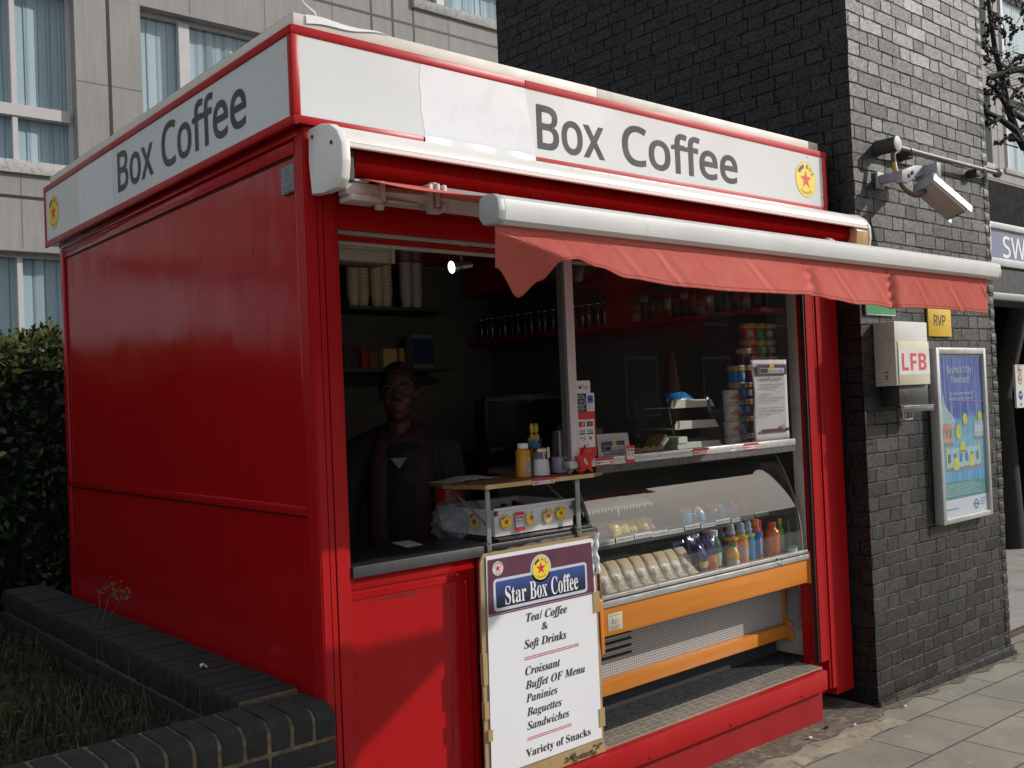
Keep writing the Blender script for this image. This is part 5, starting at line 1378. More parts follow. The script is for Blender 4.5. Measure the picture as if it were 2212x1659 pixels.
# well
STW = mat('counter steel', (.42, .43, .43), .35, .6, var=.1)
q = MB(); q.box(1.29, 2.765, .055, .70, .74, .782); q.build('well_floor', mat('counter well pale', (.40, .41, .41), .4, var=.1), FR)
q = MB(); q.box(1.29, 2.765, .66, .70, .7825, 1.29); q.build('back_panel', mat('counter dark back', (.035, .036, .038), .5), FR)
q = MB(); q.box(1.2655, 2.768, .150, .70, 1.294, 1.3138); q.build('top_board', mat('counter top timber', (.20, .13, .06), .5, var=.25), FR)
q = MB(); q.box(1.33, 2.755, .222, .56, .984, .992, 0, .001); q.build('shelf', glassmat('green shelf glass', 1.5, (.80, .88, .86), .02, .10), FR)
q = MB(); q.box(1.45, 2.745, .30, .58, 1.128, 1.134, 0, .001); q.build('upper_shelf', glassmat('green shelf glass', 1.5, (.80, .88, .86), .02, .10), FR)
q = MB(); q.box(1.35, 2.755, .214, .2215, .958, .979); tkb = q.build('ticket_rail', mat('ticket rail dark', (.10, .10, .11), .35, .3), FR)
TKW = mat('ticket paper', (.70, .69, .66), .5, var=.15, vscale=40); TKI = mat('ticket print', (.05, .05, .05), .6, var=0)
q = MB(); D = Dec(q, (0, .2138, 0), step=.0006); xx = 1.352; k = 0
while xx < 2.72:
    wd = random.uniform(.07, .125); t = random.uniform(-.003, .004); z0, z1 = .9745 + t, .9955 + t + random.uniform(-.002, .003)
    D.poly([(xx, z0 + random.uniform(-.002, .002)), (xx + wd, z0), (xx + wd, z1), (xx, z1 + random.uniform(-.003, .002))], 1, 0)
    n = int(wd / .011)
    for j in range(1, n):                                   # hand-lettered words, unreadable at this size
        for m_ in range(2):
            a = xx + .004 + (j - .5) * wd / n + m_ * .003; D.rect(a, a + random.uniform(.001, .0026), z0 + .005 + random.uniform(0, .002), z0 + .012 + random.uniform(0, .003), 2, 1)
    xx += wd + random.uniform(.002, .012)
q.build('price_ticket', [TKW, TKI], tkb, recalc=False)
GP = [(.026, .806), (.028, .86), (.032, .92), (.0385, .968), (.0475, 1.017), (.0620, 1.070), (.0810, 1.125), (.1030, 1.180), (.1290, 1.235), (.1640, 1.2935)]
def gprof(v):
    t = v * (len(GP) - 1); i = min(int(t), len(GP) - 2); f = t - i
    p0 = GP[max(i - 1, 0)]; p1 = GP[i]; p2 = GP[i + 1]; p3 = GP[min(i + 2, len(GP) - 1)]
    return [.5 * ((2 * p1[c]) + (-p0[c] + p2[c]) * f + (2 * p0[c] - 5 * p1[c] + 4 * p2[c] - p3[c]) * f * f + (-p0[c] + 3 * p1[c] - 3 * p2[c] + p3[c]) * f ** 3) for c in (0, 1)]
q = MB(); q.grid(lambda u, v: (1.292 + 1.43 * u, gprof(v)[0], gprof(v)[1]), 40, 36)
q.build('curved_glass', glassmat('curved counter glass', 2.0, (.93, .95, .95), .03, .02, (.55, .57, .57), True), FR)
q = MB()
for x0 in (1.286, 2.722):
    pts = [tuple(gprof(i / 18)) for i in range(19)]
    q.prism(pts + [(.30, 1.2932), (.30, .81)], 'x', x0, x0 + .005)
q.build('end_glass', glassmat('end glass', 1.5, (.78, .84, .82), .02, .10, (.30, .31, .28)), FR)
q = MB()
for x0 in (1.2845, 2.7275): q.prism([tuple(gprof(i / 18)) for i in range(19)] + [(gprof(1 - i / 18)[0] + .010, gprof(1 - i / 18)[1] - .006) for i in range(19)], 'x', x0, x0 + .006)
q.build('glass_edging', mat('edge trim olive', (.24, .23, .17), .5), FR)

# --- wrapped sandwiches standing in a row
KR = mat('kraft paper', (.52, .40, .25), .75, var=.15, vscale=30, dirt=((.34, .30, .16), 60, .62))
def filmmat():
    N = NT('crinkled clear film'); p, x = N.obj()
    fill = N.ramp(N.noise(p, 16, 3, .6), [(.30, (.40, .34, .22)), (.42, (.60, .56, .45)), (.52, (.22, .15, .08)), (.60, (.10, .13, .04)), (.66, (.34, .05, .03)), (.72, (.08, .05, .03))])
    N.base(fill); N.rough(.5); N.set(Coat_Weight=1.0, Coat_Roughness=.10, Coat_IOR=2.0)
    vo = N.n('TexVoronoi', feature='F1'); vo.inputs['Scale'].default_value = 26; N.l(p, vo.inputs['Vector'])
    b = N.n('Bump'); b.inputs['Strength'].default_value = 1.; b.inputs['Distance'].default_value = .03; N.l(N.math('ADD', vo.outputs['Distance'], N.noise(p, 22, 3)), b.inputs['Height']); N.l(b.outputs[0], N.b.inputs['Coat Normal'])
    return N.m
FILM = filmmat()
SAN = thing('wrapped_sandwich', 'sandwich in kraft wrap and clear film, first from the left in the display counter', 'sandwich', (1.415, .10, .783), 'wrapped sandwiches standing in the display counter')
Mt = Matrix.Translation((1.415, .10, .783)) @ Matrix.Rotation(math.radians(-36), 4, 'X')
def sand_shape(z0, z1, e, B):
    def fn(u, v):
        a = 6.2832 * u; hx, hy = .0355 + e, .022 + e
        c, s_ = math.cos(a), math.sin(a)
        r = (abs(c) ** 4 + abs(s_) ** 4) ** -.25
        z = z0 + (z1 - z0) * v
        k = 1. - .35 * max(0, (z - .115) / .035) ** 2
        return Mt @ Vector((hx * c * r, hy * s_ * r * k, z))
    B.grid(fn, 28, 8)
    B.add([fn(i / 28, 1) for i in range(28)], [list(range(28))])
q = MB(); sand_shape(.0, .150, .0, q); q.build('filling', FILM, SAN)
q = MB(); sand_shape(.092, .151, .0013, q); q.build('upper_wrap', KR, SAN)
q = MB(); sand_shape(-.006, .016, .0013, q); q.build('lower_wrap', KR, SAN)
ordn = ['first', 'second', 'third', 'fourth', 'fifth', 'sixth', 'seventh', 'eighth']
for i in range(1, 8):
    c = dup(SAN, (1.415 + .0775 * i, .10 + random.uniform(-.004, .004), .783), 'sandwich in kraft wrap and clear film, %s from the left in the display counter' % ordn[i], random.uniform(-.06, .06))

# --- drinks
PLA = lambda n, c, r=.22: mat(n, c, r, var=.06, spec=.6)
def drink(label, x, y, h, r, body, capc, band=None, sport=False, waist=False, name='drink_bottle', shoulder=.72, lab=None, text=None, z=.7825):
    t = thing(name, label, 'bottle', (x, y, z))
    H = h - (.03 if not sport else .05) * (h / .2)
    nr = r * .52
    prof = [(0, 0), (r * .85, 0), (r, h * .03)]
    if waist: prof += [(r, h * .28), (r * .88, h * .36), (r, h * .44)]
    prof += [(r, H * shoulder), (r * .86, H * (shoulder + .1)), (nr * 1.1, H * .96), (nr, H)]
    q = MB(); q.lathe(prof, (x, y, z), 22); b = q.build('body', body, t)
    q = MB()
    if sport: q.lathe([(nr * 1.3, H), (nr * 1.3, H + .012), (nr * 1.05, H + .016)], (x, y, z), 16); q.lathe([(nr * 1.05, H + .016), (nr * 1.1, H + .034), (nr * .7, h), (0, h)], (x, y, z), 16)
    else: q.lathe([(nr * 1.12, H), (nr * 1.15, h - .002), (nr, h), (0, h)], (x, y, z), 16)
    q.build('cap', capc, t)
    if band:
        q = MB()
        for (a, b_), mt in zip(band[0], range(9)): q.lathe([(r * 1.012, h * a), (r * 1.012, h * b_)], (x, y, z), 20, mt, 'z', False)
        l = q.build('label', band[1], t)
        if text:
            M = Matrix.Translation((x, y, z)); q = MB(); D = Dec(q, (x - .18 * r, y - r * 1.05, z), (0, 0, 1), (-.97, -.24, 0)); D.text(text, 'humb', h * .17, -r * .22, r * .5, h * .40, 1, 0); q.build('lettering', SW, l, recalc=False)
    return t
WC = PLA('cap white', (.66, .66, .66)); OC = PLA('cap orange', (.75, .16, .02)); RC = PLA('cap red', (.55, .02, .03)); YC = PLA('cap yellow', (.55, .42, .03)); GC = PLA('cap green', (.02, .16, .03)); SC_ = PLA('cap smoke', (.32, .36, .40))
drink('clear green water bottle with a white cap, leftmost of the tall drinks', 2.166, .14, .188, .036, PLA('drink green', (.03, .12, .07)), WC, (((.12, .45),), [PLA('label mint', (.36, .46, .40), .4)]))
drink('short yellow juice bottle with a dark green cap at the counter front', 2.243, .090, .122, .030, PLA('juice yellow', (.72, .40, .02)), GC, (((.10, .36),), [PLA('label pale', (.58, .55, .48), .4)]), waist=True)
drink('crimson sports drink with smoky cap and yellow collar', 2.312, .15, .200, .034, PLA('drink crimson', (.42, .02, .06)), SC_, (((.62, .70), (.10, .52)), [YC, PLA('label crimson', (.34, .02, .07), .35)]), True, False, 'drink_bottle', .72, None, 'BOOST')
drink('amber sports drink with smoky cap and grey label beside the crimson one', 2.384, .145, .200, .034, PLA('drink amber', (.68, .24, .03)), SC_, (((.62, .70), (.18, .42)), [YC, PLA('label grey', (.40, .38, .37), .4)]), True, True)
drink('turquoise sports drink with smoky cap and yellow collar', 2.450, .150, .200, .031, PLA('drink turquoise', (.02, .26, .46)), SC_, (((.62, .70), (.08, .5)), [YC, PLA('label turquoise', (.02, .22, .42), .35)]), True, True)
drink('royal blue drink bottle with a bright orange cap', 2.512, .150, .200, .031, PLA('drink rust', (.40, .06, .02)), OC, (((.12, .72),), [PLA('label royal', (.02, .12, .42), .35)]), False, False, 'drink_bottle', .74, None, 'Lucozade')
drink('plain red drink bottle squeezed behind the orange one', 2.556, .165, .190, .026, PLA('drink red', (.45, .03, .03)), RC)
drink('big orange squash bottle with a red orange cap', 2.622, .130, .178, .037, PLA('drink orange', (.62, .13, .015)), PLA('cap deep orange', (.58, .08, .02)), None, False, False, 'drink_bottle', .8)
drink('green labelled bottle with a flat yellow cap near the counter end', 2.690, .130, .188, .021, PLA('drink lime', (.10, .22, .03)), YC, (((.15, .45), (.45, .72)), [PLA('label sky', (.30, .42, .55), .4), PLA('label lime', (.20, .45, .03), .4)]))
drink('slim dark green bottle at the far right end of the drinks', 2.700, .086, .180, .0155, PLA('drink bottle green', (.005, .05, .025)), PLA('cap black green', (.01, .04, .02)))
for i, (x, c, lab) in enumerate(((2.13, WC, 'bottle with white cap in the back row behind the green water'), (2.235, WC, 'back row bottle with a white cap left of the smoky caps'), (2.35, SC_, 'back row sports bottle behind the crimson drink'), (2.43, SC_, 'back row sports bottle behind the amber drink'), (2.50, OC, 'back row bottle with an orange cap behind the turquoise drink'),
                                 (2.60, YC, 'back row bottle with a yellow cap behind the red drink'), (2.665, YC, 'back row bottle with a yellow cap behind the orange squash'))):
    drink(lab, x + .03, .265, .183, .030, PLA('drink shade %d' % (i % 3), [(.03, .07, .05), (.30, .05, .02), (.05, .06, .10)][i % 3]), c)
tb = thing('dip_tub', 'small white tub with a green lid at the right end of the counter', 'tub', (2.683, .057, .7825))
q = MB(); q.lathe([(.022, 0), (.024, .046)], (2.683, .057, .7825), 22); q.build('body', PLA('tub white', (.58, .60, .60), .4), tb)
q = MB(); q.lathe([(.0255, .0462), (.0255, .054), (.022, .056), (0, .056)], (2.683, .057, .7825), 22); q.build('lid', PLA('tub lid green', (.05, .26, .14), .4), tb)
def packet(name, label, cat, c, sz, mats, rot=0., tilt=0., group=None, puff=.4, split=None):
    """sealed foil packet: puffed middle, crimped ends, printed in bands"""
    w_, h_, d_ = sz; M = Matrix.Translation(c) @ Matrix.Rotation(rot, 4, 'Z') @ Matrix.Rotation(tilt, 4, 'X')
    q = MB(); sp = split or [1.0]
    for sgn in (-1, 1):
        def fn(u, v):
            e = max(0., math.sin(math.pi * u)) ** .5 * max(0., math.sin(math.pi * v)) ** .6
            cr = .08 * math.sin(u * 19 + v * 31 + c[0] * 50) + .06 * math.sin(v * 47 - u * 23)
            return M @ Vector(((u - .5) * w_ * (1 - .10 * math.sin(math.pi * v)), sgn * d_ * .5 * e * (1 + cr), v * h_ + .006 * math.sin(u * 24) * (1 if v in (0, 1) else 0)))
        st_ = len(q.f); q.grid(fn, 12, 16)
        for i in range(st_, len(q.f)):
            v = ((i - st_) // 12 + .5) / 16
            q.m[i] = next((k for k, s_ in enumerate(sp) if v <= s_), len(sp) - 1)
    return q.build(name, mats, None, label, cat, group, base=c)
NV = mat('foil navy', (.012, .02, .13), .22, var=.3, vscale=30, spec=.8); FO = mat('foil peach', (.62, .24, .08), .3, var=.5, vscale=30); FP = mat('foil violet', (.28, .04, .28), .25, var=.5, vscale=25); FYE = mat('foil yellow', (.60, .42, .06), .3, var=.35, vscale=25); FRD = mat('foil red', (.50, .02, .03), .25, var=.3, vscale=25); FBL = mat('foil cyan', (.03, .22, .50), .25, var=.4, vscale=25); FPK = mat('foil pink', (.50, .22, .26), .35, var=.3)
packet('cake_packet', 'navy cake packet with a violet and yellow foot at the front of the counter', 'packet', (2.035, .095, .783), (.075, .145, .045), [FP, FYE, NV], .3, -.12, None, .4, [.22, .45, 1.])
packet('cake_packet', 'navy cake packet with a peach coloured lower half beside the green water', 'packet', (2.105, .105, .783), (.072, .165, .045), [FO, NV], -.25, -.10, None, .4, [.5, 1.])
packet('cake_packet', 'navy cake packet standing in the second row behind the violet one', 'packet', (2.05, .17, .783), (.08, .17, .045), [NV, NV], .1, -.05)
packet('cake_packet', 'dark navy cake packet next to the last sandwich', 'packet', (2.00, .20, .783), (.08, .15, .045), [FP, NV], -.1, -.1, None, .4, [.25, 1.])
packet('cake_packet', 'navy cake packet at the back between the peach packet and the green water', 'packet', (2.13, .20, .783), (.07, .165, .04), [NV, NV], .35, -.05)
for i in range(9):
    packet('crisp_packet', 'yellow crisp packet on the glass shelf, %s from the left' % (ordn + ['ninth'])[i], 'packet', (1.42 + .062 * i + random.uniform(-.01, .01), .275 + random.uniform(0, .06), .9925), (.085, .085 - .003 * i, .05), [[FYE, FYE, FYE, FPK, FYE][i % 5], FYE], random.uniform(-.5, .5), random.uniform(-.7, -.2), 'yellow crisp packets on the glass shelf', .4, [.5, 1.])
for i, (mt, nm) in enumerate(((FBL, 'cyan'), (NV, 'navy'), (FBL, 'pale cyan'), (NV, 'dark navy'), (FBL, 'bright cyan'), (NV, 'navy violet'), (FRD, 'red'), (FRD, 'small red'))):
    packet('sweet_packet', '%s sweet packet on the right half of the glass shelf' % nm, 'packet', (2.17 + .066 * i, .275 + random.uniform(0, .04), .9925), (.068, .075, .04), [mt, FO if i < 5 else mt], random.uniform(-.6, .6), random.uniform(-.6, -.1), 'sweet packets on the glass shelf', .4, [.75, 1.])
q = MB()
def lace(u, v):
    x = 1.36 + .52 * u; y = .42 - .16 * v; z = 1.137 - (.0 if v < .8 else (v - .8) * .06)
    return (x + .05 * (1 - v), y, z + .0015 * math.sin(u * 40))
q.grid(lace, 60, 10)
for i in range(26):
    x = 1.362 + .02 * i; d_ = .012 + .012 * abs(math.sin(i * 1.7)) + (.03 if i == 14 else 0)
    q.add([(x, .2595, 1.1255), (x + .02, .2595, 1.1255), (x + .01, .257, 1.1255 - d_)], [(0, 1, 2)])
q.build('lace_mat', mat('white paper lace', (.66, .68, .70), .8, var=.1, dirt=((.45, .46, .48), 60, .6)), None, 'white paper lace mat hanging over the upper glass shelf of the counter', 'mat', recalc=False)
q = MB(); q.box(1.36, 1.50, .33, .50, 1.1345, 1.165, 0, .008); q.build('dark_loaf', mat('dark crust', (.09, .035, .02), .6, var=.5, vscale=30), None, 'dark baked loaf on the left end of the upper glass shelf', 'loaf')
for (x, y, w_, lab) in ((1.62, .44, .30, 'wide black lidded food tray at the back of the counter well'), (1.86, .46, .16, 'smaller grey lidded food tray behind the sandwiches')):
    t = thing('food_tray', lab, 'tray', (x, y, .7825))
    q = MB(); q.box(x - w_ / 2, x + w_ / 2, y - .12, y + .12, .7825, .850, 0, .012); q.build('body', mat('tray black', (.02, .02, .022), .35), t)
    q = MB(); q.box(x - w_ / 2 - .006, x + w_ / 2 + .006, y - .126, y + .126, .8505, .866, 0, .006); q.build('lid', mat('tray lid grey', (.09, .09, .095), .3), t)

# ------------------------------------------------------------------ goods on the window ledge
q = MB(); q.box(1.266, 2.785, .1005, .68, 1.3142, 1.3238); q.box(1.266, 2.665, .0515, .1004, 1.3142 + .0268, 1.3142 + .0096 + .0268); q.build('ledge', LIND, KI)
LZ = 1.3242
BAND = PLA('tub gold band', (.62, .34, .02), .35)
def tubstack(x, y, z0, n, colr, cname, first, lab, capm=None):
    rt = None
    for k in range(n):
        L = (x + random.uniform(-.003, .003), y, z0 + k * .0848)
        lb = lab % ordn[n - 1 - k]
        if rt is None and first is None:
            t = thing('crisp_tub', lb, 'tub', L, 'crisp tubs stacked in the window')
            q = MB(); q.lathe([(.0, 0), (.041, 0), (.0425, .003), (.0425, .060), (.0425, .074)], L, 24); b = q.build('body', colr, t)
            q = MB(); q.lathe([(.0429, .060), (.0429, .073)], L, 24, 0, 'z', False); q.build('gold_band', BAND, b)
            q = MB(); q.lathe([(.044, .0742), (.044, .080), (.0425, .0842), (.0, .0842)], L, 24); q.build('lid', capm or PLA('tub lid smoke', (.32, .33, .34), .3), t)
            q = MB(); q.grid(lambda u, v: (L[0] + .0428 * math.cos(-2.0 + .7 * u), L[1] + .0428 * math.sin(-2.0 + .7 * u), L[2] + .018 + .030 * v), 6, 2); q.build('barcode_label', mat('barcode grey', (.40, .40, .42), .5, var=.4, vscale=200), b)
            rt = t
        else: dup(rt, L, lb, random.uniform(-.9, .9))
    return rt
tubstack(2.478, .20, LZ, 5, PLA('tub blue', (.02, .17, .48)), 'blue', None, 'blue crisp tub, %s from the top of the blue stack in the window')
tubstack(2.560, .205, LZ, 6, PLA('tub plum', (.07, .02, .06)), 'plum', None, 'plum crisp tub, %s from the top of the plum stack behind the offer sheet')
for xx_, cc, nm in ((2.640, (.42, .02, .02), 'red'), (2.728, (.03, .20, .02), 'green'), (2.812, (.06, .015, .012), 'dark brown')):
    tubstack(xx_, .235, LZ + .385, 3, PLA('tub ' + nm, cc), nm, None, nm + ' crisp tub, %s from the top of its stack in the window corner')
q = MB(); q.box(2.60, 2.855, .19, .29, LZ, LZ + .384, 0, .003); q.build('stock_carton', mat('carton brown', (.24, .17, .10), .8), None, 'brown carton under the three tallest crisp tub stacks', 'carton')
NUT = thing('spread_pot', 'white spread and breadstick pot, first from the top of its stack in the window', 'pot', (2.385, .17, LZ + .0765 * 3), 'spread pots stacked in the window')
L = (2.385, .17, LZ + .0765 * 3)
q = MB(); q.lathe([(.0, 0), (.036, 0), (.038, .055)], L, 22); b = q.build('body', PLA('pot white', (.62, .58, .54), .35), NUT)
q = MB(); q.lathe([(.041, .0552), (.041, .066), (.038, .074), (0, .074)], L, 22); q.build('lid', PLA('pot lid', (.52, .53, .54), .35), NUT)
q = MB(); D = Dec(q, (L[0] - .012, L[1] - .0385, L[2]), (.97, .24, 0) and (.95, -.31, 0)); D.text('nutella', 'humb', -.030, .027, .019, .062, 1, 0); q.build('lettering', SR, b, recalc=False)
q = MB(); q.grid(lambda u, v: (L[0] + (.0367 + .0010 * v) * math.cos(-2.7 + 2. * u), L[1] + (.0367 + .001 * v) * math.sin(-2.7 + 2. * u), L[2] + .004 + .014 * v), 10, 2); q.grid(lambda u, v: (L[0] + (.0378 + .0006 * v) * math.cos(-2.2 + 1. * u), L[1] + (.0378 + .0006 * v) * math.sin(-2.2 + 1. * u), L[2] + .042 + .011 * v), 8, 2); q.build('printed_foot', PLA('pot tan', (.55, .30, .14), .4), b)
for i in range(1, 4): dup(NUT, (2.385 + .003 * (i % 2), .17, LZ + .0765 * (3 - i)), 'white spread and breadstick pot, %s from the top of its stack in the window' % ordn[i])
# offer sheet on the glass
OS = thing('offer_sheet', 'white paper offer sheet with a maroon heading taped inside the window', 'sheet', (2.54, .046, 1.376))
q = MB(); q.grid(lambda u, v: (2.402 + .282 * u - .006 * v * (1 - u), .046 + .004 * math.sin(u * 3) * math.sin(v * 4) + .006 * (1 - u) ** 4 * math.sin(v * 8), 1.377 + .391 * v), 14, 18); q.build('sheet_paper', mat('offer paper', (.56, .53, .56), .6, var=.05), OS, recalc=False, solid=.0006)
q = MB(); D = Dec(q, (0, .0385, 0), step=.0004)
D.poly([(2.427, 1.692), (2.672, 1.694), (2.672, 1.744), (2.424, 1.745)], 1, 0); D.rrect(2.450, 2.652, 1.702, 1.727, .005, 2, 3); D.rrect(2.453, 2.516, 1.704, 1.725, .004, 3, 4); D.disc(2.549, 1.731, .0185, 4, 5); D.star(2.549, 1.731, .01, 5, 6)
D.text('Star Box Coffee', 'serb', 2.52, 1.706, .014, .125, 5, 7)
D.text('\u201c Special offer Meal Deal\u201d', 'serb', 2.431, 1.668, .0135, .205, 1, 1)
y_ = 1.652
for t, wd in (('1- 1 pack of sandwich, a can of soft drink,', .215), ('a pack of crisps of your choice', .165), (None, 0), ('2- For Students only!', .105), ('One Panini, a can of soft drinks and a pack', .215), ('of crisps of your choice', .155), (None, 0), ('3- One Small coffee of your choice + one', .205), ('Croissant, or Muffin or Danish', .205), ('For Only', .095)):
    if t is None: y_ -= .016; continue
    D.text(t, 'serb', 2.431, y_ - .008, .0072, wd, 1, 1); y_ -= .0165
D.rect(2.440, 2.672, 1.414, 1.430, 1, 0); D.star(2.625, 1.437, .022, 2, 2)
q.build('print', [MAR, INK, mat('faint gold', (.35, .28, .22), .6, var=0), PALE, mat('heading navy', (.01, .012, .03), .5, var=0), YEL, BRD, mat('heading grey', (.30, .30, .32), .5, var=0)], OS, recalc=False)
# card box with heading
MC = thing('offer_card', 'white folded card with a small dark heading panel on the window ledge', 'card', (1.43, .09, LZ))
q = MB(); q.add([(1.332, .0535, 1.372), (1.527, .0535, 1.372), (1.523, .064, 1.464), (1.335, .064, 1.466)], [(0, 1, 2, 3)]); q.add([(1.335, .064, 1.466), (1.523, .064, 1.464), (1.523, .13, 1.345), (1.335, .13, 1.345)], [(0, 1, 2, 3)])
q.build('folded_sheet', mat('card white', (.56, .55, .55), .6, var=.04), MC, recalc=False, solid=.001)
q = MB(); D = Dec(q, (0, .0518, 0), step=.0004); D.rect(1.355, 1.488, 1.392, 1.434, 1, 0); D.rrect(1.363, 1.482, 1.395, 1.416, .004, 2, 3); D.rrect(1.366, 1.405, 1.397, 1.414, .003, 3, 4); D.text('Box Coffee', 'serb', 1.406, 1.399, .012, .068, 3, 7); D.disc(1.425, 1.426, .013, 4, 5); D.star(1.425, 1.426, .008, 5, 6)
D.text('Special offer Meal Deal', 'serb', 1.362, 1.378, .010, .125, 1, 1)
q.build('print', [MAR, INK, INK, PALE, mat('heading navy', (.01, .012, .03), .5), YEL, BRD, mat('heading grey', (.30, .30, .32), .5)], MC, recalc=False)
# tiered rack
RK = thing('tiered_rack', 'three tier display rack with pale curved shelf fronts on the window ledge', 'rack', (2.19, .33, LZ))
RW = mat('rack ivory', (.66, .66, .58), .5, var=.06)
for i, z in enumerate((1.352, 1.452, 1.552)):
    q = MB(); x0 = 2.015 + .0 * i
    q.prism([(x0, z), (x0 + .33, z), (x0 + .325, z + .004), (x0 + .30, z + .036), (x0 + .015, z + .040), (x0, z + .02)], 'y', .195 + .02 * i, .199 + .02 * i)
    q.box(x0 + .01, x0 + .31, .200 + .02 * i, .42, z - .001, z + .003); q.build('shelf_tier', RW, RK)
    q = MB(); q.tube([(x0 + .022, .193 + .02 * i, z + .005), (x0 + .028, .190 + .02 * i, z + .025), (x0 + .022, .193 + .02 * i, z + .042)], .0022, 6); q.build('wire_clip', BLK, RK)
q = MB()
for xx_ in (2.005, 2.347): q.prism([(.20, LZ), (.46, LZ), (.46, 1.67), (.25, 1.60)], 'x', xx_, xx_ + .004)
q.build('end_sheet', glassmat('end glass', 1.5), RK)
def carton(name, label, cat, c, sz, m_, R=None, grp=None, m2=None):
    t = thing(name, label, cat, c, grp); M = Matrix.Translation(c)
    if R: M = M @ R
    w_, d_, h_ = sz
    q = MB(); q.box(-w_ / 2, w_ / 2, -d_ / 2, d_ / 2, 0, h_, 0, .002, 2, M); q.build('carton', m_, t)
    if m2:
        q = MB(); q.box(-w_ / 2 - .0006, w_ / 2 + .0006, -d_ / 2 - .0006, -d_ / 2 + .004, h_ * .12, h_ * .88, 0, 0, 2, M); q.build('face_label', m2, t)
    return t
GT = mat('carton pale green', (.30, .38, .18), .6, var=.3, vscale=30); GW = mat('carton white face', (.62, .62, .58), .6, var=.15, vscale=60)
for i, nm in enumerate(('lowest', 'middle', 'topmost')): carton('tea_carton', 'small pale green carton, %s of the three stacked on the window ledge' % nm, 'carton', (1.935 + .003 * i, .16, LZ + .0335 * i), (.07, .09, .0325), GT, Matrix.Rotation(.05 * i, 4, 'Z'), 'small cartons on the window ledge', GW)
carton('tea_carton', 'olive carton with a pale end tipped against the small green cartons', 'carton', (1.862, .20, LZ + .055), (.10, .09, .035), mat('carton olive', (.26, .27, .06), .6, var=.5, vscale=25), Matrix.Rotation(-.75, 4, 'Y'), None, GW)
carton('slim_carton', 'dark teal carton lying on the lowest tier of the rack', 'carton', (2.19, .31, 1.3565), (.22, .12, .045), mat('carton teal', (.03, .075, .07), .5, var=.4, vscale=20))
carton('slim_carton', 'flat brown carton standing behind the white offer card', 'carton', (1.40, .24, LZ), (.26, .05, .16), mat('carton umber', (.10, .07, .05), .8))
packet('blue_packet', 'shiny blue sweet bag spilling over the top tier of the rack', 'packet', (2.20, .285, 1.575), (.20, .10, .06), [FBL, NV], .1, -1.1, None, .4, [.6, 1.])
packet('blue_packet', 'narrow blue wrapper hanging over the front of the top tier', 'packet', (2.295, .2245, 1.525), (.03, .075, .012), [FBL, FBL], .1, -.2)
BK = thing('wicker_basket', 'shallow wicker basket of dark packets with a rope coloured rim', 'basket', (1.70, .25, LZ))
WK = mat('wicker tan', (.40, .26, .14), .7, var=.3, vscale=60); 
q = MB(); n = 90
ringp = [(1.70 + .165 * math.cos(6.2832 * i / n), .25 + .165 * math.sin(6.2832 * i / n), LZ + .058 + .004 * math.sin(i * 1.4)) for i in range(n + 1)]
for ph in (0, 3.1416): q.tube([(p_[0], p_[1] + .0, p_[2] + .006 * math.sin(i * .9 + ph)) for i, p_ in enumerate(ringp)], .0075, 6)
q.build('rim', WK, BK)
q = MB(); q.lathe([(.0, .001), (.13, .001), (.16, .052)], (1.70, .25, LZ), 30, 0, 'z', False); q.build('bowl', mat('wicker dark', (.10, .065, .04), .8, var=.5, vscale=80), BK)
for i in range(9):
    a = random.uniform(0, 6.28); r = random.uniform(.01, .09)
    packet('snack_packet', ['dark maroon snack packet', 'black snack packet', 'black and red snack packet', 'grey snack packet', 'dark plum snack packet', 'black snack packet with a pale end', 'deep red snack packet', 'brown snack packet', 'charcoal snack packet'][i] + ' heaped in the wicker basket', 'packet', (1.70 + r * math.cos(a), .25 + r * math.sin(a), LZ + .03 + .006 * i), (.08, .12, .03), [[mat('foil maroon', (.10, .01, .02), .3), mat('foil black', (.015, .014, .016), .3), FRD, mat('foil grey', (.12, .12, .13), .35)][i % 4] , mat('foil black', (.015, .014, .016), .3)], random.uniform(0, 6.28), random.uniform(-1.5, -.7), 'packets in the wicker basket', .4, [.3 + .1 * (i % 4), 1.])
syr = thing('syrup_bottle', 'tall amber syrup bottle standing behind the tiered rack', 'bottle', (2.25, .42, LZ))
q = MB(); q.lathe([(.0, 0), (.048, 0), (.050, .006), (.050, .30), (.047, .33), (.036, .37), (.030, .41)], (2.25, .42, LZ), 24); q.build('body', mat('amber syrup', (.05, .018, .005), .4, var=.15), syr)
q = MB(); q.lathe([(.030, .4102), (.026, .46), (.012, .515), (0, .53)], (2.25, .42, LZ), 20); q.build('cap', mat('amber cap', (.05, .015, .005), .5), syr)
# clear bag hanging at the right end
q = MB()
def hb(u, v):
    th = 6.2832 * u; r = .018 + .035 * math.sin(min(1, v * 1.15) * 2.6); r *= 1 + .18 * math.sin(th * 4 + v * 8) + .1 * math.sin(th * 9 - v * 13)
    return (2.822 - .0 + min(r, .033) * .5 * math.cos(th), .165 + r * math.sin(th), .60 - .22 * v)
q.grid(hb, 30, 14); q.build('clear_bag', glassmat('cloudy polythene', 1.4), None, 'crumpled clear plastic bag hanging at the right end of the display counter', 'bag')
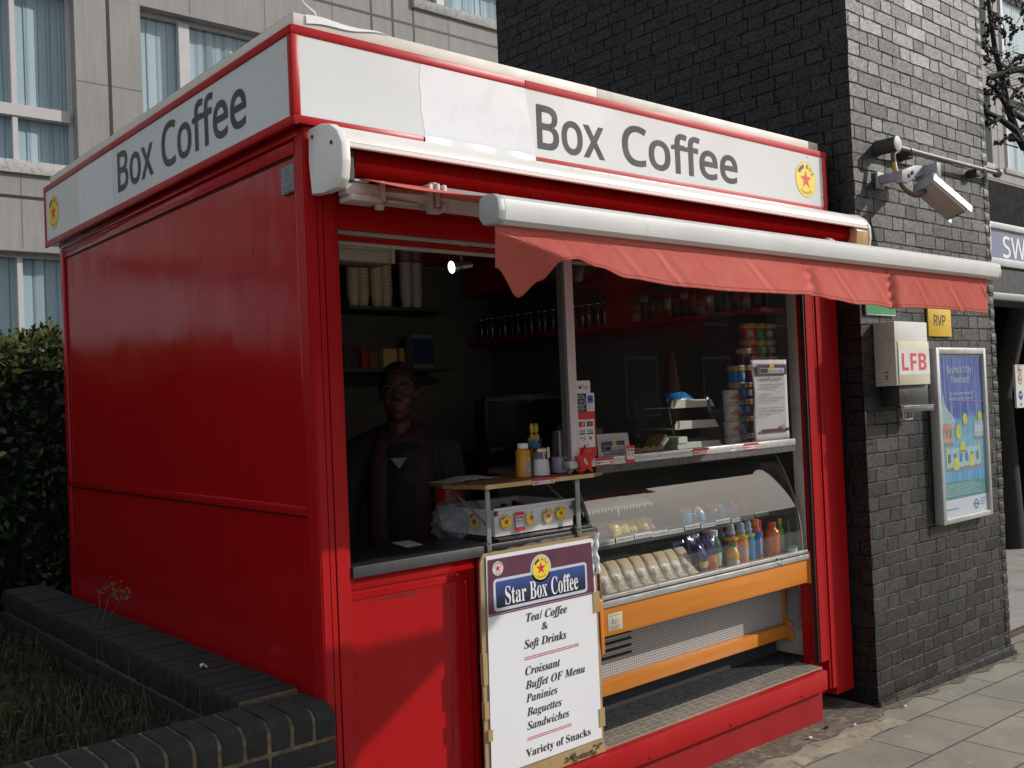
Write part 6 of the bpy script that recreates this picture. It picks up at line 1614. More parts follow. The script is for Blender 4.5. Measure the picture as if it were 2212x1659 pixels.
# ------------------------------------------------------------------ inside the kiosk
SHELFM = mat('shelf dark board', (.05, .048, .045), .6)
REDSH = mat('shelf red edge', (.26, .010, .016), .5)
def shelfbox(name, x0, x1, y0, y1, z, m_, par=KI):
    q = MB(); q.box(x0, x1, y0, y1, z - .022, z, 0, .002); return q.build(name, m_, par)
shelfbox('cup_shelf', 1.50, 2.22, 2.22, 2.555, 2.224, SHELFM)
shelfbox('tin_shelf', 1.45, 2.24, 2.22, 2.555, 1.848, SHELFM)
shelfbox('side_shelf', 2.60, 2.859, .12, 2.50, 2.036, REDSH); shelfbox('side_shelf', 2.60, 2.859, .12, 2.55, 2.362, REDSH)
q = MB(); q.box(2.598, 2.859, 1.02, 1.19, 2.0365, 2.339, 0, .003); q.build('red_upright', mat('red divider', (.34, .010, .016), .5), KI)
q = MB(); q.box(2.595, 2.859, 2.10, 2.50, 2.3625, 2.60, 0, .004); q.build('red_cupboard', mat('red cupboard', (.34, .012, .018), .5), KI)
# cups: nested paper cups standing in six columns
CUPC = mat('cream paper cup', (.62, .53, .38), .6, var=.05); CUPL = mat('lilac paper cup', (.50, .44, .44), .6, var=.05); CUPD = mat('cup print brown', (.10, .06, .03), .6)
def cup(L, m_, lab, dots):
    t = thing('paper_cup', lab, 'cup', L, 'nested paper cups on the top shelf')
    q = MB(); q.lathe([(.0, 0), (.028, 0), (.0375, .087), (.0435, .088), (.0435, .094), (.0395, .094), (.029, .006), (.0, .006)], L, 18); b = q.build('wall', m_, t)
    if dots:
        q = MB()
        for k in range(14):
            a = 6.2832 * k / 14; r = .0398; q.ball((L[0] + r * math.cos(a), L[1] + r * math.sin(a), L[2] + .082), (.004, .004, .0025), 0, 6, 4)
        q.build('print', CUPD, b)
    return t
cols = [(1.615, 2.36, 9, 'leftmost plain column', 0), (1.70, 2.385, 10, 'dotted second column', 1), (1.785, 2.365, 9, 'plain third column', 0), (1.868, 2.385, 12, 'dotted fourth column', 1), (2.025, 2.39, 11, 'lilac fifth column', 2), (2.112, 2.40, 11, 'lilac dotted last column', 3)]
pro = {}
nth = lambda n: '%d%s' % (n, 'th' if 10 <= n % 100 <= 20 else {1: 'st', 2: 'nd', 3: 'rd'}.get(n % 10, 'th'))
for x, y, n, nm, k in cols:
    for i in range(n):
        L = (x + random.uniform(-.002, .002), y, 2.2245 + i * .0210); lab = 'paper cup %s from the top of the %s on the cup shelf' % (nth(n - i), nm)
        if k not in pro: pro[k] = cup(L, CUPL if k >= 2 else CUPC, lab, k in (1, 3))
        else: dup(pro[k], L, lab)
# white louvre box hung from the ceiling
VB = thing('vent_box', 'off white slatted vent box hanging in front of the paper cups', 'vent', (1.43, 1.92, 2.43))
VBM = mat('vent off white', (.50, .46, .41), .6, var=.06)
q = MB(); q.box(1.255, 1.60, 1.90, 2.10, 2.43, 2.615, 0, .003); q.build('case', VBM, VB)
q = MB()
for z0, z1 in ((2.432, 2.495), (2.499, 2.543), (2.547, 2.565)): q.box(1.245, 1.585, 1.888, 1.8995, z0, z1, 0, .002)
q.box(1.587, 1.612, 1.886, 1.8995, 2.43, 2.575, 0, .002)
q.build('slat', VBM, VB)
q = MB()
for x, z in ((1.60, 2.565), (1.572, 2.447), (1.57, 2.53)): q.ball((x, 1.886, z), (.005, .003, .005), 0, 8, 5)
q.build('screw', BLK, VB)
# spotlights on a track
TKM = mat('track white', (.50, .48, .46), .4)
TL = thing('spotlight_track', 'white ceiling track carrying a lit spotlight over the counter', 'spotlight', (1.3, .6, 2.29))
q = MB(); q.box(1.035, 1.95, .59, .612, 2.283, 2.297, 0, .002); q.box(1.09, 1.11, .595, .607, 2.297, 2.62); q.box(1.86, 1.88, .595, .607, 2.297, 2.62); q.build('track', TKM, TL)
def spot(px, aim, lit):
    P0 = Vector((px, .60, 2.212)); d = Vector(aim).normalized(); R = d.to_track_quat('Z', 'Y').to_matrix().to_4x4(); M = Matrix.Translation(P0) @ R
    q = MB(); q.tube([(px + .035, .60, 2.283), (px + .035, .60, 2.225)], .007, 8); q.lathe([(.0165, -.085), (.018, -.03), (.016, -.028), (.0265, .0), (.0285, .018), (.0265, .0185), (.0255, .004)], (0, 0, 0), 22, 0, 'z', False, M); q.lathe([(0, -.085), (.0165, -.085)], (0, 0, 0), 22, 0, 'z', False, M)
    o = q.build('lamp_head', mat('lamp nickel', (.42, .40, .38), .35, .7), TL)
    q = MB(); q.lathe([(0, .012), (.0262, .012)], (0, 0, 0), 24, 0, 'z', False, M); q.build('lamp_face', emat('lit lamp face %d' % int(px * 100), (1., .97, .9), 6.0), o)
    l = bpy.data.lights.new('spot_lamp', 'SPOT'); l.energy = lit; l.spot_size = math.radians(70); l.spot_blend = .6; l.color = (1., .86, .66); l.shadow_soft_size = .025
    lo = bpy.data.objects.new('spot_lamp', l); lo.location = P0 + d * .03 - Vector(WLOC[TL]); lo.rotation_euler = d.to_track_quat('-Z', 'Y').to_euler(); COL.objects.link(lo); lo.parent = TL
spot(1.050, (-1., .07, -.16), 1.2); spot(1.40, (.1, .9, -.1), 4.); spot(1.80, (.5, .7, -.4), 1.)
# rows of cans and packets on the side shelves
CB = thing('drink_can', 'slim dark can on the side shelf, first in the row from the back wall', 'can', (2.66, 2.42, 2.0365), 'dark cans on the side shelf')
L = (2.66, 2.42, 2.0365)
q = MB(); q.lathe([(.026, 0), (.029, .008), (.029, .125), (.024, .137)], L, 18); q.build('body', mat('can gunmetal', (.05, .055, .065), .25, .5, var=.1), CB)
q = MB(); q.lathe([(.0245, .1372), (.025, .141), (.022, .1415), (0, .140)], L, 18); q.build('top', mat('can top', (.55, .50, .35), .3, .6), CB)
k = 1
ordl = ordn + [nth(i) for i in range(9, 60)]
for i in range(1, 19): dup(CB, (2.645 + .012 * (i % 2), 2.42 - .0655 * i, 2.0365), 'slim dark can on the side shelf, %s in the row from the back wall' % ordl[i])
CR = dup(CB, (2.66, 2.46, 2.0365 + .0), 'red can at the very back of the side shelf'); 
for c in CR.children:
    if c.name.startswith('body'): c.data = c.data.copy(); c.data.materials[0] = mat('can red', (.30, .012, .015), .3, .3)
CR.location = (2.715, 2.44, 2.0365)
for i in range(12): dup(CB, (2.705 + .01 * (i % 3), 2.36 - .085 * i, 2.0365), 'slim dark can in the hidden second row of the side shelf, %s from the back' % ordl[i], 0, 'cans in the second row of the side shelf')
pm_ = [mat('pack ember', (.40, .07, .02), .5, var=.3, vscale=30), mat('pack petrol', (.03, .07, .09), .5, var=.3, vscale=30), mat('pack ink', (.02, .02, .03), .4), mat('pack cream', (.42, .36, .28), .6), mat('pack brick', (.32, .04, .025), .5), mat('pack plum', (.06, .02, .06), .5)]
names = ['ember', 'petrol', 'ink', 'cream', 'brick', 'plum']
for i in range(15):
    y = 1.0 - .058 * i; h_ = .13 + .02 * math.sin(i * 2.1)
    a = (i * 2 + (i // 3)) % 6; b = (a + 3) % 6
    packet('biscuit_pack', '%s coloured biscuit pack on the side shelf, %s right of the red divider' % (names[a], ordl[i]), 'packet', (2.655, y, 2.0365), (.062, h_, .035), [pm_[b], pm_[a], pm_[(a + 1) % 6]], math.pi / 2 + random.uniform(-.2, .2), 0, 'packs on the side shelf', .4, [.35, .75, 1.])
for i in range(22):
    y = 2.02 - .085 * i
    carton('pack_carton', '%s carton on the upper side shelf, %s from the red cupboard' % (['green', 'dark', 'amber', 'pale'][i % 4], ordl[i]), 'carton', (2.68, y, 2.3625), (.09, .06, .10 + .05 * (i % 3)), [mat('carton moss', (.20, .24, .05), .6), mat('carton night', (.03, .03, .035), .6), mat('carton ochre', (.34, .2, .04), .6), mat('carton bone', (.4, .37, .3), .6)][i % 4], None, 'cartons on the upper side shelf')
# tins and boxes on the shelf behind the seller
for i, (x, w_, h_, c, lab) in enumerate(((1.56, .10, .14, (.03, .03, .035), 'black box at the left end of the tin shelf'), (1.655, .05, .12, (.26, .02, .03), 'crimson tin on the tin shelf'), (1.715, .05, .10, (.14, .09, .03), 'bronze jar on the tin shelf'), (1.835, .095, .125, (.42, .34, .24), 'tan packet with a pale band on the tin shelf'), (1.925, .035, .13, (.36, .26, .08), 'narrow gilt tin on the tin shelf'), (1.975, .05, .13, (.04, .04, .045), 'dark canister on the tin shelf'), (2.09, .155, .215, (.16, .17, .18), 'tall pale box with a blue band on the tin shelf'))):
    carton('store_box', lab, 'box', (x, 2.36, 1.8485), (w_, .09, h_), mat('store ' + lab[:12], c, .5, var=.2, vscale=20), None, None, mat('store band %d' % i, (.01, .04, .09) if i == 6 else (c[0] * 1.3, c[1] * 1.1, c[2] * .8), .5))
# till screen
TS = thing('till_screen', 'black till monitor standing on the inner counter facing out', 'monitor', (1.70, .94, 1.10))
MBK = mat('monitor black', (.010, .010, .011), .35, var=.1)
q = MB(); q.box(1.43, 1.975, .90, .93, 1.335, 1.650, 0, .006); q.build('screen', MBK, TS)
q = MB(); q.box(1.45, 1.955, .8985, .9005, 1.355, 1.63); q.build('panel', mat('dead screen', (.006, .006, .007), .12), TS)
q = MB(); q.box(1.45, 1.955, .8975, .8995, 1.622, 1.632); q.build('bezel_strip', mat('bezel grey', (.05, .05, .052), .4), TS)
q = MB(); q.box(1.66, 1.74, .93, .96, 1.125, 1.50, 0, .004); q.box(1.58, 1.82, .88, 1.06, 1.1005, 1.125, 0, .006); q.build('stand', MBK, TS)
q = MB(); q.box(1.26, 2.30, .72, 1.20, 1.06, 1.10, 0, .004); q.box(1.30, 2.28, .75, 1.18, .05, 1.0595); q.build('inner_counter', LAM, KI)
# coffee machine against the far wall, barely seen in the dark
CM = thing('coffee_machine', 'dark espresso machine in the gloom at the back of the kiosk', 'coffee machine', (2.30, 1.6, 1.1))
q = MB(); q.box(2.08, 2.52, 1.42, 1.82, 1.101, 1.20, 0, .01); q.box(2.08, 2.52, 1.60, 1.82, 1.20, 1.50, 0, .01); q.box(2.08, 2.52, 1.40, 1.82, 1.50, 1.64, 0, .015); q.build('body', mat('machine dark steel', (.08, .08, .085), .35, .6), CM)
q = MB()
for x in (2.2, 2.4): q.lathe([(.032, 1.44), (.032, 1.50)], (x, 1.48, 0), 16); q.tube([(x, 1.46, 1.455), (x - .02, 1.36, 1.44)], .011, 8)
q.build('group_head', MBK, CM)
q = MB()
for x in (2.16, 2.30, 2.44): q.ball((x, 1.398, 1.58), (.018, .006, .018), 0, 12, 7)
q.build('dial', mat('dial pale', (.30, .29, .27), .4), CM)
q = MB(); q.box(2.05, 2.56, 1.25, 2.0, 1.06, 1.10, 0, .004); q.box(2.07, 2.54, 1.30, 1.95, .05, 1.0595); q.build('machine_counter', LAM, KI)
q = MB(); q.box(1.42, 2.04, 2.1, 2.5, 1.38, 1.42, 0, .004); q.build('low_shelf', mat('shelf grey', (.12, .118, .11), .6), KI)

# ------------------------------------------------------------------ the seller behind the counter
PX, PY = .79, .69
FACE = Vector((-.60, -.80, 0)).normalized()               # looking out at the viewer
RG = Vector((0, 0, 1)).cross(FACE).normalized()              # towards the seller's left hand
RG = -RG
def F(r, f, z): return Vector((PX, PY, 0)) + RG * r + FACE * f + Vector((0, 0, z))
PR = thing('person', 'man in glasses, dark jacket and maroon scarf standing in the dark behind the counter', 'person', (PX, PY, .05))
Rf = Matrix((RG, -FACE, Vector((0, 0, 1)))).transposed()
SKIN = mat('skin', (.075, .031, .022), .5, var=.12, vscale=14, spec=.4)
q = MB()
q.ball(F(0, .0, 1.69), (.072, .092, .098), 0, 24, 16, Rf); q.ball(F(0, .022, 1.625), (.060, .070, .075), 0, 20, 14, Rf); q.ball(F(0, .052, 1.580), (.034, .034, .028), 0, 16, 10, Rf)
q.tube([F(0, .088, 1.695), F(0, .104, 1.665), F(0, .108, 1.648)], [.010, .014, .016], 10); q.ball(F(.013, .095, 1.645), .010); q.ball(F(-.013, .095, 1.645), .010)
for s_ in (-1, 1):
    q.ball(F(.075 * s_, -.008, 1.668), (.010, .018, .030), 0, 12, 8, Rf); q.ball(F(.036 * s_, .066, 1.640), (.024, .02, .022), 0, 12, 8, Rf); q.ball(F(.030 * s_, .078, 1.708), (.024, .012, .008), 0, 12, 8, Rf)
q.tube([F(-.024, .087, 1.612), F(0, .092, 1.613), F(.024, .087, 1.612)], [.006, .009, .006], 8); q.tube([F(-.02, .086, 1.602), F(0, .090, 1.600), F(.02, .086, 1.602)], [.006, .009, .006], 8)
q.tube([F(0, -.01, 1.60), F(0, -.018, 1.50), F(0, -.02, 1.42)], [.050, .051, .066], 16)
q.tube([F(0, -.02, 1.45), F(0, -.01, 1.30), F(0, 0, 1.12), F(0, 0, .92)], [.13, .15, .145, .15], 18, 0, True, .75)
HZ = {}
for s_ in (-1, 1):
    sh = F(.175 * s_, -.02, 1.415); el = F(.235 * s_, .04, 1.155); wr = F(.19 * s_, .13, .955)
    q.tube([F(.06 * s_, -.02, 1.44), sh], [.07, .062], 12); q.tube([sh, sh.lerp(el, .5), el], [.058, .05, .042], 12); q.tube([el, el.lerp(wr, .45), wr], [.042, .038, .026], 12)
    dr = (FACE - RG * .25 * s_).normalized(); sd = dr.cross(Vector((0, 0, 1))).normalized() * s_
    pc = wr + dr * .055 - Vector((0, 0, .012)); HZ[s_] = (wr, dr)
    q.tube([wr, wr + dr * .035, pc, wr + dr * .095 - Vector((0, 0, .014))], [.026, .034, .037, .034], 12, 0, True, .5)
    for k, (o_, l_) in enumerate(((-.028, .062), (-.009, .074), (.010, .070), (.028, .052))):
        b0 = wr + dr * .088 + sd * o_ - Vector((0, 0, .013)); q.tube([b0, b0 + dr * l_ * .5 + Vector((0, 0, .006)), b0 + dr * l_ * .8 - Vector((0, 0, .002)), b0 + dr * l_ - Vector((0, 0, .008))], [.0095, .0088, .0082, .0068], 8)
    b0 = wr + dr * .035 - sd * .030 - Vector((0, 0, .008)); q.tube([b0, b0 + dr * .03 - sd * .022, b0 + dr * .058 - sd * .024 - Vector((0, 0, .006))], [.0115, .0105, .008], 8)
    hip = F(.085 * s_, 0, .90); kn = F(.10 * s_, .02, .50); an = F(.11 * s_, -.01, .13)
    q.tube([F(.06 * s_, 0, .98), hip, kn, an], [.10, .088, .058, .040], 12); q.tube([F(.11 * s_, -.05, .085), F(.115 * s_, .06, .08), F(.12 * s_, .16, .075)], [.036, .040, .026], 10)
bd_ = q.build('body', SKIN, PR, remesh=.0065)
JK = mat('jacket black', (.006, .006, .007), .8, var=.3); JM = mat('scarf maroon', (.035, .008, .012), .85, var=.5, vscale=50); SHT = mat('shirt pale', (.16, .15, .145), .7); TRS = mat('trouser dark', (.015, .016, .022), .8)
q = MB()
q.tube([F(0, -.03, 1.475), F(0, -.02, 1.42), F(0, -.012, 1.30), F(0, -.002, 1.12), F(0, 0, .84)], [.10, .165, .182, .178, .185], 22, 0, True, .78)
for s_ in (-1, 1):
    sh = F(.18 * s_, -.02, 1.415); el = F(.242 * s_, .04, 1.15); wr = F(.193 * s_, .12, .975)
    q.tube([F(.03 * s_, -.035, 1.475), F(.10 * s_, -.03, 1.455), sh], [.075, .075, .076], 14); q.ball(sh, .078); q.tube([sh, sh.lerp(el, .5), el], [.076, .066, .058], 14); q.ball(el, .058); q.tube([el, el.lerp(wr, .5), wr], [.058, .050, .040], 14)
q.build('jacket', JK, PR, remesh=.009)
q = MB()
for s_ in (-1, 1):
    q.tube([F(.06 * s_, 0, .98), F(.09 * s_, 0, .90), F(.10 * s_, .02, .50), F(.11 * s_, -.01, .13)], [.115, .108, .078, .066], 14)
q.build('trousers', TRS, PR, remesh=.01)
q = MB()
for s_ in (-1, 1): q.ball(F(.115 * s_, .055, .088), (.048, .135, .045), 0, 16, 10, Rf)
q.build('shoes', MBK, PR)
q = MB(); n = 26
q.tube([F(.078 * math.cos(6.2832 * i / n), -.012 + .075 * math.sin(6.2832 * i / n), 1.495 - .028 * math.sin(6.2832 * i / n)) for i in range(n + 1)], .034, 10, 0, True, 1.)
for s_ in (-1, 1): q.tube([F(.075 * s_, .06, 1.47), F(.085 * s_, .115, 1.38), F(.092 * s_, .150, 1.22), F(.09 * s_, .155, 1.02)], [.032, .036, .038, .036], 10, 0, True, .45)
q.build('scarf', JM, PR)
q = MB(); q.add([F(-.034, .158, 1.405), F(.034, .158, 1.405), F(.018, .163, 1.385), F(0, .166, 1.362), F(-.018, .163, 1.385)], [(0, 1, 2, 3, 4)])
q.build('shirt_collar', SHT, PR, solid=.004)
q = MB()                                                   # short dark hair: cap of hair over the crown, sides and back
def hairf(u, v):
    th = 6.2832 * u; fr = math.cos(th)                      # 1 = face side
    ph = v * (1.0 + .95 * (1 - max(0, fr + .15) ** .7 if fr > -.15 else 1.) - .12 * math.exp(-(fr / .25) ** 2))
    r = 1.07 + .012 * math.sin(th * 19 + v * 13) + .01 * math.sin(th * 31)
    return F(.074 * r * math.sin(ph) * math.sin(th), -.004 + .094 * r * math.sin(ph) * fr, 1.693 + .102 * r * math.cos(ph))
q.grid(hairf, 60, 16); q.build('hair', mat('hair black', (.010, .008, .007), .6, var=.4, vscale=80), PR, solid=.006)
q = MB()
for s_ in (-1, 1):
    c = F(.033 * s_, .098, 1.682)
    q.tube([c + RG * .027 * math.cos(6.2832 * i / 20) + Vector((0, 0, .020)) * math.sin(6.2832 * i / 20) for i in range(21)], .0026, 6)
    q.tube([F(.060 * s_, .096, 1.686), F(.076 * s_, .06, 1.688), F(.080 * s_, -.005, 1.682)], .0024, 6)
q.tube([F(-.007, .100, 1.685), F(0, .102, 1.689), F(.007, .100, 1.685)], .0024, 6)
q.build('glasses', MBK, PR)
q = MB()
for s_ in (-1, 1): q.ball(F(.031 * s_, .082, 1.684), (.013, .008, .008), 0, 12, 8, Rf)
q.build('eyes', mat('eye white', (.11, .10, .095), .3), PR)
q = MB()
for s_ in (-1, 1): q.ball(F(.031 * s_, .0888, 1.684), (.006, .003, .006), 0, 10, 6, Rf)
q.build('irises', MBK, PR)
q = MB()
for s_ in (-1, 1): q.tube([F(.013 * s_, .090, 1.706), F(.032 * s_, .090, 1.712), F(.052 * s_, .078, 1.704)], [.0035, .005, .003], 8)
q.build('eyebrows', mat('hair black', (.010, .008, .007), .6), PR)

# ------------------------------------------------------------------ fixtures on the brick tower
WY = -.12
def sign_plate(name, label, cat, x0, x1, z0, z1, m_, fn=None, mats=()):
    t = thing(name, label, cat, ((x0 + x1) / 2, WY, z0))
    q = MB(); q.box(x0, x1, WY - .014, WY - .004, z0, z1, 0, .002); q.build('plate', m_, t)
    q = MB(); fn(Dec(q, (0, WY - .014, 0))); q.build('lettering', mats, t, recalc=False)
    return t
sign_plate('wall_sign', 'yellow square sign reading RVP on the black brick tower', 'sign', 3.822, 4.095, 1.885, 2.125, mat('sign yellow', (.68, .42, .02), .45, var=.08), lambda D: D.text('RVP', 'hum', 3.884, 1.948, .058, .142, 1, 0, 'l', .02), [BLK])
gs = thing('wall_sign', 'green sign with a pale border half hidden behind the awning valance', 'sign', (3.305, WY, 1.988))
q = MB(); q.box(3.157, 3.453, WY - .016, WY - .006, 1.988, 2.20, 0, .002); q.build('plate', mat('sign pale border', (.55, .58, .52), .45), gs)
q = MB(); D = Dec(q, (0, WY - .016, 0)); D.rect(3.163, 3.447, 1.995, 2.194, 1, 0); q.build('green_panel', mat('sign green', (.02, .26, .07), .4, var=.06), gs, recalc=False)
# fire brigade key box
LF = thing('key_box', 'white steel box labelled LFB in red over a black drawer on the brick tower', 'box', (3.42, WY, 1.60))
BXM = mat('box aged white', (.56, .56, .54), .5, var=.12, vscale=5, dirt=((.36, .35, .31), 10, .56))
q = MB(); q.box(3.232, 3.580, WY - .122, WY - .004, 1.615, 1.948, 0, .004); q.build('case', BXM, LF)
q = MB(); q.box(3.253, 3.583, WY - .1265, WY - .121, 1.617, 1.843, 0, .002); dr_ = q.build('door', mat('box cream label', (.60, .55, .40), .5, var=.12, vscale=12, dirt=((.44, .40, .28), 20, .6)), LF)
q = MB(); D = Dec(q, (0, WY - .1265, 0)); D.rect(3.255, 3.582, 1.670, 1.800, 1, 0); q.build('label', mat('box white label', (.66, .66, .67), .45), dr_, recalc=False)
q = MB(); D = Dec(q, (0, WY - .1265, 0)); D.text('LFB', 'humb', 3.285, 1.692, .090, .262, 2, 0); q.build('lettering', mat('label red', (.62, .06, .07), .45, var=0), dr_, recalc=False)
q = MB(); q.box(3.288, 3.600, WY - .104, WY - .004, 1.505, 1.6145, 0, .003); q.build('drawer', mat('drawer black', (.025, .027, .028), .45, var=.3), LF)
q = MB(); q.box(3.284, 3.612, WY - .126, WY - .08, 1.474, 1.5045, 0, .005); q.box(3.284, 3.612, WY - .128, WY - .1, 1.4995, 1.508, 0, .003); q.build('drawer_lip', mat('lip worn steel', (.22, .22, .22), .3, .8), LF)
q = MB(); q.tube([(3.275, WY - .11, 1.512), (3.270, WY - .125, 1.505), (3.280, WY - .125, 1.445), (3.300, WY - .125, 1.438), (3.375, WY - .125, 1.438), (3.378, WY - .125, 1.472)], .0035, 8); q.build('wire_handle', CHR, LF)
q = MB()
for z in (1.665, 1.685, 1.652): q.ball((3.2315, WY - .07, z), (.002, .008, .004), 0, 8, 5)
q.build('key_hole', BLK, LF)
# travel poster in an aluminium frame
PF = thing('poster_frame', 'tall blue travel poster in an aluminium frame on the brick tower', 'poster', (4.12, WY, .82))
PAL = mat('frame aluminium', (.46, .46, .45), .42, .5, var=.08)
q = MB(); x0, x1, z0, z1 = 3.805, 4.425, .825, 1.818; yb, yf = WY - .005, WY - .058
q.box(x0, x0 + .036, yf, yb, z0, z1, 0, .004); q.box(x1 - .030, x1, yf, yb, z0, z1, 0, .004); q.box(x0 + .0361, x1 - .0301, yf, yb, z1 - .036, z1, 0, .004); q.box(x0 + .0361, x1 - .0301, yf, yb, z0, z0 + .030, 0, .004)
q.build('frame', PAL, PF)
def postermat():
    N = NT('poster sky'); p, x = N.obj(); sc = N.n('VectorMath', operation='MULTIPLY'); N.l(p, sc.inputs[0]); sc.inputs[1].default_value = (44, 1, 2.5)
    streak = N.noise(sc.outputs[0], 1.0, 4, .7); bl = N.noise(p, 5.5, 3)
    h = N.math('ADD', x[2], N.math('MULTIPLY', N.math('SUBTRACT', bl, .5), .22))
    c = N.ramp(N.math('DIVIDE', h, 1.0), [(.0, (.02, .19, .40)), (.30, (.03, .26, .50)), (.50, (.10, .33, .50)), (.585, (.11, .25, .46)), (.62, (.035, .055, .33)), (.95, (.03, .045, .32))])
    c = N.mix(N.ramp(streak, [(.42, 0.), (.62, .5)]), c, (.26, .44, .55)); c = N.mix(N.ramp(streak, [(.30, .4), (.42, 0.)]), c, (.02, .06, .24))
    sp = N.ramp(N.math('SUBTRACT', x[2], N.math('ADD', .60, N.math('MULTIPLY', bl, .1))), [(.0, 1.), (.12, 0.)])
    N.base(c); N.rough(.5); return N.m
q = MB(); q.box(3.842, 4.395, WY - .040, WY - .006, .855, 1.782); q.build('poster_sheet', postermat(), PF)
PW = mat('poster white', (.56, .60, .66), .4, var=.05); PY_ = mat('poster yellow', (.55, .52, .08), .4, var=.2, vscale=20); PLB = mat('poster light', (.34, .50, .56), .4, var=.3, vscale=30); PO = mat('poster coral', (.52, .28, .20), .4, var=.3, vscale=30); PG = mat('poster sea green', (.06, .24, .26), .4, var=.25, vscale=20); PT = mat('poster tan shadow', (.20, .22, .20), .4, var=.3, vscale=30); PV = mat('poster lilac', (.26, .17, .42), .4); PBl = mat('poster roundel blue', (.02, .18, .42), .4)
q = MB(); D = Dec(q, (0, WY - .040, 0), step=.0006); XA, XB = 3.842, 4.395
D.rect(XA + .002, XB - .002, .857, .955, 1, 0)                                       # white foot
D.poly([(XA + .002, .9555), (XB - .002, .9555), (XB - .002, 1.045), (4.1, 1.052), (XA + .002, 1.056)], 1, 4)
for i in range(6): D.rect(XA + .02, XB - .06 - .05 * (i % 3), .975 + .012 * i, .979 + .012 * i, 2, 2)
D.rect(XA + .002, XB - .002, 1.768, 1.780, 1, 0)
D.poly([(XA + .002, 1.42), (3.87, 1.47), (3.895, 1.575), (3.91, 1.50), (3.95, 1.46), (4.0, 1.43), (4.03, 1.40), (3.98, 1.33), (XA + .002, 1.32)], 1, 2)
D.poly([(3.90, 1.522), (XB - .002, 1.510), (XB - .002, 1.497), (4.15, 1.507)], 2, 6)
def house(x0, x1, z0, z1, m1, m2, n):
    D.rect(x0, x1, z0, z1, 2, m1)
    for i in range(n):
        a = x0 + (x1 - x0) * (i + .2) / n; b = x0 + (x1 - x0) * (i + .7) / n
        D.rect(a, b, z0 + (z1 - z0) * .25, z0 + (z1 - z0) * .7, 3, m2)
    D.rect(x0 - .004, x1 + .004, z0 - .02, z0, 2, 5)
house(3.850, 3.990, 1.28, 1.385, 3, 5, 3); house(4.262, XB - .004, 1.30, 1.39, 2, 0, 3)
house(3.905, 4.325, 1.135, 1.245, 2, 7, 6); D.rect(3.90, 3.93, 1.135, 1.25, 3, 1); D.rect(4.30, 4.327, 1.15, 1.25, 3, 1); D.rect(3.985, 4.05, 1.12, 1.19, 4, 1); D.rect(4.18, 4.24, 1.13, 1.20, 4, 1)
for cx, cz, r, ry in ((4.060, 1.335, .034, .042), (4.148, 1.405, .030, .036), (4.340, 1.415, .028, .030), (4.105, 1.245, .036, .034)): D.disc(cx, cz, r, 4, 1, ry, 20)
D.rect(4.05, 4.16, 1.218, 1.226, 5, 5)
D.arc(4.245, .905, .020, .030, 0, 360, 2, 7, 22); D.rect(4.207, 4.283, .900, .911, 3, 7)
for i in range(3): D.rect(4.295, 4.375 - .012 * i, .928 - .016 * i, .934 - .016 * i, 2, 7)
D.rect(3.865, 4.02, .898, .904, 2, 7)
D.text('Buying a 7 Day', 'hum', 3.955, 1.676, .036, .305, 3, 0, 'l', .006); D.text('Travelcard?', 'hum', 3.995, 1.618, .036, .235, 3, 0, 'l', .006)
D.text('You could save money by', 'hum', 3.962, 1.548, .018, .30, 3, 0, 'l', .006); D.text('switching to pay as you go', 'hum', 3.962, 1.518, .018, .30, 3, 0, 'l', .006)
q.build('poster_print', [PW, PY_, PLB, PO, PG, PT, PV, PBl], PF, recalc=False)
q = MB(); q.add([(3.838, WY - .046, .852), (4.398, WY - .046, .852), (4.398, WY - .046, 1.785), (3.838, WY - .046, 1.785)], [(0, 1, 2, 3)]); q.build('cover_glass', glassmat('poster cover', 1.35, (.95, .96, .96), .02, .03), PF)
# conduit with junction box and the security camera
CD = thing('conduit', 'grey metal conduit with a round junction box on the brick tower', 'pipe', (4.0, WY, 2.9))
PIP = mat('conduit grey', (.17, .165, .155), .42, .4, var=.3, vscale=18); PIR = mat('conduit rusty', (.10, .07, .05), .6, .2, var=.5, vscale=30)
q = MB(); q.lathe([(.040, -.115), (.040, -.02), (.043, .0)], (3.375, WY - .0, 2.888), 22, 0, 'y'); jb_ = q.build('junction_box', mat('junction dark', (.035, .034, .033), .5), CD)
q = MB(); q.lathe([(.0, -.1185), (.036, -.1185), (.041, -.115)], (3.375, WY, 2.888), 24, 0, 'y'); q.build('cover_disc', mat('disc pale grey', (.42, .42, .41), .5), jb_)
q = MB(); q.tube([(3.41, WY - .075, 2.888), (3.75, WY - .070, 2.892), (4.20, WY - .062, 2.898), (4.66, WY - .055, 2.905), (4.715, WY - .055, 2.906)], .013, 12); q.ball((4.722, WY - .055, 2.906), .030, 0, 14, 9); q.tube([(4.50, WY - .057, 2.902), (4.52, WY - .057, 2.902)], .017, 12); q.tube([(3.58, WY - .073, 2.889), (3.61, WY - .073, 2.889)], .017, 12); q.build('pipe', PIP, CD)
q = MB()
for x in (3.62, 4.45): q.box(x - .03, x + .03, WY - .06, WY + .01, 2.855, 2.895, 0, .004)
q.build('saddle', mat('junction dark', (.035, .034, .033), .5), CD)
q = MB()
def bez(P, n=24):
    out_ = []
    for i in range(len(P) - 1):
        p0 = Vector(P[max(i - 1, 0)]); p1 = Vector(P[i]); p2 = Vector(P[i + 1]); p3 = Vector(P[min(i + 2, len(P) - 1)])
        for j in range(6):
            t = j / 6; out_.append(.5 * ((2 * p1) + (-p0 + p2) * t + (2 * p0 - 5 * p1 + 4 * p2 - p3) * t * t + (-p0 + 3 * p1 - 3 * p2 + p3) * t ** 3))
    return out_ + [Vector(P[-1])]
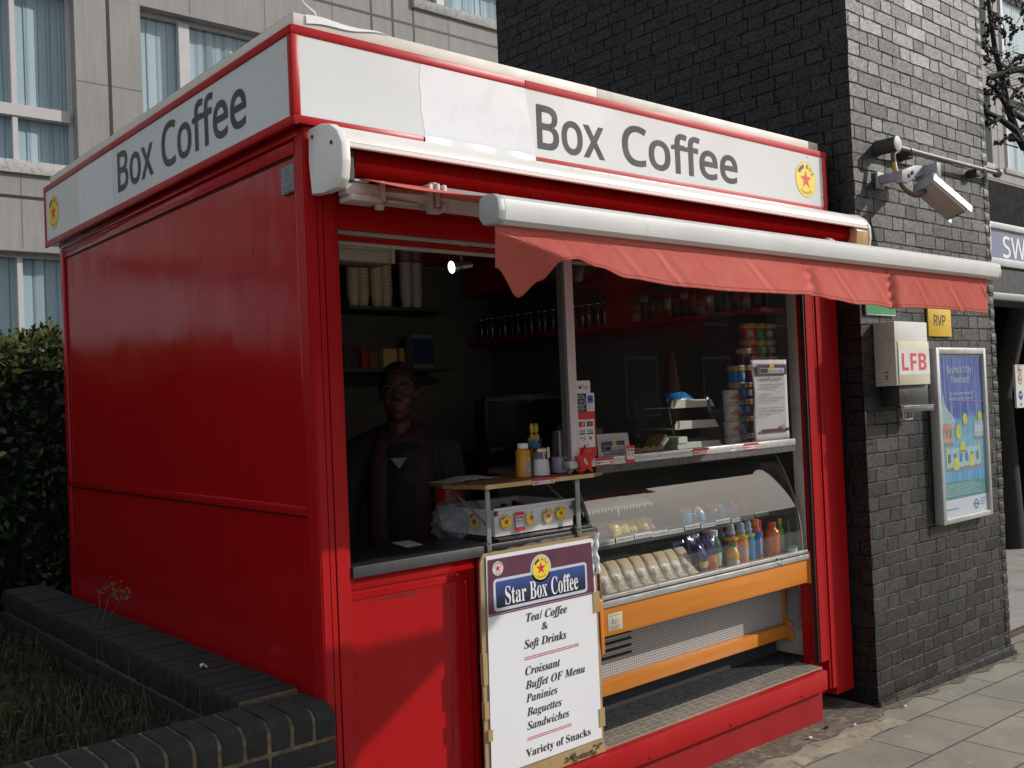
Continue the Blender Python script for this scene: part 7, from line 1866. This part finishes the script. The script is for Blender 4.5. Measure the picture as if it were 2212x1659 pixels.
cable = bez([(3.375, WY - .085, 2.855), (3.372, WY - .09, 2.80), (3.360, WY - .105, 2.735), (3.355, WY - .13, 2.675), (3.362, WY - .165, 2.622), (3.395, WY - .195, 2.600), (3.425, WY - .21, 2.612), (3.452, WY - .217, 2.642), (3.475, WY - .215, 2.664), (3.49, WY - .205, 2.664)])
q.tube(cable, .0125, 10); q.build('flexible_cable', PIR, CD)
q = MB(); q.tube(cable[7:13], .0132, 10); q.build('tape_wrap', mat('yellow tape', (.42, .25, .05), .5, var=.3, vscale=40), CD)
SCM = thing('security_camera', 'white security camera tilted down on a wall bracket above the awning', 'camera', (3.7, -.3, 2.6))
CMW = mat('camera white', (.50, .51, .50), .4, var=.05); CMG = mat('camera grey', (.24, .25, .27), .5, var=.1); CMU = mat('camera underside', (.30, .27, .235), .5, var=.08)
A = Vector((3.445, -.33, 2.665)); B_ = Vector((3.660, -.40, 2.523)); CS = .72
ax = (B_ - A).normalized(); sd = ax.cross(Vector((0, 0, 1))).normalized(); upv = sd.cross(ax)
sd2 = (sd * math.cos(.35) + upv * math.sin(.35)).normalized(); up2 = sd2.cross(ax)
MC_ = Matrix((sd2, ax, up2)).transposed().to_4x4(); MC_ = Matrix.Translation(A) @ MC_ @ Matrix.Scale(CS, 4)
LN = (B_ - A).length / CS
q = MB(); q.prism([(-.075, -.046), (.075, -.046), (.086, -.02), (.086, .035), (-.086, .035), (-.086, -.02)], 'y', .012, LN - .012, 0, False, .003); q.xform(MC_); q.build('housing', CMU, SCM)
q = MB(); q.prism([(-.0885, -.022), (-.0885, .040), (-.07, .050), (.07, .050), (.0885, .040), (.0885, -.022), (.0862, -.022), (.0862, .036), (-.0862, .036), (-.0862, -.022)], 'y', .0, LN + .045, 0); q.xform(MC_); shd = q.build('sunshield', CMW, SCM)
q = MB(); q.prism([(-.072, -.049), (.072, -.049), (.088, -.022), (.088, .032), (.07, .046), (-.07, .046), (-.088, .032), (-.088, -.022)], 'y', -.008, .0118, 0, False, .003); q.xform(MC_); q.build('rear_plate', CMG, SCM)
q = MB(); q.prism([(-.070, -.044), (.070, -.044), (.082, -.02), (.082, .033), (-.082, .033), (-.082, -.02)], 'y', LN - .0118, LN - .004); q.xform(MC_); q.build('front_glass', mat('lens black', (.008, .008, .01), .08), SCM)
q = MB()
for s_ in (-1, 1):
    for yy_ in (.04, LN - .01): q.lathe([(.006, 0), (.006, .003), (.003, .005)], (s_ * .0885, yy_, .008), 10, 0, 'x')
q.xform(MC_); q.build('screw', CHR, shd)
for s_ in (-1, 1):
    q = MB(); D = Dec(q, (s_ * .0888, LN * .48, .010), (0, -s_ * -1., 0) if s_ > 0 else (0, -1, 0), (0, 0, 1)); D.arc(0, 0, .0125, .019, 0, 360, 1, 0, 24); D.rect(-.024, .024, -.0045, .0045, 2, 1); q.xform(MC_); q.build('roundel', [mat('roundel orange', (.68, .24, .03), .4), mat('roundel blue', (.02, .05, .30), .4)], shd, recalc=False)
q = MB(); q.box(3.325, 3.40, WY - .02, WY - .004, 2.665, 2.755, 0, .004); q.box(3.34, 3.375, WY - .125, WY - .021, 2.69, 2.735, 0, .004); q.prism([(3.335, 2.672), (3.40, 2.675), (3.45, 2.712), (3.56, 2.738), (3.60, 2.742), (3.60, 2.79), (3.48, 2.780), (3.34, 2.735)], 'y', WY - .15, WY - .11, 0, False, .004); q.prism([(3.57, 2.715), (3.615, 2.715), (3.615, 2.795), (3.57, 2.79)], 'y', WY - .225, WY - .10, 0, False, .004); q.tube([(3.58, WY - .20, 2.73), (3.52, WY - .22, 2.695)], .02, 8); q.build('bracket', CMG, SCM)
q = MB()
for x, z in ((3.41, 2.715), (3.445, 2.735)): q.lathe([(.011, -.156), (.011, -.15)], (x, WY, z), 12, 0, 'y')
q.build('bolt', MBK, SCM)
